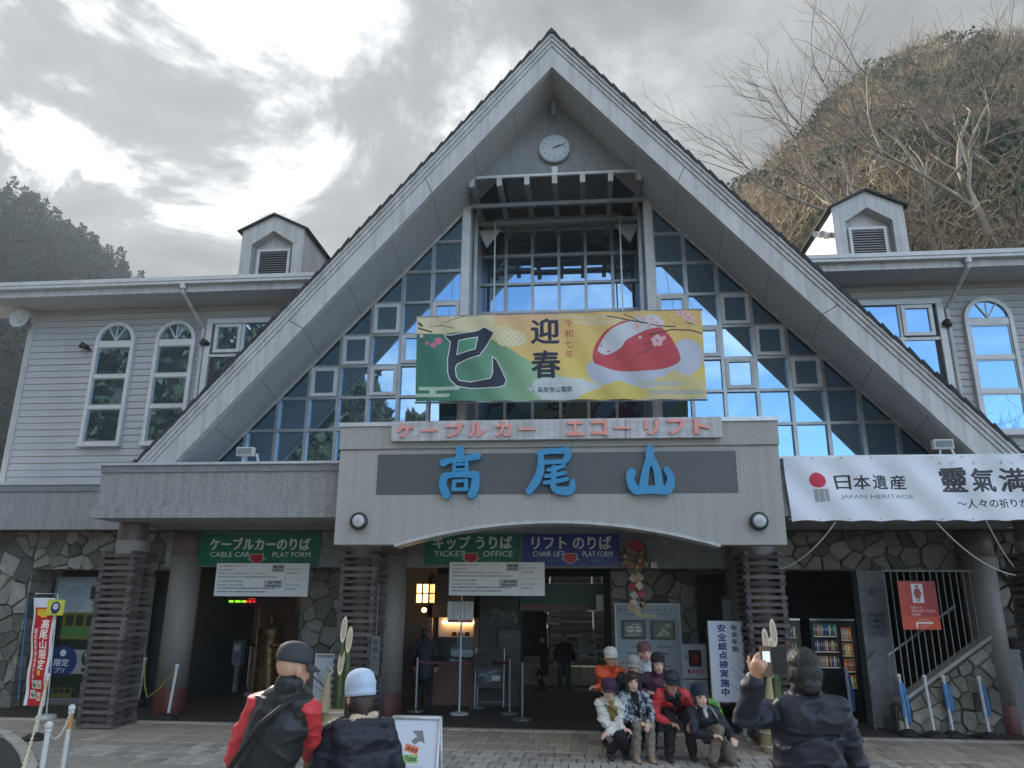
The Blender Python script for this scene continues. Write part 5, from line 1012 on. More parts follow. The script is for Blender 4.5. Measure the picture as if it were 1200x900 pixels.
# ------------------------------------------------------------------ left lobby
tt = board('lit_timetable', 'tall green lit timetable panel just right of the left column', 'sign', 'lit_timetable_print', (-7.62, 1.42, -7.42, 2.12), 4.0, .06)
board('departure_display', 'black electronic departure display with green and red dots', 'display', 'departure_display_print', (-7.70, 1.80, -6.98, 1.97), 6.0, .1, .02, fm='dark_metal')
for x0, lb_ in ((-9.0+.9, 'leftmost of three dim boards at the back of the lobby'), (-7.6, 'middle of three dim boards at the back of the lobby'), (-7.1, 'rightmost of three dim boards at the back of the lobby')):
    if x0 > -7.7: MB().box(x0, x0+.38, 7.9, 7.95, .5, 1.62).build('dim_board', mm['concrete_dark'], None, label=lb_, cat='board', group='dim boards at the back of the lobby')
MB().box(-7.05, -6.12, 6.0, 6.1, 0, 3.15).build('brown_partition', mm['brown_panel'], None, label='dark red brown partition behind the bronze statue', cat='partition')
def lattice(x0, z0, x1, z1, nx, nz, Y, lab):
    t = thing('lattice_lantern', lab, 'lantern', ((x0+x1)/2, Y, z0), group='glowing lattice windows'); MB().box(x0, x1, Y, Y+.05, z0, z1).build('shade', mm['lamp_warm'], t); f = MB()
    for i in range(nx+1): x = x0+(x1-x0)*i/nx; f.box(x-.012, x+.012, Y-.03, Y-.002, z0-.02, z1+.02)
    for j in range(nz+1): z = z0+(z1-z0)*j/nz; f.bar((x0-.02, Y-.018, z), (x1+.02, Y-.018, z), .02, .024)
    for i in range(nx*4): x = x0+(x1-x0)*(i+.5)/(nx*4); f.box(x-.0025, x+.0025, Y-.008, Y-.001, z0, z1)
    for j in range(nz*4): z = z0+(z1-z0)*(j+.5)/(nz*4); f.box(x0, x1, Y-.007, Y-.0012, z-.0025, z+.0025)
    f.build('lattice', mm['wood_frame'], t)
lattice(-5.57, 1.87, -5.08, 2.25, 2, 2, 5.0, 'glowing lattice window with four panes right of the bronze statue'); lattice(-3.05, 1.89, -2.65, 2.27, 3, 2, 4.5, 'glowing lattice window with six panes above the ticket booth queue')
for x, y, z, lab in ((-5.2, 4.95, 1.76, 'small glowing lamp under the four pane lattice'), (-2.86, 4.45, 1.76, 'small glowing lamp under the six pane lattice')): MB().ball((x, y, z), (.05, .03, .045), 12, 8).build('lamp', mm['lamp_glow'], None, smooth=True, label=lab, cat='lamp', group='small glowing lamps in the lobby')
MB().box(-5.75, -5.0, 5.06, 5.2, 0, 3.15).build('booth_wall', mm['dark_wall'], STB)
# bronze statue of a robed figure
mat('gold_bronze', (.34, .21, .09), (.09, .06, .03), 9, .38, .3, 30, metal=.7)
stt = thing('robed_statue', 'bronze statue of a standing robed figure with staff in the dim lobby', 'statue', (-6.42, 5.5, 0)); q = MB(); n = 20
prof = [(.26, 0), (.27, .05), (.25, .35), (.22, .7), (.20, .95), (.19, 1.05), (.23, 1.15), (.24, 1.25), (.19, 1.33), (.08, 1.37), (.065, 1.40)]
for rr_, z in prof:
    for k in range(n): a = 2*math.pi*k/n; f = 1+.10*math.sin(a*5+z*3)*(1 if z < 1.1 else .3); q.v.append((-6.42+rr_*f*math.cos(a), 5.5+rr_*.7*f*math.sin(a), z+.06))
for i in range(len(prof)-1):
    for k in range(n): q.f.append((i*n+k, i*n+(k+1) % n, (i+1)*n+(k+1) % n, (i+1)*n+k))
q.build('robe', mm['gold_bronze'], stt, smooth=True); MB().ball((-6.42, 5.49, 1.53), (.085, .095, .12), 14, 10).ball((-6.42, 5.40, 1.52), (.018, .03, .02), 8, 6).lathe([(.09, 0), (.075, .05), (.02, .09)], (-6.42, 5.49, 1.60), 12).build('head', mm['gold_bronze'], stt, smooth=True)
MB().tube([(-6.62, 5.45, 1.28), (-6.68, 5.36, 1.02), (-6.58, 5.24, 1.10)], [.075, .085, .05], 10).build('sleeve', mm['gold_bronze'], stt, smooth=True); MB().tube([(-6.22, 5.45, 1.28), (-6.16, 5.36, 1.0), (-6.30, 5.24, .98)], [.075, .09, .05], 10).build('sleeve', mm['gold_bronze'], stt, smooth=True)
MB().tube([(-6.60, 5.22, .06), (-6.60, 5.22, 1.75)], .014, 8).build('staff', mm['gold_bronze'], stt); MB().box(-6.75, -6.1, 5.2, 5.8, 0, .07).build('plinth', mm['concrete_dark'], stt)
# barrier rails and counter
for i, (px, y0) in enumerate(((209, 773), (233, 773), (249, 766), (270, 766))):
    p = gr(px-2, 800-(4 if i > 1 else 0)); pass
bl = thing('queue_barrier', 'low steel queue barrier in the left lobby', 'barrier', (-7.4, 6.9, 0)); xs = [-7.62, -7.2, -6.95, -6.55]
for x in xs: MB().tube([(x-.9, 6.9, 0), (x-.9, 6.9, .88)], .02, 8).build('post', mm['steel'], bl)
MB().tube([(-8.52+.8, 6.9, .85), (-7.45, 6.9, .87)], .015, 8).build('rail', mm['steel'], bl)
mc = thing('card_reader_post', 'small grey card reader cabinet on the left lobby floor', 'machine', (-6.9, 6.0, 0)); MB().box(-7.42, -7.22, 5.9, 6.1, .55, 1.05).box(-7.36, -7.28, 5.95, 6.05, 0, .55).build('cabinet', mm['concrete_dark'], mc); MB().box(-7.39, -7.25, 5.885, 5.9, .85, .98).build('screen', mm['lens'], mc)
# ------------------------------------------------------------------ ticket booth and centre bay
tb = thing('ticket_booth', 'brown framed ticket booth with a warm lit window', 'booth', (-2.3, 4.6, 0))
MB().box(-2.80, -1.74, 4.52, 5.4, 0, .72).build('counter', mm['brown_panel'], tb)
for x in (-2.80, -1.86): MB().box(x, x+.10, 4.50, 4.60, 0, 2.45).build('jamb', mm['wood_frame'], tb)
MB().box(-2.80, -1.76, 4.50, 4.62, 1.62, 2.45).build('header', mm['wood_frame'], tb); MB().box(-2.7, -1.86, 4.49, 4.60, .72, .76).build('sill', mm['wood_frame'], tb)
MB().box(-2.7, -1.86, 5.2, 5.25, .76, 1.62).build('back_wall', mm['fascia'], tb); MB().box(-2.6, -1.95, 5.1, 5.15, 1.48, 1.54).build('strip_light', mm['lamp_glow'], tb)
MB().box(-2.69, -1.87, 4.56, 4.565, .77, 1.25).build('window_glass', mm['glass_dim'], tb)
sh_ = MB()
for i in range(3): sh_.prism([(-2.34+i*.13, 1.26), (-2.22+i*.13, 1.26), (-2.24+i*.13, 1.34), (-2.32+i*.13, 1.34)], 4.7, 4.72)
sh_.build('pamphlet', mm['rubber'], tb)
MB().box(-1.74, -.98, 4.5, 4.7, 0, 3.15).build('booth_wall', mm['dark_wall'], STB); MB().box(-3.7, -2.80, 5.4, 5.5, 0, 3.15).build('booth_wall', mm['dark_wall'], STB)
board('photo_poster', 'dark photo poster on the wall right of the ticket booth', 'poster', 'photo_poster_print', (-1.55, 1.50, -.98, 1.83), 4.46, .02); board('brown_poster', 'brown poster on the wall below the photo poster', 'poster', 'brown_poster_print', (-1.36, .66, -.92, 1.40), 4.42, .02)
ab = thing('poster_stand', 'black poster stand with small pictures on thin steel legs', 'stand', (-1.5, 4.0, 0)); sheet('print', mm['black_poster_print'], (-1.72, 3.96, .42), (-1.22, 3.96, .42), (-1.22, 4.02, 1.05), (-1.72, 4.02, 1.05), parent=ab)
MB().box(-1.74, -1.20, 3.99, 4.0, .40, 1.0).build('panel', mm['dark_metal'], ab); f = MB()
for x in (-1.74, -1.20): f.tube([(x, 3.95, .05), (x, 4.03, 1.08)], .012, 6)
f.tube([(-1.74, 4.03, 1.08), (-1.20, 4.03, 1.08)], .012, 6).tube([(-1.74, 3.96, .14), (-1.20, 3.96, .14)], .012, 6).tube([(-1.74, 3.98, .40), (-1.20, 3.98, .40)], .012, 6).build('frame', mm['steel'], ab)
ps = [(487, 832), (515, 819), (559, 828), (597, 835), (612, 842), (498, 814)]
stn = []
for i, (px, py) in enumerate(ps):
    g = gr(px, py, .02); lab = ['steel queue post left of the ticket booth, nearest the round column', 'steel queue post against the ticket booth front', 'steel queue post right of the direction sign', 'steel queue post before the black poster stand', 'rightmost steel queue post, nearest the plaza', 'steel queue post in the shadow behind the others'][i]
    t = thing('queue_post', lab, 'post', (g[0], g[1], 0), group='steel queue posts in the centre bay'); MB().lathe([(.16, 0), (.16, .015), (.04, .035), (.02, .05)], (g[0], g[1], 0), 18).build('base', mm['steel'], t); MB().tube([(g[0], g[1], .04), (g[0], g[1], .92)], .02, 10).build('pole', mm['steel'], t); stn.append(g)
for a, b, lb_ in ((0, 2, 'dark red belt strung between the left queue posts'), (1, 3, 'dark red belt strung to the queue post by the poster stand')):
    A, B = stn[a], stn[b]; pts = [A*(1-t)+B*t+np.array([0, 0, .84-.10*4*t*(1-t)*.5]) for t in np.linspace(0, 1, 8)]; q = MB()
    for p, r_ in zip(pts[:-1], pts[1:]): q.bar(tuple(p), tuple(r_), .006, .05)
    q.build('belt', mm['belt_red'], None, label=lb_, cat='belt', group='dark red queue belts')
g = gr(538, 837); dsn = thing('direction_sign', 'tall steel pole with a two part white direction sign and red arrows', 'sign', (g[0], g[1], 0)); MB().tube([(g[0], g[1], .02), (g[0], g[1], 2.2)], .018, 8).lathe([(.17, 0), (.17, .02), (.03, .05)], (g[0], g[1], 0), 18).build('pole', mm['white_paint'], dsn)
A = at(524, 730, g[1]-.03); B = at(555, 705, g[1]-.03); sheet('panel', mm['direction_sign_print'], (A[0], g[1]-.03, A[2]), (B[0], g[1]-.03, A[2]), (B[0], g[1]-.03, B[2]), (A[0], g[1]-.03, B[2]), parent=dsn)
# passage to the stairs
mat('dark_green', (.02, .07, .05), (.015, .05, .04), 5, .5); mat('tile_cream', (.50, .44, .33), (.42, .37, .28), 12, .6, rand=.08)
MB().box(-1.02, -.95, 4.7, 4.9, 0, 2.55).build('door_frame', mm['dark_green'], STB); MB().box(-1.27, .80, 9.2, 9.4, 2.55, 3.2).build('lintel', mm['dark_green'], STB)
MB().box(-.95, .82, 4.6, 4.8, 1.88, 2.28).build('header_beam', mm['dark_green'], STB); MB().box(-.95, .82, 4.58, 4.8, 1.76, 1.879).build('shutter_box', mm['brown_panel'], STB)
lg = MB().box(-1.5, 1.0, 8.30, 12, 0, .40).build('landing', mm['concrete_dark'], STB)
for i in range(16):
    for j in range(2):
        if j == 0 or True: MB().box(-1.5+i*.155, -1.5+i*.155+.149, 8.27, 8.30, .01+j*.195, .01+j*.195+.187).build('tile', mm['tile_cream'], lg)
MB().box(-1.5, 1.0, 8.22, 8.6, .401, .43).build('nosing', mm['tile_cream'], lg)
for i in range(15): MB().box(-.6, .9, 9.2+i*.22, 9.5+i*.22+.05, .40+i*.17, .40+(i+1)*.17).build('step', mm['concrete_dark'], STB); MB().box(-.6, .9, 9.185+i*.22, 9.2+i*.22, .535+i*.17, .568+i*.17).build('nosing', mm['steel'] if i % 2 else mm['concrete'], STB)
for x, lb_ in ((-.62, 'sloping grey handrail on the left of the back stairs'), (.55, 'thin sloping handrail on the right of the back stairs')): MB().tube([(x, 9.1, .4), (x, 9.1, 1.25), (x, 12.2, 3.6)], .03, 8).build('handrail', mm['steel'], None, label=lb_, cat='handrail', group='handrails of the back stairs')
pb = thing('price_board', 'small white board on an easel before the back stairs', 'board', (.42, 7.9, 0)); A, B = at(679, 771, 7.9), at(698, 742, 7.9); sheet('print', mm['price_board_print'], (A[0], 7.9, A[2]), (B[0], 7.9, A[2]), (B[0], 7.95, B[2]), (A[0], 7.95, B[2]), parent=pb); MB().tube([(A[0], 7.92, 0), (A[0], 7.97, B[2])], .015, 6).tube([(B[0], 7.92, 0), (B[0], 7.97, B[2])], .015, 6).build('easel', mm['steel'], pb)
A, B = at(641, 732, 7.0), at(656, 720, 7.0); board('opening_hours_sign', 'small white opening hours sign hanging in the passage', 'sign', 'opening_hours_print', (A[0], A[2], B[0], B[2]), 7.0, .01, fm='white_paint')
A, B = at(637, 718, 6.6), at(656, 715, 6.6); MB().box(A[0], B[0], 6.6, 6.7, A[2], B[2]+.01).build('ceiling_lamp', mm['white_paint'], None, label='slim white lamp above the opening hours sign', cat='lamp')
A, B = at(699, 716, 4.4), at(707, 697, 4.4); MB().box(A[0], B[0], 4.4, 4.5, A[2], B[2]).box(A[0]-.18, A[0], 4.42, 4.48, A[2]-.02, A[2]+.02).build('white_speaker', mm['white_paint'], None, label='upright white speaker hanging right of the passage', cat='speaker')
# ------------------------------------------------------------------ people
from mathutils import noise as mnoise
mat('skin', (.58, .35, .25), (.50, .28, .19), 12, .5, .1, 60); mat('skin_pale', (.70, .47, .37), (.62, .39, .29), 12, .5, .1, 60)
mat('hair_black', (.010, .009, .010), (.018, .017, .018), 60, .45, .6, 120, stretch=(1, 1, .25)); mat('hair_brown', (.045, .022, .018), (.02, .012, .01), 60, .45, .6, 120, stretch=(1, 1, .25)); mat('hair_grey', (.10, .095, .09), (.05, .05, .05), 60, .5, .5, 120)
mat('eye', (.015, .012, .012), None, 5, .2); mat('lips', (.33, .10, .09), None, 20, .5); mat('brow', (.03, .022, .02), None, 30, .8)
def cloth(n, c1, c2=None, s=9, r=.8, b=.35, bs=70): return mat(n, c1, c2, s, r, b, bs)
PEND = []
class Blob(MB):
    def cap(s, A, B, ra, rb, wide=None, wf=1.0, df=1.0, n=14):
        A, B = Vector(A), Vector(B); d = B-A; L_ = max(d.length, 1e-5); d = d/L_
        wv = Vector(wide) if wide is not None else (Vector((1, 0, 0)) if abs(d.x) < .9 else Vector((0, 1, 0)))
        x = (wv-d*wv.dot(d)).normalized(); y = d.cross(x); base = len(s.v); R_ = []
        for t in np.linspace(-math.pi/2, 0, 5): R_.append((A+d*ra*math.sin(t), ra*max(math.cos(t), .02)))
        for t in np.linspace(0, math.pi/2, 5): R_.append((B+d*rb*math.sin(t), rb*max(math.cos(t), .02)))
        for p, rr_ in R_:
            for k in range(n): a = 2*math.pi*k/n; s.v.append(tuple(p+x*(rr_*wf*math.cos(a))+y*(rr_*df*math.sin(a))))
        m = len(R_)
        for i in range(m-1):
            for k in range(n): s.f.append((base+i*n+k, base+i*n+(k+1) % n, base+(i+1)*n+(k+1) % n, base+(i+1)*n+k))
        s.f.append(tuple(base+k for k in range(n-1, -1, -1))); s.f.append(tuple(base+(m-1)*n+k for k in range(n))); return s
    def ell(s, M_, c, r, n=16, m=10):          # ellipsoid in a local frame
        b = len(s.v); q = MB().ball((0, 0, 0), r, n, m); s.add([tuple(M_ @ (Vector(c)+Vector(v))) for v in q.v], q.f); return s
    def finish(s, name, m, parent, voxel=.012, smooth=3, post=None):
        o = s.build(name, m, parent); PEND.append((o, voxel, smooth, post)); return o
def wrinkle(amp, sc=9.0, quilt=0, qs=.09, zs=1.0):
    def f(co_, no_):
        for i in range(len(co_)):
            p = co_[i]; a = amp*mnoise.noise(Vector((p[0]*sc, p[1]*sc, p[2]*sc*zs)))+amp*.5*mnoise.noise(Vector((p[0]*sc*2.3+5, p[1]*sc*2.3, p[2]*sc*1.6*zs)))
            a += amp*1.1*(max(0, 1-abs(mnoise.noise(Vector((p[0]*sc*.8+9, p[1]*sc*.8, p[2]*sc*1.5))))*2.2)**3-.25)
            if quilt: w_ = p[2]+.015*mnoise.noise(Vector((p[0]*5, p[1]*5, 0))); a += quilt*(abs(math.sin(math.pi*w_/qs))**.6-.6)
            co_[i] = co_[i]+no_[i]*a
    return f
def ik(a, b, l1, l2, pole):
    a, b, pole = Vector(a), Vector(b), Vector(pole); d = b-a; D = min(d.length, (l1+l2)*.995); d = d.normalized(); x = (l1*l1-l2*l2+D*D)/(2*D); h = math.sqrt(max(l1*l1-x*x, 0)); p = (pole-d*pole.dot(d))
    if p.length < 1e-4: p = Vector((0, 0, 1))
    return a+d*x+p.normalized()*h, a+d*D
def hand(B, wr_, el_, side, curl=.5, S=1.0, palm=None):
    d = (Vector(wr_)-Vector(el_)).normalized(); pn = Vector(palm) if palm is not None else Vector((0, 0, -1)); pn = (pn-d*pn.dot(d)).normalized(); x = d.cross(pn).normalized()*side; w_ = Vector(wr_)
    B.cap(w_-d*.03, w_+d*.03, .026*S, .027*S, x, 1.1, .8); B.cap(w_+d*.03*S, w_+d*.075*S, .034*S, .036*S, x, 1.05, .48)
    for i, (o, L_, ang) in enumerate(((-.030, .060, 0), (-.010, .072, 0), (.010, .068, 0), (.028, .052, 0))):
        p0 = w_+d*.088*S+x*o*S; c = curl*(.8+.12*i); d1 = (d*math.cos(c)+pn*math.sin(c)); p1 = p0+d1*L_*.5*S; d2 = (d*math.cos(c*2.1)+pn*math.sin(c*2.1)); p2 = p1+d2*L_*.5*S
        B.cap(p0-d*.015*S, p1, .0098*S, .009*S, n=8); B.cap(p1, p2, .009*S, .0075*S, n=8)
    t0 = w_+d*.035*S-x*.028*S; t1 = t0+(d*.6-x*.75+pn*.25).normalized()*.035*S; t2 = t1+(d*.9-x*.25+pn*.35).normalized()*.028*S
    B.cap(t0, t1, .013*S, .0105*S, n=8); B.cap(t1, t2, .0105*S, .008*S, n=8)
def person(label, base, rz, head, pelvis, hands, feet, wear, look=(0, 0, 0), H=1.6, kpole=((0, 1, .2), (0, 1, .2)), epole=((.5, -.4, -.6), (-.5, -.4, -.6)), group=None, voxel=.009, palm=None, curl=(.5, .5), turn=0):
    S = H/1.65; cr_, sr = math.cos(rz), math.sin(rz); bx, by = base; W = lambda p: Vector((bx+p[0]*cr_-p[1]*sr, by+p[0]*sr+p[1]*cr_, p[2])); Wd = lambda p: Vector((p[0]*cr_-p[1]*sr, p[0]*sr+p[1]*cr_, p[2]))
    T = thing('person', label, 'person', (bx, by, 0), group=group); hd = Vector(head); pel = W(pelvis)
    side = Wd((math.cos(turn), math.sin(turn), 0)); fwd = Wd((-math.sin(turn), math.cos(turn), 0))
    up_ = (hd-pel).normalized(); neck = hd-(up_*.6+Vector((0, 0, .4))).normalized()*.01*S*wear.get('nk', 15.2)+(-fwd)*.02; chest = pel.lerp(neck, .72); sh = neck-(neck-pel).normalized()*.055*S
    sw = wear.get('sh', .165)*S; SH = [sh+side*sw*k for k in (1, -1)]; HP = [pel+side*.09*S*k for k in (1, -1)]
    EL, WR, KN, AN = [], [], [], []
    for i in (0, 1):
        hw_ = Vector(hands[i][3:6]) if len(hands[i]) == 6 else W(hands[i]); e, w_ = ik(SH[i], hw_, .275*S, .245*S, Wd(epole[i])); EL.append(e); WR.append(w_)
        f = W(feet[i][:3]); k, a = ik(HP[i], f+Vector((0, 0, .075)), .40*S, .39*S, Wd(kpole[i])); KN.append(k); AN.append(a)
    # head frame
    yw_, pt_, rl_ = look; HM = Matrix.Translation(hd) @ Matrix.Rotation(rz+turn+yw_, 4, 'Z') @ Matrix.Rotation(pt_, 4, 'X') @ Matrix.Rotation(rl_, 4, 'Y') @ Matrix.Scale(S*wear.get('hs', 1.13 if group == GRP else 1.05), 4)
    skin = mm[wear.get('skin', 'skin')]
    b = Blob(); b.ell(HM, (0, -.012, .025), (.076, .093, .092)); b.ell(HM, (0, .022, -.02), (.064, .068, .085)); b.ell(HM, (0, .042, -.075), (.040, .040, .036)); b.ell(HM, (0, .030, -.05), (.056, .055, .05))
    b.ell(HM, (0, .062, .030), (.050, .028, .022)); b.ell(HM, (.032, .068, -.022), (.020, .018, .018)); b.ell(HM, (-.032, .068, -.022), (.020, .018, .018)); b.ell(HM, (0, .088, -.018), (.0125, .020, .028)); b.ell(HM, (0, .096, -.032), (.017, .014, .012)); b.ell(HM, (0, .080, -.058), (.022, .012, .012))
    for k in (1, -1): b.ell(HM, (.078*k, -.008, -.012), (.011, .020, .031), 10, 8)
    b.cap(neck-up_*.04, HM @ Vector((0, -.015, -.05)), .052*S, .050*S); b.cap(pel, chest, .08, .08); b.cap(chest, neck, .08, .05)
    for i in (0, 1):
        b.cap(chest, SH[i], .05, .04); b.cap(SH[i], EL[i], .036, .032); b.cap(EL[i], WR[i], .032, .024); b.cap(pel, HP[i], .07, .06); b.cap(HP[i], KN[i], .06, .045); b.cap(KN[i], AN[i], .045, .03)
        hand(b, WR[i], EL[i], (1, -1)[i], curl[i], S, Wd(palm[i]) if palm else None)
    body = b.finish('body', skin, T, min(voxel, .0075), 2)
    hb_ = MB()
    def hellip(name, m, c, r, n=10, mm_=6): q = MB().ball((0, 0, 0), r, n, mm_); q.v = [tuple(HM @ (Vector(c)+Vector(v))) for v in q.v]; return q.build(name, m, body, smooth=True)
    if not wear.get('back'):
        for k in (1, -1): hellip('eye', mm['eye'], (.031*k, .0835, .006), (.0135, .006, .0048)); hellip('eyebrow', mm['brow'], (.032*k, .087, .026), (.019, .006, .0042))
        hellip('mouth', mm['lips'], (0, .0905, -.060), (.022, .006, .0055))
    # hair
    hm, style = wear.get('hair', ('hair_black', 'short')); q = Blob()
    if style == 'short': q.ell(HM, (0, -.022, .045), (.085, .092, .078)); q.ell(HM, (0, -.055, -.01), (.078, .055, .07))
    if style == 'full': q.ell(HM, (0, -.012, .044), (.086, .101, .082)); q.ell(HM, (0, -.055, -.01), (.083, .060, .080)); q.ell(HM, (0, -.07, -.06), (.065, .04, .06)); [q.ell(HM, (.070*k, -.01, 0), (.022, .05, .055)) for k in (1, -1)]
    if style == 'bob':
        q.ell(HM, (0, -.015, .045), (.091, .104, .082)); q.ell(HM, (0, .062, .075), (.062, .032, .026))
        for k in (1, -1): q.cap(HM @ Vector((.078*k, .005, .04)), HM @ Vector((.082*k, .018, -.09)), .030*S, .026*S, fwd, 1.3, .8)
        q.cap(HM @ Vector((0, -.07, .02)), HM @ Vector((0, -.07, -.08)), .075*S, .06*S)
    if style == 'side':
        for k in (1, -1): q.cap(HM @ Vector((.073*k, .012, .04)), HM @ Vector((.074*k, .02, -.075)), .022*S, .020*S, fwd, 1.4, .8)
        q.ell(HM, (0, -.055, -.02), (.078, .055, .08)); q.ell(HM, (0, .072, .056), (.05, .018, .014))
    if style == 'low': q.ell(HM, (0, -.045, -.01), (.080, .062, .06))
    if style == 'nape': q.ell(HM, (0, -.040, .0), (.080, .066, .050))
    if style == 'long': q.ell(HM, (0, -.05, -.02), (.082, .062, .08)); q.cap(HM @ Vector((0, -.06, -.04)), HM @ Vector((-.0, -.04, -.16)), .065*S, .05*S); [q.cap(HM @ Vector((.07*k, .01, 0)), HM @ Vector((.07*k, .02, -.13)), .025, .022) for k in (1, -1)]
    q.finish('hair', mm[hm], T, .008, 2, wrinkle(.004, 30, zs=.4))
    if wear.get('strands'):
        rr3 = random.Random(5); sq = MB()
        for _ in range(wear['strands']):
            a = rr3.uniform(0, 6.283); e = rr3.uniform(-.75, 1.25); c3 = Vector((.092*math.cos(a)*math.cos(e), -.016+.107*math.sin(a)*math.cos(e), .046+.086*math.sin(e)-(.06 if e < 0 else 0)*.4)); dn = Vector((math.cos(a)*.35, math.sin(a)*.35, -.6-.5*math.cos(e)))+Vector((rr3.gauss(0, .35), rr3.gauss(0, .35), rr3.gauss(0, .3))); dn.normalize(); w3 = dn.cross(Vector((math.cos(a), math.sin(a), .2))).normalized()*.0011; L3 = rr3.uniform(.02, .05)
            o3 = Vector((math.cos(a), math.sin(a), 0))*.004; sq.poly([HM @ (c3-w3), HM @ (c3+w3), HM @ (c3+dn*L3+o3)])
        sq.build('hair_strands', mm[hm], T, kind='stuff')
    # hat
    if 'hat' in wear:
        kind, m1, m2 = wear['hat']; hT = MB(); n = 28
        def dome(prof, off=(0, -.012, 0), sx=1.0, sy=1.16, rib=0):
            base_ = len(hT.v)
            for rr_, z in prof:
                for k in range(n): a = 2*math.pi*k/n; r_ = rr_*(1+rib*math.cos(a*14)+.075*mnoise.noise(Vector((math.cos(a)*1.6+hd[0]*9, math.sin(a)*1.6, z*28)))); v = HM @ Vector((off[0]+r_*sx*math.cos(a), off[1]+r_*sy*math.sin(a), off[2]+z)); hT.v.append(tuple(v))
            for i in range(len(prof)-1):
                for k in range(n): hT.f.append((base_+i*n+k, base_+i*n+(k+1) % n, base_+(i+1)*n+(k+1) % n, base_+(i+1)*n+k))
            hT.f.append(tuple(base_+(len(prof)-1)*n+k for k in range(n)))
        if kind == 'beanie': dome([(.078, .034), (.090, .036), (.093, .046), (.093, .064), (.089, .068), (.091, .075), (.090, .10), (.080, .125), (.060, .145), (.034, .156), (.012, .160)], rib=.012)
        if kind == 'slouch': dome([(.080, .010), (.092, .012), (.095, .035), (.091, .045), (.094, .056), (.093, .075), (.097, .085), (.093, .11), (.080, .145), (.058, .165), (.030, .176), (.01, .178)], off=(0, -.02, 0), rib=.010)
        if kind in ('cap', 'knitcap', 'cloche'): dome([(.080, .032), (.090, .034), (.092, .055), (.090, .085), (.078, .115), (.055, .135), (.028, .145), (.008, .147)] if kind != 'cloche' else [(.084, .024), (.096, .028), (.096, .06), (.092, .095), (.080, .12), (.055, .142), (.028, .150), (.008, .152)], rib=0 if kind == 'cap' else .012)
        ht = hT.build('hat', mm[m1], T, smooth=True); hT = MB()
        if kind in ('cap', 'knitcap', 'cloche'):
            L_ = .075 if kind == 'cap' else .045; z0 = .040 if kind != 'cloche' else .034; hT = MB()
            for j in range(4):
                for i in range(13):
                    a = math.pi*(.12+.76*i/12); rr_ = 1+.0*j; ex = L_*math.sin(math.pi*(i+.5)/13)**.6*j/3
                    for dz in (0, -.006): v = HM @ Vector((.089*math.cos(a)*(1+.08*j/3), -.012+.103*math.sin(a)+ex, z0-.028*(j/3)**1.5-.10*(math.cos(a)**2)*j/30+dz)); hT.v.append(tuple(v))
            for j in range(3):
                for i in range(12):
                    a = (j*13+i)*2; b2 = a+2; c = ((j+1)*13+i)*2; d = c+2; hT.f += [(a, b2, d, c), (a+1, c+1, d+1, b2+1)]
            for i in range(12): c = (3*13+i)*2; hT.f.append((c, c+2, c+3, c+1))
            hT.build('brim', mm[m2], ht, smooth=True)
        if kind == 'bucket': pass
    # trousers, shoes
    pm_, fat = wear.get('pants', ('pants_black', 1.0)); q = Blob(); q.cap(pel+Vector((0, 0, .06)), pel-Vector((0, 0, .02)), .105*S, .115*S, side, 1.35, 1.0)
    for i in (0, 1): q.cap(HP[i], KN[i], .092*S*fat, .068*S*fat); q.cap(KN[i], AN[i].lerp(KN[i], .06), .068*S*fat, .056*S*fat)
    q.finish('trousers', mm[pm_], T, voxel, 3, wrinkle(.010, 8))
    for i in (0, 1):
        a = AN[i]; fy = feet[i][3] if len(feet[i]) > 3 else 0; fd = Wd((-math.sin(fy), math.cos(fy), 0)); q = Blob(); z = Vector((0, 0, 1)); sd = fd.cross(z)
        q.cap(a-fd*.05-z*.03*1, a+fd*.03-z*.035, .040*S, .042*S, sd, 1, 1); q.cap(a+fd*.03-z*.042, a+fd*.13-z*.048, .040*S, .032*S, sd, 1.15, .75); q.cap(a, a+z*.05, .045*S, .045*S)
        q.finish('shoe', mm[wear.get('shoes', 'shoe_dark')], T, .009, 2)
    # jacket
    jm, jf, quilt = wear['jacket']; q = Blob(); hem = wear.get('hem', .0)
    d = (neck-pel).normalized(); hb2 = pel-d*hem
    q.cap(hb2, pel.lerp(neck, .45), .118*S*jf, .112*S*jf, side, 1.38, 1.0); q.cap(pel.lerp(neck, .40), chest, .112*S*jf, .115*S*jf, side, 1.42, 1.0); q.cap(chest, sh+d*.0, .112*S*jf, .085*S*jf, side, 1.5, .95)
    q.cap(sh+d*.01, neck+d*.02, .08*S, .062*S*jf, side, 1.15, 1.0)
    ars = [Blob(), Blob()] if 'sleeves' in wear else [q, q]
    if 'sleeves' in wear:
        for i in (0, 1): q.cap(sh-d*.01, sh.lerp(SH[i], .80)-d*.005, .085*S*jf, .060*S*jf, fwd, 1, 1); q.cap(chest, sh.lerp(SH[i], .72)-d*.06, .10*S*jf, .062*S*jf, fwd, 1, 1)
    for i in (0, 1): ar_ = ars[i]; ar_.cap(SH[i]-side*(.01, -.01)[i]*1-(d*.02 if 'sleeves' in wear else d*0), EL[i], (.058 if 'sleeves' in wear else .066)*S*jf, .055*S*jf); ar_.cap(EL[i], EL[i].lerp(WR[i], .93), .056*S*jf, .043*S*jf)
    if wear.get('collar'): q.cap(neck+d*.015, neck+d*.055, .072*S, .072*S, side, 1.1, 1.05)
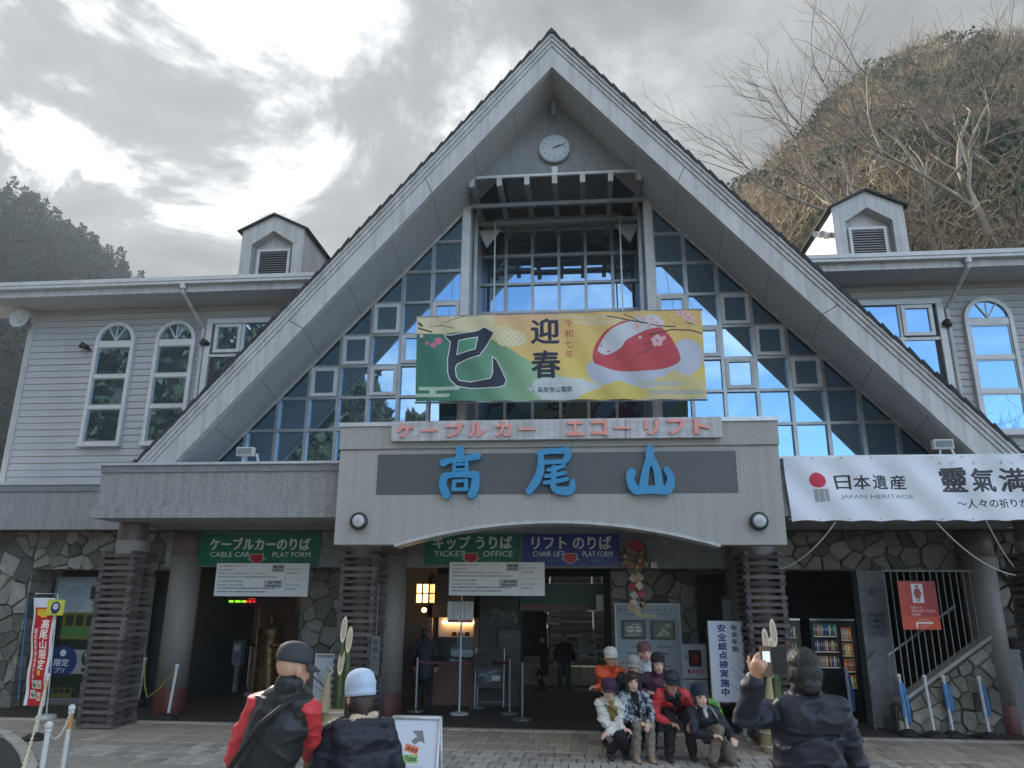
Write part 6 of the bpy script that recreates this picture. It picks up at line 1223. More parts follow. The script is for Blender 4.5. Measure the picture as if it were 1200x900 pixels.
    if wear.get('hood'):
        hh = wear['hood']; c = neck-fwd*.085*S-d*.015; q.cap(c+side*.115*S*hh+d*.02, c-side*.115*S*hh+d*.02, .030*S*hh, .030*S*hh, fwd, 1, 1); q.cap(c-d*.05+side*.10*S, c-d*.05-side*.10*S, .062*S*hh, .062*S*hh, fwd, .9, 1); q.cap(c-d*.15*hh+side*.045*S, c-d*.15*hh-side*.045*S, .058*S*hh, .058*S*hh, fwd, .8, 1); [q.cap(c+side*.10*S*k*hh+d*.02, neck+side*.075*S*k+fwd*.06+d*.03, .030*S*hh, .024*S) for k in (1, -1)]
    q.finish('jacket', mm[jm], T, voxel, 3, wrinkle(wear.get('wr', .012), 7, quilt, wear.get('qs', .085)))
    for ar_ in (ars if 'sleeves' in wear else []): ar_.finish('sleeve', mm[wear['sleeves']], T, voxel, 3, wrinkle(.012, 9))
    if 'shirt' in wear:
        q = Blob(); o = fwd*wear.get('sho', .060)*S*jf; q.cap(pel.lerp(neck, .12)+o, chest+o, .072*S, .070*S, side, wear.get('shw', .95), 1.0); q.cap(chest+o, neck+fwd*.02+d*.02, .068*S, .05*S, side, 1, 1); q.finish('shirt', mm[wear['shirt']], T, .009, 2, wrinkle(.006, 10))
    if 'yoke' in wear:
        q = Blob(); o = fwd*.030*S; q.cap(chest+o-d*.03, sh+o, .108*S*jf, .085*S*jf, side, 1.28, .98); q.finish('chest_panel', mm[wear['yoke']], T, .009, 2, wrinkle(.006, 10))
        MB().tube([pel.lerp(neck, .12)+fwd*.128*S*jf, chest-d*.02+fwd*.145*S*jf, sh+d*.03+fwd*.10*S*jf], .0065, 6).build('zip', mm['white_paint'], T)
    if 'scarf' in wear: q = Blob(); q.cap(neck+d*.0+side*.04, neck-side*.04+d*.0, .062*S, .062*S); q.cap(neck+fwd*.06, chest+fwd*.135+side*.03, .028, .022); q.finish('scarf', mm[wear['scarf']], T, .009, 2, wrinkle(.006, 14))
    T_ = dict(T=T, neck=neck, chest=chest, sh=sh, SH=SH, EL=EL, WR=WR, pel=pel, side=side, fwd=fwd, HM=HM, S=S, d=d, KN=KN, AN=AN); return T_
cloth('pants_black', (.014, .014, .017), (.008, .008, .010)); cloth('pants_beige', (.26, .22, .185), (.20, .17, .14)); cloth('pants_khaki', (.17, .14, .105), (.125, .10, .078)); cloth('pants_grey', (.10, .11, .12), (.06, .065, .07))
cloth('shoe_dark', (.035, .035, .038)); cloth('shoe_tan', (.45, .30, .20), (.32, .20, .13), 20); cloth('orange_down', (.72, .10, .025), (.62, .075, .02), 5, .5); cloth('white_shell', (.66, .64, .60), (.58, .56, .52), 5, .6); cloth('mustard', (.30, .20, .05)); cloth('navy', (.014, .017, .032), (.010, .012, .022), 6, .6)
cloth('purple_hat', (.055, .02, .055), (.035, .015, .04)); cloth('plum', (.13, .045, .085), (.08, .03, .06)); cloth('red_shell', (.68, .05, .06), (.58, .04, .05), 5, .55); cloth('black_knit', (.012, .012, .014)); cloth('grey_felt', (.32, .31, .29), (.25, .24, .22), 30); cloth('maroon_knit', (.17, .075, .075), (.11, .05, .055), 60)
cloth('pale_blue_scarf', (.48, .55, .62), (.40, .46, .52), 14); cloth('cream_knit', (.55, .53, .49), (.42, .40, .37), 70); cloth('navy_beanie', (.014, .022, .05)); cloth('dark_navy', (.013, .020, .038), (.008, .012, .024), 7, .55, .4, 60); cloth('light_beanie', (.50, .62, .80), (.42, .54, .72), 60, .85, .3, 120)
cloth('fleece', (.62, .50, .38), (.5, .4, .3), 60); cloth('black_vest', (.014, .019, .025), (.010, .013, .018), 5, .42, .2, 60); cloth('grey_cap', (.045, .052, .062), (.03, .036, .045), 80, .8)
m_ = mat('leaf_print', (.04, .055, .09), (.42, .46, .52), 26, .75, .2, 60, lo=.47, hi=.53, stretch=(1, 1, .55), detail=3)
cloth('pack_green', (.16, .42, .05), (.05, .22, .03), 22, .6)
PI = math.pi; GRP = 'hikers posing in two rows for a photograph'
HE = lambda px, py, Y: at(px, py, Y)
def grp(lab, px, py, Y, bx, Yb, **k): h = HE(px, py, Y); bxx = at(bx, 850, Yb)[0]; return person(lab, (bxx, Yb), PI+k.pop('rz', .15), h, group=GRP, **k)
# front row
g1 = grp('crouching woman in an open white jacket, mustard top and purple hat', 713, 809, -.34, 722, -.02, pelvis=(0, -.02, .36), hands=((-.02, .36, .40), (.18, .38, .36)), feet=((-.10, .10, 0), (.12, .16, 0)), wear=dict(jacket=('white_shell', 1.18, 0), hem=.10, pants=('pants_black', 1.1), shirt='mustard', sho=.078, shw=1.15, hat=('cloche', 'purple_hat', 'purple_hat'), hair=('hair_black', 'low'), skin='skin_pale', hood=1.0, wr=.02), look=(-.05, -.1, -.1), H=1.55)
g2 = grp('crouching woman with a dark bob in a leaf patterned jacket and beige trousers', 741, 799, -.30, 748, .02, pelvis=(0, -.02, .44), hands=((.05, .36, .47), (-.06, .36, .46)), feet=((.10, .30, 0), (-.09, .32, 0)), wear=dict(jacket=('leaf_print', 1.05, 0), pants=('pants_beige', .92), shirt='black_knit', hair=('hair_brown', 'bob'), skin='skin_pale', shoes='shoe_tan'), look=(.0, -.08, .08), H=1.55)
g3 = grp('bending man in dark cap and red jacket, hands on his knees', 787, 801, -.28, 790, .12, pelvis=(0, -.08, .62), hands=((.13, .33, .46), (-.13, .33, .46)), feet=((.16, .30, 0), (-.16, .26, 0)), wear=dict(jacket=('red_shell', 1.16, 0), pants=('pants_black', 1.15), yoke='black_vest', hat=('cap', 'navy', 'navy'), hair=('hair_grey', 'low')), look=(0, -.08, -.05), H=1.66)
g4 = grp('kneeling person in a navy beanie, dark jacket and khaki trousers with a rucksack', 820, 817, -.48, 838, -.28, pelvis=(0, -.10, .34), hands=((.17, .30, .38), (-.04, .40, .36)), feet=((.18, .28, 0), (-.10, -.18, 0)), wear=dict(jacket=('navy', 1.12, 0), pants=('pants_khaki', 1.1), hat=('beanie', 'navy_beanie', 'navy_beanie'), hair=('hair_black', 'side'), skin='skin_pale', scarf='cream_knit'), look=(.1, -.05, .15), H=1.58, rz=.25)
# back row
g5 = grp('woman in an orange quilted jacket and white peaked knit cap, left of the back row', 716, 771, .55, 716, .75, pelvis=(0, -.08, .72), hands=((-.08, .28, 1.05), (.22, .20, .80)), feet=((.10, .08, 0), (-.10, .06, 0)), wear=dict(jacket=('orange_down', 1.15, .014), hat=('knitcap', 'cream_knit', 'cream_knit'), hair=('hair_black', 'low'), collar=1, qs=.07), look=(0, .02, .05), H=1.58)
g6 = grp('woman in a grey felt hat and navy jacket in the middle of the back row', 742, 781, .30, 742, .55, pelvis=(0, -.12, .68), hands=((.15, .22, .70), (-.15, .22, .70)), feet=((.10, .0, 0), (-.10, .0, 0)), wear=dict(jacket=('navy', 1.1, 0), hat=('cloche', 'grey_felt', 'grey_felt'), hair=('hair_black', 'low'), collar=1), look=(0, -.02, -.05), H=1.55)
g7 = grp('smiling person at the very back in a maroon knit cap and pale blue scarf', 756, 766, .95, 757, 1.05, pelvis=(0, -.08, .76), hands=((.15, .12, .8), (-.15, .12, .8)), feet=((.1, 0, 0), (-.1, 0, 0)), wear=dict(jacket=('white_shell', 1.0, 0), hat=('beanie', 'maroon_knit', 'maroon_knit'), hair=('hair_black', 'low'), scarf='pale_blue_scarf', skin='skin_pale'), look=(.1, 0, .12), H=1.6)
g8 = grp('woman in a black beanie and plum jacket, right of the back row', 771, 779, .40, 773, .62, pelvis=(0, -.1, .72), hands=((.18, .15, .75), (-.15, .15, .75)), feet=((.1, 0, 0), (-.1, 0, 0)), wear=dict(jacket=('plum', 1.12, 0), hat=('beanie', 'black_knit', 'black_knit'), hair=('hair_black', 'side'), skin='skin_pale', collar=1), look=(0, -.02, 0), H=1.58)
# rucksack, shoulder strap
bp = thing('rucksack', 'bright green rucksack on the back of the kneeling person', 'rucksack', tuple(g4['chest'])); c, d, f, s = g4['chest'], g4['d'], g4['fwd'], g4['side']; q = Blob(); q.cap(c-f*.20-d*.20-s*.17, c-f*.19+d*.10-s*.17, .13, .11, s, 1.15, .8); q.cap(c-f*.26-d*.18-s*.17, c-f*.26-d*.02-s*.17, .08, .07, s, 1.1, .8); q.cap(c-f*.17+d*.17-s*.17, c-f*.12+d*.20-s*.17, .06, .05, s, 2.0, .8); q.finish('pack', mm['pack_green'], bp, .01, 3, wrinkle(.012, 12))
MB().tube([c+d*.16-s*.09-f*.03, c+d*.13-s*.10+f*.09, c-s*.10+f*.14, c-d*.12-s*.13+f*.08], .014, 8).build('strap', mm['grey_felt'], bp)
q = Blob(); sp = thing('crossbody_strap', 'thin black shoulder strap across the white jacketed woman', 'strap', tuple(g1['chest'])); MB().tube([g1['sh']-g1['side']*-.09+g1['fwd']*.08, g1['chest']+g1['fwd']*.165, g1['pel'].lerp(g1['chest'], .3)-g1['side']*.10+g1['fwd']*.16], .008, 6).build('strap', mm['black_vest'], sp)
# foreground figures seen from behind
def fgpos(px, py, D): d = ray(px, py); return CAM+d*D
h = fgpos(344, 784, 4.55); bx = fgpos(314, 850, 4.55)
m1 = person('man from behind in a dark grey cap and black quilted vest over red sleeves', (bx[0], bx[1]-.02), -.12, h, (0, -.04, .88), ((.14, .32, 1.02), (-.28, .10, .84)), ((.11, 0, 0), (-.11, .05, 0)), dict(jacket=('black_vest', 1.12, .010), sleeves='red_shell', hat=('cap', 'grey_cap', 'grey_cap'), hair=('hair_grey', 'none'), collar=1, qs=.13, sh=.172, nk=13.2, pants=('pants_black', 1.1), hem=.05, wr=.008), look=(-.55, -.18, 0), H=1.72, voxel=.009, epole=((.45, -.7, -.6), (-.8, -.4, -.3)))
h = fgpos(421, 818, 4.75); bx = fgpos(424, 850, 4.75)
m2 = person('person from behind in a pale blue knit hat and navy padded coat with hood', (bx[0], bx[1]), .35, h, (0, -.02, .80), ((.14, .22, .90), (-.16, .22, .90)), ((.1, 0, 0), (-.1, .05, 0)), dict(jacket=('dark_navy', 1.32, .010), hat=('slouch', 'light_beanie', 'light_beanie'), hair=('hair_brown', 'long'), hood=1.25, qs=.12, sh=.175, hem=.12), look=(.35, -.15, 0), H=1.56)
h = fgpos(940, 788, 4.15); bx = fgpos(938, 850, 4.15); hp_ = fgpos(884, 785, 3.82)
m3 = person('photographer from behind in a dark hooded coat raising a phone with his left hand', (bx[0], bx[1]), .05, h, (0, -.02, .88), ((.26, .22, 1.0), (0, 0, 0, hp_[0], hp_[1], hp_[2]-.04)), ((.12, 0, 0), (-.12, .05, 0)), dict(jacket=('dark_navy', 1.16, 0), hair=('hair_black', 'full'), hood=1.35, collar=1, strands=1100, hs=1.0, sh=.18, hem=.16, wr=.016, pants=('pants_black', 1.1), back=1), look=(.10, -.12, 0), H=1.70, epole=((.8, -.5, -.5), (-.75, -.2, -.6)), palm=((0, 0, -1), (.6, .8, 0)), curl=(.5, .9))
q = Blob(); fl_ = MB()
ph = thing('phone', 'phone held up in a brown flip case with a bright screen', 'phone', tuple(hp_)); a, b = fgpos(890, 757, 3.80), fgpos(903, 792, 3.80); MB().box(a[0], b[0], a[1]-.008, a[1]+.008, b[2], a[2]).build('case', mm['wood_frame'], ph)
mat('phone_screen', (.3, .5, .7), (.7, .45, .35), 40, .3, emit=(.35, .6, .9), estr=.5); MB().box(a[0]+.010, b[0]-.008, a[1]-.011, a[1]-.0085, b[2]+.07, a[2]-.025).build('screen', mm['phone_screen'], ph)
MB().box(b[0]+.002, b[0]+.075, a[1]-.006, a[1]+.002, b[2]+.01, a[2]-.004).build('flap', mm['rubber'], ph)
bg_ = thing('shoulder_bag', 'black shoulder bag and strap across the back of the black vest', 'bag', tuple(m1['pel'])); c, f, s, d = m1['chest'], m1['fwd'], m1['side'], m1['d']
MB().tube([m1['sh']+s*.10+d*.07+f*.02, m1['sh']+s*.06-f*.13, c-f*.175-s*.03, m1['pel']-f*.16-s*.17+d*.10, m1['pel']-s*.24+d*.02], .017, 8).build('strap', mm['rubber'], bg_, smooth=True); q = Blob(); q.cap(m1['pel']-s*.24-f*.07-d*.10, m1['pel']-s*.24-f*.07+d*.06, .085, .085, s, .7, 1.0); q.finish('pouch', mm['rubber'], bg_, .01, 2)
fc = m2['neck']; q = Blob(); q.cap(fc-m2['fwd']*.06+m2['side']*.09+m2['d']*.05, fc-m2['fwd']*.085-m2['side']*.04+m2['d']*.035, .026, .026); q.finish('fleece_lining', mm['fleece'], m2['T'], .007, 1, wrinkle(.006, 40))
# dim figures inside the lobby
cloth('dim_coat', (.012, .013, .018))
for lab, px, py, Y, rz_, wr_ in (('dark clad visitor with grey trousers facing out before the back stairs', 661, 748, 7.3, PI, dict(jacket=('dim_coat', 1.2, 0), hem=.18, pants=('pants_grey', 1.1), hair=('hair_black', 'short'))), ('dark clad visitor standing left of the other one before the back stairs', 637, 749, 7.0, PI/2, dict(jacket=('dim_coat', 1.15, 0), hem=.2, pants=('pants_black', 1.0), hair=('hair_black', 'short'))), ('dark clad customer standing at the ticket booth below the lattice window', 499, 742, 4.0, 0, dict(jacket=('navy', 1.15, 0), hem=.15, hair=('hair_black', 'short'), back=1))):
    h = HE(px, py, Y); Hh = h[2]+.11; person(lab, (h[0], Y), rz_, h, (0, -.02, .50*Hh), ((.20, .08, .52*Hh), (-.20, .08, .52*Hh)), ((.11, .0, 0), (-.11, .04, 0)), wr_, H=Hh, voxel=.014, group='dim figures inside the station')
# ------------------------------------------------------------------ posts, ropes, boards on the plaza
def fgp(px, py, D): d = ray(px, py); return CAM+d*D
def post(x, y, lab, h=.90, tilt=(0, 0), tape=None, cloth_=None, base=True, grp_='white plastic posts', r=.023):
    t = thing('white_post', lab, 'post', (x, y, 0), group=grp_); tx_, ty_ = tilt; P = lambda z, dx=0, dy=0: (x+tx_*z+dx, y+ty_*z+dy, z)
    MB().tube([P(.06), P(h-.06)], r, 12).build('pole', mm['white_paint'], t, smooth=False)
    MB().ball(P(h-.02), .036, 14, 10).tube([P(h-.075), P(h-.05)], .030, 12).build('ball_top', mm['white_paint'], t, smooth=True)
    if base: MB().lathe([(.165, 0), (.17, .02), (.15, .045), (.07, .085), (.03, .10)], (x, y, 0), 22).build('rubber_base', mm['rubber'], t, smooth=True)
    if tape: MB().tube([P(h-.22), P(h-.08)], r+.003, 12).build('tape', mm['tape_orange'], t)
    if cloth_:
        n = cloth_; q = MB(); 
        for k in range(n):
            a = k*1.9; L_ = random.uniform(.30, .62); dx, dy = .035*math.cos(a), .035*math.sin(a)-.02
            pts = [P(h-.09), P(h-.16, dx, dy), P(h-.16-L_*.5, dx*1.3+.012, dy*1.3), P(h-.16-L_, dx*1.1, dy*1.1)]
            for p, s_ in zip(pts[:-1], pts[1:]): q.bar(p, s_, .050-.006*k, .012, up=(0, 1, 0))
        q.build('blue_ribbon', mm['blue_cloth'], t)
    return P(h-.05)
def gxy(px, py): g = gr(px, py); return g[0], g[1]
x, y = gxy(40, 867); pa = post(x, y, 'white post on a rubber base furthest left on the plaza', .88, (.06, 0), True)
B_ = gr(57, 853, .84); pb_ = post(B_[0], B_[1], 'white chain post at the bottom left corner, lower of the front pair', .88, (0, 0), None, base=False); C_ = gr(84, 832, .84); pc = post(C_[0], C_[1], 'white chain post with orange tape, right of the front pair', .88, (0, 0), True, base=False)
def chain(a, b, sag, lab, m_, n=60):
    a, b = np.array(a), np.array(b); q = MB(); pts = [a*(1-t)+b*t-np.array([0, 0, sag*4*t*(1-t)]) for t in np.linspace(0, 1, n)]
    for i in range(n-1):
        c = (pts[i]+pts[i+1])/2; d = (pts[i+1]-pts[i]); L_ = np.linalg.norm(d)*.95; d = d/np.linalg.norm(d); s = np.cross(d, (0, 0, 1) if i % 2 else (.3, .9, .2)); s = s/np.linalg.norm(s)*.010
        q.tube([c-d*L_/2, c-d*L_*.3+s, c+d*L_*.3+s, c+d*L_/2, c+d*L_*.3-s, c-d*L_*.3-s, c-d*L_/2], .0055, 4)
    q.build('chain', mm[m_], None, label=lab, cat='chain', group='plastic chains at the left')
e = gr(20, 925, .5); chain(pa, e, .10, 'yellow and white plastic chain hanging down from the furthest left post', 'chain_yellow'); chain(pb_, pc, .16, 'white plastic chain sagging between the front pair of posts', 'rope_white', 40)
x, y = gxy(196, 843); p1_ = post(x, y, 'white post on a rubber base in front of the left round column', .86, (.07, .0)); x, y = gxy(157, 829); p2_ = post(x, y+.1, 'white post half hidden behind the far left slatted pillar', .86, (.05, 0))
MB().tube([np.array(p1_)*(1-t)+(np.array([-7.34, 2.55, .28]))*t-np.array([0, 0, .05*4*t*(1-t)]) for t in np.linspace(0, 1, 10)]+[np.array([-7.45, 2.6, .5]), np.array(p2_)], .011, 6).build('rope', mm['rope_yellow'], None, label='yellow rope hanging from the post round the left column', cat='rope')
x, y = gxy(447, 842); post(x+.05, 2.15, 'white post with a small blue tag in front of the red column foot', .86, (.02, 0), None, 1)
for px, py, lab, c_ in ((1065, 862, 'white post wrapped thickly in blue ribbon, leftmost by the stair wall', 3), (1096, 864, 'plain white post, second from left by the stair wall', 0), (1118, 864, 'white post with long blue streamers in the middle of the stair wall group', 3), (1126, 861, 'white post standing just behind the one with streamers', 1), (1143, 862, 'white post topped with a coil of pale rope', 1), (1161, 866, 'white post with a blue ribbon next to the right column', 2)):
    x, y = gxy(px, py); P = post(x, y, lab, .88, (-.045-.01*random.random(), 0), None, c_, grp_='white posts gathered by the stair wall')
    if px == 1143:
        q = MB()
        for k in range(9): a = k*.7; q.tube([(P[0]+.05*math.cos(a+t)*(.8+.04*k), P[1]-.03+.03*math.sin(a+t), P[2]-.04+.05*math.sin(t)) for t in np.linspace(0, 5.5, 10)], .007, 5)
        q.build('rope_coil', mm['rope_white'], None, label='coil of pale rope hung on a white post by the stair wall', cat='rope')
x, y = gxy(999, 845); post(x, y, 'white post with a blue sleeve standing before the vending machine', .86, (-.02, 0), None, 2)
def ticket_board():
    D = 7.4; A = fgp(462, 906, D); a, b = fgp(461, 839, D), fgp(517, 841, D-.05); zt_ = a[2]; w_ = np.array([b[0]-a[0], b[1]-a[1], 0]); L_ = np.linalg.norm(w_); u = w_/L_; n_ = np.array([u[1], -u[0], 0]); z0 = .12
    t = thing('ticket_board', 'white framed pavement board with a grey arrow and ticket pictures', 'signboard', (a[0], a[1], 0)); base = np.array([a[0], a[1], 0])
    for s in (1, -1):
        def P(i, z, o=0): return tuple(base+u*i*L_+n_*((zt_-z)*.22*s+o*s)+np.array([0, 0, z]))
        MB().quad(P(.04, z0), P(.96, z0), P(.96, zt_-.02), P(.04, zt_-.02)).build('panel', mm['white_paint'], t)
        q = MB(); q.tube([P(.02, 0, .012), P(.02, zt_, .012)], .018, 8).tube([P(.98, 0, .012), P(.98, zt_, .012)], .018, 8).tube([P(.02, zt_-.01, .012), P(.98, zt_-.01, .012)], .018, 8).tube([P(.02, z0, .012), P(.98, z0, .012)], .018, 8); q.build('frame', mm['flashing'], t, smooth=True)
        if s == 1: sheet('print', mm['ticket_board_print'], P(.05, z0+.02, .006), P(.95, z0+.02, .006), P(.95, zt_-.03, .006), P(.05, zt_-.03, .006), parent=t)
ticket_board()
board('leaning_board', 'plain white framed board standing behind the left pine and bamboo decoration', 'board', 'pale_board_print', (-3.90, .30, -3.62, 1.12), 1.30, .02, .015, fm='white_paint'); MATS['pale_board_print'].node_tree.nodes['Principled BSDF'].inputs['Roughness'].default_value = .5
# pine and bamboo new-year decorations
mat('bamboo', (.075, .10, .035), (.05, .07, .025), 10, .45, stretch=(1, 1, .3)); mat('bamboo_cut', (.75, .66, .50), (.66, .56, .40), 20, .6); mat('straw', (.46, .38, .23), (.33, .26, .15), 40, .8, .5, 90, stretch=(8, 8, 1)); mat('pine', (.03, .06, .02), (.05, .085, .03), 10, .7, rand=.2); mat('twig', (.07, .055, .05), (.05, .04, .035), 10, .8)
def kadomatsu(cuts, Y, bx, lab, tas):
    k_ = thing('bamboo_decoration', lab, 'new year decoration', (bx, Y, 0), group='pine and bamboo decorations at the entrance')
    for i, (px, y0, y1) in enumerate(cuts):
        T_ = at(px, y0, Y); Bt = at(px, y1, Y); x = T_[0]; r = .047; yy = Y-.03*i; zt_, zb_ = T_[2], Bt[2]; q = MB(); n = 16; b_ = bx+(x-bx)*.75
        rings = [(.30, 0), (.7, 0), (.712, .003), (.724, 0), (zb_-.22, 0), (zb_-.208, .003), (zb_-.196, 0)] if zb_ > 1.0 else [(.3, 0), (zb_-.3, 0), (zb_-.29, .003), (zb_-.28, 0)]
        for z, e in rings:
            for k in range(n): a = 2*math.pi*k/n; xx = b_+(x-b_)*z/zb_; q.v.append((xx+(r+e)*math.cos(a), yy+(r+e)*math.sin(a), z))
        for k in range(n): a = 2*math.pi*k/n; q.v.append((x+r*math.cos(a), yy+r*math.sin(a), (zb_+zt_)/2+(zt_-zb_)/2*math.sin(a)))
        R_ = len(rings)+1
        for j in range(R_-1):
            for k in range(n): q.f.append((j*n+k, j*n+(k+1) % n, (j+1)*n+(k+1) % n, (j+1)*n+k))
        st_ = q.build('bamboo_stem', mm['bamboo'], k_, smooth=True)
        q = MB()
        for rr_ in (r, r*.72):
            for k in range(n): a = 2*math.pi*k/n; q.v.append((x+rr_*math.cos(a), yy+rr_*math.sin(a)-.001, (zb_+zt_)/2+(zt_-zb_)/2*(rr_/r)*math.sin(a)))
        for k in range(n): q.f.append((k, (k+1) % n, n+(k+1) % n, n+k))
        q.build('cut_rim', mm['bamboo_cut'], st_); q = MB(); q.v = [(x+r*.72*math.cos(2*math.pi*k/n), yy+r*.72*math.sin(2*math.pi*k/n), (zb_+zt_)/2+(zt_-zb_)/2*.72*math.sin(2*math.pi*k/n)) for k in range(n)]; q.f = [tuple(range(n))]; q.build('cut_membrane', mat('bamboo_inner', (.52, .43, .32), (.42, .34, .25), 12, .7), st_)
    MB().lathe([(.19, 0), (.20, .05), (.19, .20), (.195, .36), (.17, .44)], (bx, Y, 0), 26).build('straw_mat', mm['straw'], k_, smooth=True)
    for z in (.09, .26, .40): MB().lathe([(.198, z-.012), (.208, z), (.198, z+.012)], (bx, Y, 0), 26).build('rope', mm['rope_white'], k_)
    tx_, tz0, tz1, tw = tas; q = MB(); q.tube([(tx_+.05, Y-.14, tz1), (tx_+.03, Y-.15, tz1-.06), (tx_, Y-.16, tz0)], [.025, .035, tw], 12); q.build('straw_tassel', mm['straw'], k_)
    q = MB(); r3 = random.Random(8)
    for i in range(90): a = r3.uniform(0, 6.28); rr_ = tw*math.sqrt(r3.random()); q.bar((tx_+.03+.03*math.cos(a), Y-.15+.03*math.sin(a), tz1-.08), (tx_+rr_*1.05*math.cos(a), Y-.16+rr_*math.sin(a), tz0-r3.uniform(0, .03)), .005, .004)
    q.build('straw_strands', mm['straw'], k_, kind='stuff')
    q = MB()
    for k in range(5): a = k*1.25; q.tube([(tx_+.05+.045*math.cos(a+t)*math.sin(t*.5+.3), Y-.17+.015*math.sin(a), tz1+.02+.05*math.sin(a+t)) for t in np.linspace(0, 4.2, 10)], .008, 6)
    q.build('rope_knot', mm['rope_white'], k_, smooth=True)
    q = MB()
    for i in range(520):
        a = r3.uniform(0, 6.28); rr_ = r3.uniform(.02, .20); c = np.array([bx+rr_*math.cos(a), Y+rr_*.7*math.sin(a), r3.uniform(.40, .98)]); d = np.array([r3.gauss(0, 1)*.7+math.cos(a)*.8, r3.gauss(0, .6)-.2, r3.gauss(.5, .5)]); d /= np.linalg.norm(d); s = np.cross(d, (0, 1, .3)); s = s/np.linalg.norm(s)*.0028; e_ = c+d*r3.uniform(.05, .11); q.poly([c-s, c+s, e_])
    q.build('pine_needles', mm['pine'], k_, kind='stuff')
    q = MB()
    for i in range(9):
        a = math.pi*(.35+.10*i)+r3.gauss(0, .1); L_ = r3.uniform(.45, .80); p = np.array([bx-.03, Y-.03, .55]); pts = [p]; d = np.array([math.cos(a)*.6-.12, -.1, .8])
        for j in range(4): d = d+np.array([r3.gauss(0, .18), 0, r3.gauss(0, .1)]); pts.append(pts[-1]+d/np.linalg.norm(d)*L_/4)
        q.tube(pts, [.006, .005, .004, .003, .002], 5)
    q.build('plum_twigs', mm['twig'], k_)
A = at(396, 800, .55); kadomatsu([(404, 722, 753), (411, 734, 765), (402.5, 758, 791)], .55, A[0], 'pine and bamboo new year decoration with straw tassel left of the entrance', (at(386, 800, .55)[0], at(386, 834, .4)[2], at(392, 788, .4)[2], .085))
A = at(905, 820, .55); kadomatsu([(905, 725, 757), (895.5, 736, 768), (902.5, 746, 777)], .55, A[0], 'pine and bamboo new year decoration behind the photographer', (at(896, 800, .55)[0], .55, 1.0, .085))
# ------------------------------------------------------------------ hills and trees
mat('hill_soil', (.045, .05, .035), (.03, .032, .022), .3, .95)
mat('evergreen', (.035, .055, .03), (.06, .085, .04), .35, .8, detail=3); mat('evergreen_light', (.10, .13, .05), (.07, .085, .035), .35, .8); mat('twig_brown', (.34, .25, .17), (.17, .135, .10), .25, .9, detail=4); mat('twig_pale', (.48, .38, .26), (.28, .22, .15), .5, .9); mat('bark_pale', (.34, .30, .24), (.15, .125, .10), 3, .85, .5, 12, stretch=(1, 1, .4)); mat('bark_dark', (.06, .048, .04), (.12, .10, .08), 4, .9)
def hill(name, ridge, foot, back, lab=None):
    q = MB(); n = len(ridge); m = 10; rows_ = []
    for F_, R_, B2 in zip(foot, ridge, back):
        F_, R_, B2 = map(np.array, (F_, R_, B2)); col = [F_*(1-t)+R_*t+np.array([0, 0, 1.2*math.sin(t*9+R_[0]*.3)*t*(1-t)]) for t in np.linspace(0, 1, m)]+[R_*(1-t)+B2*t for t in (.5, 1)]; rows_.append(col)
    k = len(rows_[0]); q.v = [tuple(p) for c in rows_ for p in c]
    for i in range(n-1):
        for j in range(k-1): q.f.append((i*k+j, (i+1)*k+j, (i+1)*k+j+1, i*k+j+1))
    q.build(name, mm['hill_soil'], kind='structure', smooth=True); return rows_
def scatter(rows_, N, seed, bias=1.0):
    r = np.random.default_rng(seed); n = len(rows_); k = 10; o = []
    for _ in range(N):
        a = r.random()*(n-1); i = int(a); f = a-i; t = (r.random()**bias)*(k-1.001); j = int(t); g = t-j
        p = (rows_[i][j]*(1-f)+rows_[i+1][j]*f)*(1-g)+(rows_[i][j+1]*(1-f)+rows_[i+1][j+1]*f)*g; o.append(p)
    return np.array(o)
def tri_soup(name, V, m, kind='stuff', parent=None, **k):
    me = bpy.data.meshes.new(name); n = len(V); me.vertices.add(n*3); me.vertices.foreach_set('co', V.reshape(-1).astype(np.float32)); me.loops.add(n*3); me.loops.foreach_set('vertex_index', np.arange(n*3, dtype=np.int32)); me.polygons.add(n); me.polygons.foreach_set('loop_start', np.arange(0, n*3, 3, dtype=np.int32)); me.polygons.foreach_set('loop_total', np.full(n, 3, dtype=np.int32)); me.update(calc_edges=True); me.validate()
    me.materials.append(m); return put(name, me, parent, kind=kind, **k)
def twiggy(P, per, H, R_, seed, wid=.045, L_=1.3):
    r = np.random.default_rng(seed); n = len(P); h = H*(.7+.6*r.random(n)); out_ = []
    C = np.repeat(P, per, 0); hh = np.repeat(h, per)[:, None]; a = r.random((n*per, 1))*2*np.pi; u = r.random((n*per, 1))**.7; zz_ = .25+.75*r.random((n*per, 1)); rad_ = R_*np.sqrt(np.maximum(.05, 1-(zz_*1.15-.45)**2))*u
    p = C+np.concatenate([rad_*np.cos(a), rad_*np.sin(a), zz_*hh], 1); d = np.concatenate([np.cos(a)*.7, np.sin(a)*.7, .6+.5*r.random((n*per, 1))], 1)+r.normal(0, .8, (n*per, 3)); d /= np.linalg.norm(d, axis=1)[:, None]; l = L_*(.5+r.random((n*per, 1)))
    s = np.cross(d, r.normal(0, 1, (n*per, 3))); s /= np.linalg.norm(s, axis=1)[:, None]; s *= wid*(.6+.8*r.random((n*per, 1)))*.5
    V = np.stack([p-s, p+s, p+d*l], 1); tr_ = np.stack([P+np.array([-.12, 0, 0]), P+np.array([.12, 0, 0]), P+np.stack([r.normal(0, .6, n), r.normal(0, .6, n), h*.9], 1)], 1); tr2 = np.stack([P+np.array([0, -.12, 0]), P+np.array([0, .12, 0]), tr_[:, 2]], 1)
    return np.concatenate([V, tr_, tr2])
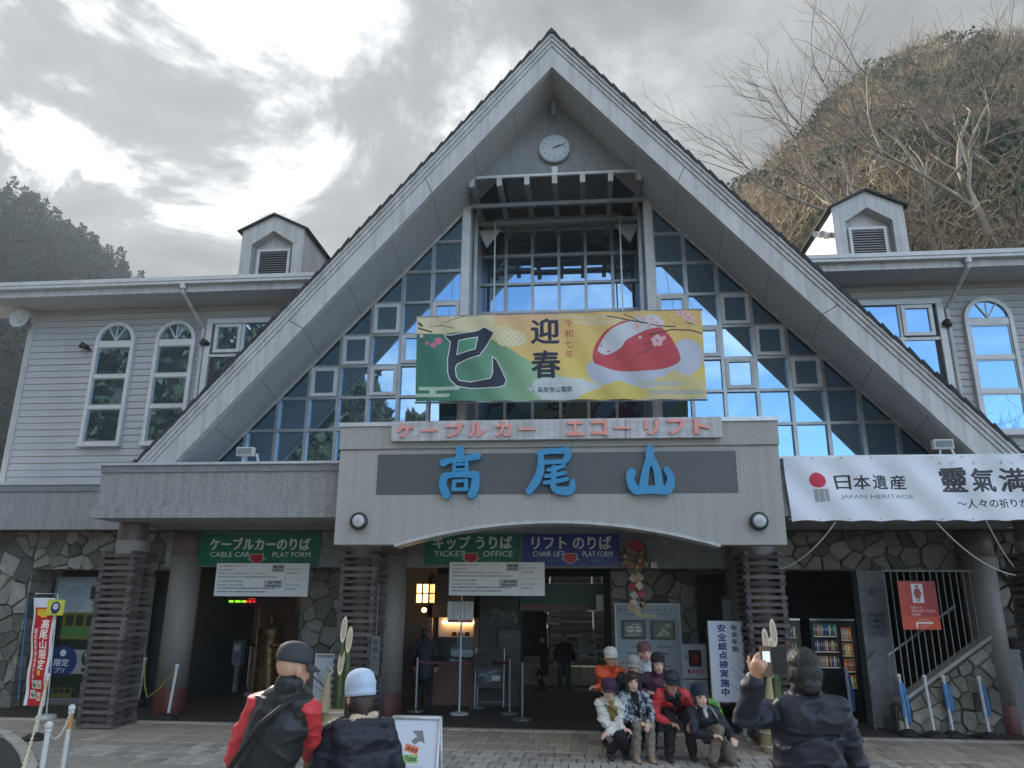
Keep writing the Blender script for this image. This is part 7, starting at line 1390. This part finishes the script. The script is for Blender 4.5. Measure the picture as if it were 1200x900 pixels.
def leafy(P, per, H, R_, seed, size=.35, conic=False):
    r = np.random.default_rng(seed); n = len(P); h = np.repeat(H*(.7+.6*r.random(n)), per)[:, None]; C = np.repeat(P, per, 0); N_ = n*per; a = r.random((N_, 1))*2*np.pi; z = r.random((N_, 1))
    lump = 1+.35*np.sin(a*3+np.repeat(r.random(n)*6, per)[:, None])*np.sin(z*9); rr_ = (R_*(1-z*.85) if conic else R_*np.sqrt(np.maximum(.03, 1-(z*2-1)**2)))*(.55+.45*r.random((N_, 1))**.4)*lump
    p = C+np.concatenate([rr_*np.cos(a), rr_*np.sin(a), h*(.12+.9*z)], 1); d1 = r.normal(0, 1, (N_, 3)); d1 /= np.linalg.norm(d1, axis=1)[:, None]; d2 = np.cross(d1, r.normal(0, 1, (N_, 3))); d2 /= np.linalg.norm(d2, axis=1)[:, None]; s = size*(.5+r.random((N_, 1)))
    return np.stack([p-d1*s*.5, p+d1*s*.5, p+d2*s*.9], 1)
# left hill, far, evergreen
sil = [(-260, 150), (-160, 165), (-80, 195), (0, 226), (30, 240), (60, 266), (90, 288), (115, 302), (140, 322), (170, 350), (230, 380)]
ridge = [at(px, py+9, 120) for px, py in sil]; foot = [np.array([at(px, 600, 70)[0]-4, 70, -1]) for px, py in sil]; back = [r_+np.array([0, 60, -r_[2]]) for r_ in ridge]
rowsL = hill('left_hill', ridge, foot, back)
tri_soup('left_hill_forest', leafy(scatter(rowsL, 900, 3, .5), 170, 5.5, 2.3, 4, .55, True), mat('evergreen_backlit', (.014, .023, .022), (.022, .032, .027), .35, .8), label='dense dark evergreen forest covering the hill on the left', cat='forest')  # darkened evergreen copy: the backlit hill's shade is put into the leaf colour
# right hillside, nearer, wintry woodland
sil = [(850, 262), (870, 232), (900, 205), (930, 180), (960, 150), (985, 118), (1010, 92), (1040, 72), (1075, 58), (1120, 52), (1170, 50), (1230, 40), (1300, 30), (1420, 20)]
ridge = [at(px+6, py+22, 62) for px, py in sil]; foot = [np.array([at(px, 400, 22)[0]+1.5, 19.5, 13.5]) for px, py in sil]; back = [r_+np.array([20, 50, -r_[2]]) for r_ in ridge]
rowsR = hill('right_hillside', ridge, foot, back); MB().prism([(foot[0][0]-1, -1), (foot[-1][0], -1), (foot[-1][0], 13.6), (foot[0][0]-1, 13.6)], 19.4, 19.6).build('rock_bank', mm['hill_soil'], kind='structure')
hillpts = scatter(rowsR, 4000, 77)
def hz(x, y): return float(hillpts[np.argmin((hillpts[:, 0]-x)**2+(hillpts[:, 1]-y)**2)][2])
Pw = scatter(rowsR, 900, 5, .8)
tri_soup('bare_woodland', twiggy(Pw[:560], 210, 3.2, 1.7, 6, .045, .85), mm['twig_brown'], label='mass of bare brown winter trees covering the right hillside', cat='woodland')
tri_soup('pale_woodland', twiggy(Pw[560:], 150, 3.9, 1.7, 7, .05, .95), mm['twig_pale'], label='paler bare trees and limbs scattered over the right hillside', cat='woodland')
pe = scatter(rowsR, 230, 9, .6); 
def at_ridge(px, py, Y, dz=0): p = at(px, py, Y); p[2] += dz; return p
ev = [at_ridge(995, 128, 58), at_ridge(985, 140, 56), at_ridge(880, 235, 56), at_ridge(893, 228, 57), at_ridge(1075, 85, 60), at_ridge(1110, 78, 60), at_ridge(1140, 75, 60), at_ridge(1050, 105, 58), at_ridge(975, 160, 56)]
tri_soup('evergreen_clumps', np.concatenate([leafy(pe, 330, 3.6, 1.7, 10, .30), leafy(np.array(ev)-np.array([0, 0, 2.4]), 1300, 4.6, 2.3, 11, .30)]), mm['evergreen'], label='dark evergreen clumps among the bare trees of the right hillside', cat='shrubs')
tri_soup('bamboo_grass', leafy(scatter(rowsR, 420, 12, 1.6), 120, 1.2, 1.0, 13, .22), mm['evergreen_light'], label='yellow green undergrowth low on the right hillside', cat='undergrowth')
# individual bare trees
def bare_tree(seed, H, lean, spread=1.0, depth=6, r0=.20, minr=.0065, droop=0.0, first=.35):
    r = random.Random(seed); segs = [[], []]
    def grow(p, d, L_, rad_, lv):
        n = 4; pts = [p]; rs = [rad_]; dd = d.copy()
        for i in range(n):
            dd = dd+np.array([r.gauss(0, .13), r.gauss(0, .13), r.gauss(0, .08)+(.05 if lv > 1 else 0)-droop*(lv > 2)*.04]); dd /= np.linalg.norm(dd); pts.append(pts[-1]+dd*L_/n); rs.append(max(minr, rad_*(1-.42*(i+1)/n)))
        segs[0 if lv < 3 else 1].append((pts, rs, 7 if lv < 2 else (5 if lv < 3 else 3)))
        if lv >= depth or rs[-1] <= minr*1.01 and lv > 3: return
        k = r.choice((2, 3, 3)) if lv else 4
        for i in range(k+(1 if lv > 1 else 0)):
            t = 1.0 if i == 0 else r.uniform(first, .98); j = min(int(t*n), n-1); q = pts[j]*(1-(t*n-j))+pts[j+1]*(t*n-j); ang = r.uniform(.35, .85)*spread*(.5 if i == 0 else 1); ax = np.cross(dd, [r.gauss(0, 1), r.gauss(0, 1), r.gauss(0, 1)]); ax /= np.linalg.norm(ax)
            nd = dd*math.cos(ang)+np.cross(ax, dd)*math.sin(ang)+np.array(lean)*.16; nd /= np.linalg.norm(nd); grow(q, nd, L_*r.uniform(.62, .86), rs[j]*(.78 if i == 0 else .60), lv+1)
    d0 = np.array([lean[0]*.5, lean[1]*.5, 1.0]); grow(np.array([0., 0, 0]), d0/np.linalg.norm(d0), H*.30, r0, 0)
    ms = []
    for s_, nm in zip(segs, ('trunk', 'crown')):
        q = MB()
        for pts, rs, n in s_: q.tube(pts, rs, n, cap=False)
        ms.append(q.mesh(nm, smooth=True))
    return ms
def place_tree(ms, loc, lab, rz=0, sc=1.0, mats_=('bark_pale', 'bark_dark')):
    t = thing('bare_tree', lab, 'tree', loc, rz, group='bare winter trees'); t.scale = (sc, sc, sc)
    for me, m in zip(ms, mats_):
        if not len(me.materials): me.materials.append(mm[m])
        put(me.name, me, t)
    return t
tA = bare_tree(21, 14, (-.45, -.05, .1), 1.0, 7, .18, .0055); tB = bare_tree(5, 12, (-.7, 0, -.05), .95, 7, .16, .005, first=.3)
def on_hill(ms, px, Y, lab, rz, sc):
    x = at(px, 300, Y)[0]; place_tree(ms, (x, Y, hz(x, Y)-.3), lab, rz, sc)
on_hill(tA, 1185, 21.5, 'large bare tree with pale limbs rising at the right edge behind the station', 0, 1.45)
on_hill(tB, 1065, 21.0, 'bare tree leaning left over the right dormer', 0.2, 1.3)
on_hill(tA, 1090, 24, 'bare tree with pale upright limbs behind the right wing roof', 2.2, 1.0)
on_hill(tB, 1240, 27, 'thin bare tree at the top right corner, crossing the big one', -.35, 1.35)
# trees and a hill across the square, behind the photographer: the glass shows them
place_tree(tA, (-10, -30, 0), 'bare tree across the square mirrored in the left glass', 1.0, 1.35); place_tree(tB, (-19, -27, 0), 'second bare tree across the square, further left', 2.6, 1.5); place_tree(tA, (23, -30, 0), 'bare tree across the square mirrored in the right arched window', 4.0, 1.5); place_tree(tB, (31, -26, 0), 'bare tree across the square at the far right', .4, 1.6)
rdg = [np.array(p) for p in ((-150, -60, 60), (-95, -68, 52), (-62, -70, 44), (-42, -70, 33), (-27, -70, 24), (-16, -70, 15), (-6, -70, 8), (4, -70, 3))]
rowsB = hill('opposite_hill', rdg, [p*np.array([.8, 0, 0])+np.array([0, -42, -1]) for p in rdg], [p+np.array([0, -60, -p[2]]) for p in rdg])
tri_soup('opposite_forest', leafy(scatter(rowsB, 420, 31, .6), 90, 5.5, 2.4, 32, .95, True), mm['evergreen'], label='dark evergreen forest on the hill across the square', cat='forest')
r5 = np.random.default_rng(3); pp = np.stack([r5.uniform(-60, -16, 46), r5.uniform(-52, -38, 46), np.zeros(46)], 1); tri_soup('square_trees', leafy(pp, 420, 9.5, 3.6, 21, .7), mm['evergreen'], label='belt of dark evergreen trees on the far side of the square', cat='woodland')
# ------------------------------------------------------------------ bake the modelled bodies and clothes in one pass
def bake():
    for o, vox, sm, post in PEND:
        m = o.modifiers.new('r', 'REMESH'); m.mode = 'VOXEL'; m.voxel_size = vox; m.use_smooth_shade = True
        m = o.modifiers.new('s', 'SMOOTH'); m.iterations = sm; m.factor = .5
    dg = bpy.context.evaluated_depsgraph_get(); dg.update(); new = []
    for o, vox, sm, post in PEND: new.append(bpy.data.meshes.new_from_object(o.evaluated_get(dg)))
    for (o, vox, sm, post), me in zip(PEND, new):
        old = o.data; mt = old.materials[0]; o.modifiers.clear(); me.name = old.name; o.data = me; bpy.data.meshes.remove(old)
        if not len(me.materials): me.materials.append(mt)
        if post:
            n = len(me.vertices); c = np.zeros(n*3, dtype=np.float32); me.vertices.foreach_get('co', c); nn = np.zeros(n*3, dtype=np.float32); me.vertices.foreach_get('normal', nn); c = c.reshape(-1, 3); off = np.array(wloc(o), dtype=np.float32); c += off; post(c, nn.reshape(-1, 3)); c -= off; me.vertices.foreach_set('co', c.ravel())
        me.shade_smooth(); me.update()
bake()
# ------------------------------------------------------------------ haze volume added for the veiling sun glare
def haze(dens, aniso):
    m = bpy.data.materials.new('haze'); m.use_nodes = True; t = m.node_tree; t.nodes.remove(t.nodes['Principled BSDF']); v = t.nodes.new('ShaderNodeVolumePrincipled'); v.inputs['Color'].default_value = (.74, .87, 1.0, 1); v.inputs['Density'].default_value = dens; v.inputs['Anisotropy'].default_value = aniso
    t.links.new(v.outputs[0], t.nodes['Material Output'].inputs['Volume']); MB().box(-260, 260, -200, 195, -1.6, 72).build('haze', m, kind='stuff', label='thin pale haze added over the whole place for veiling glare', cat='haze')
haze(.00055, .2)
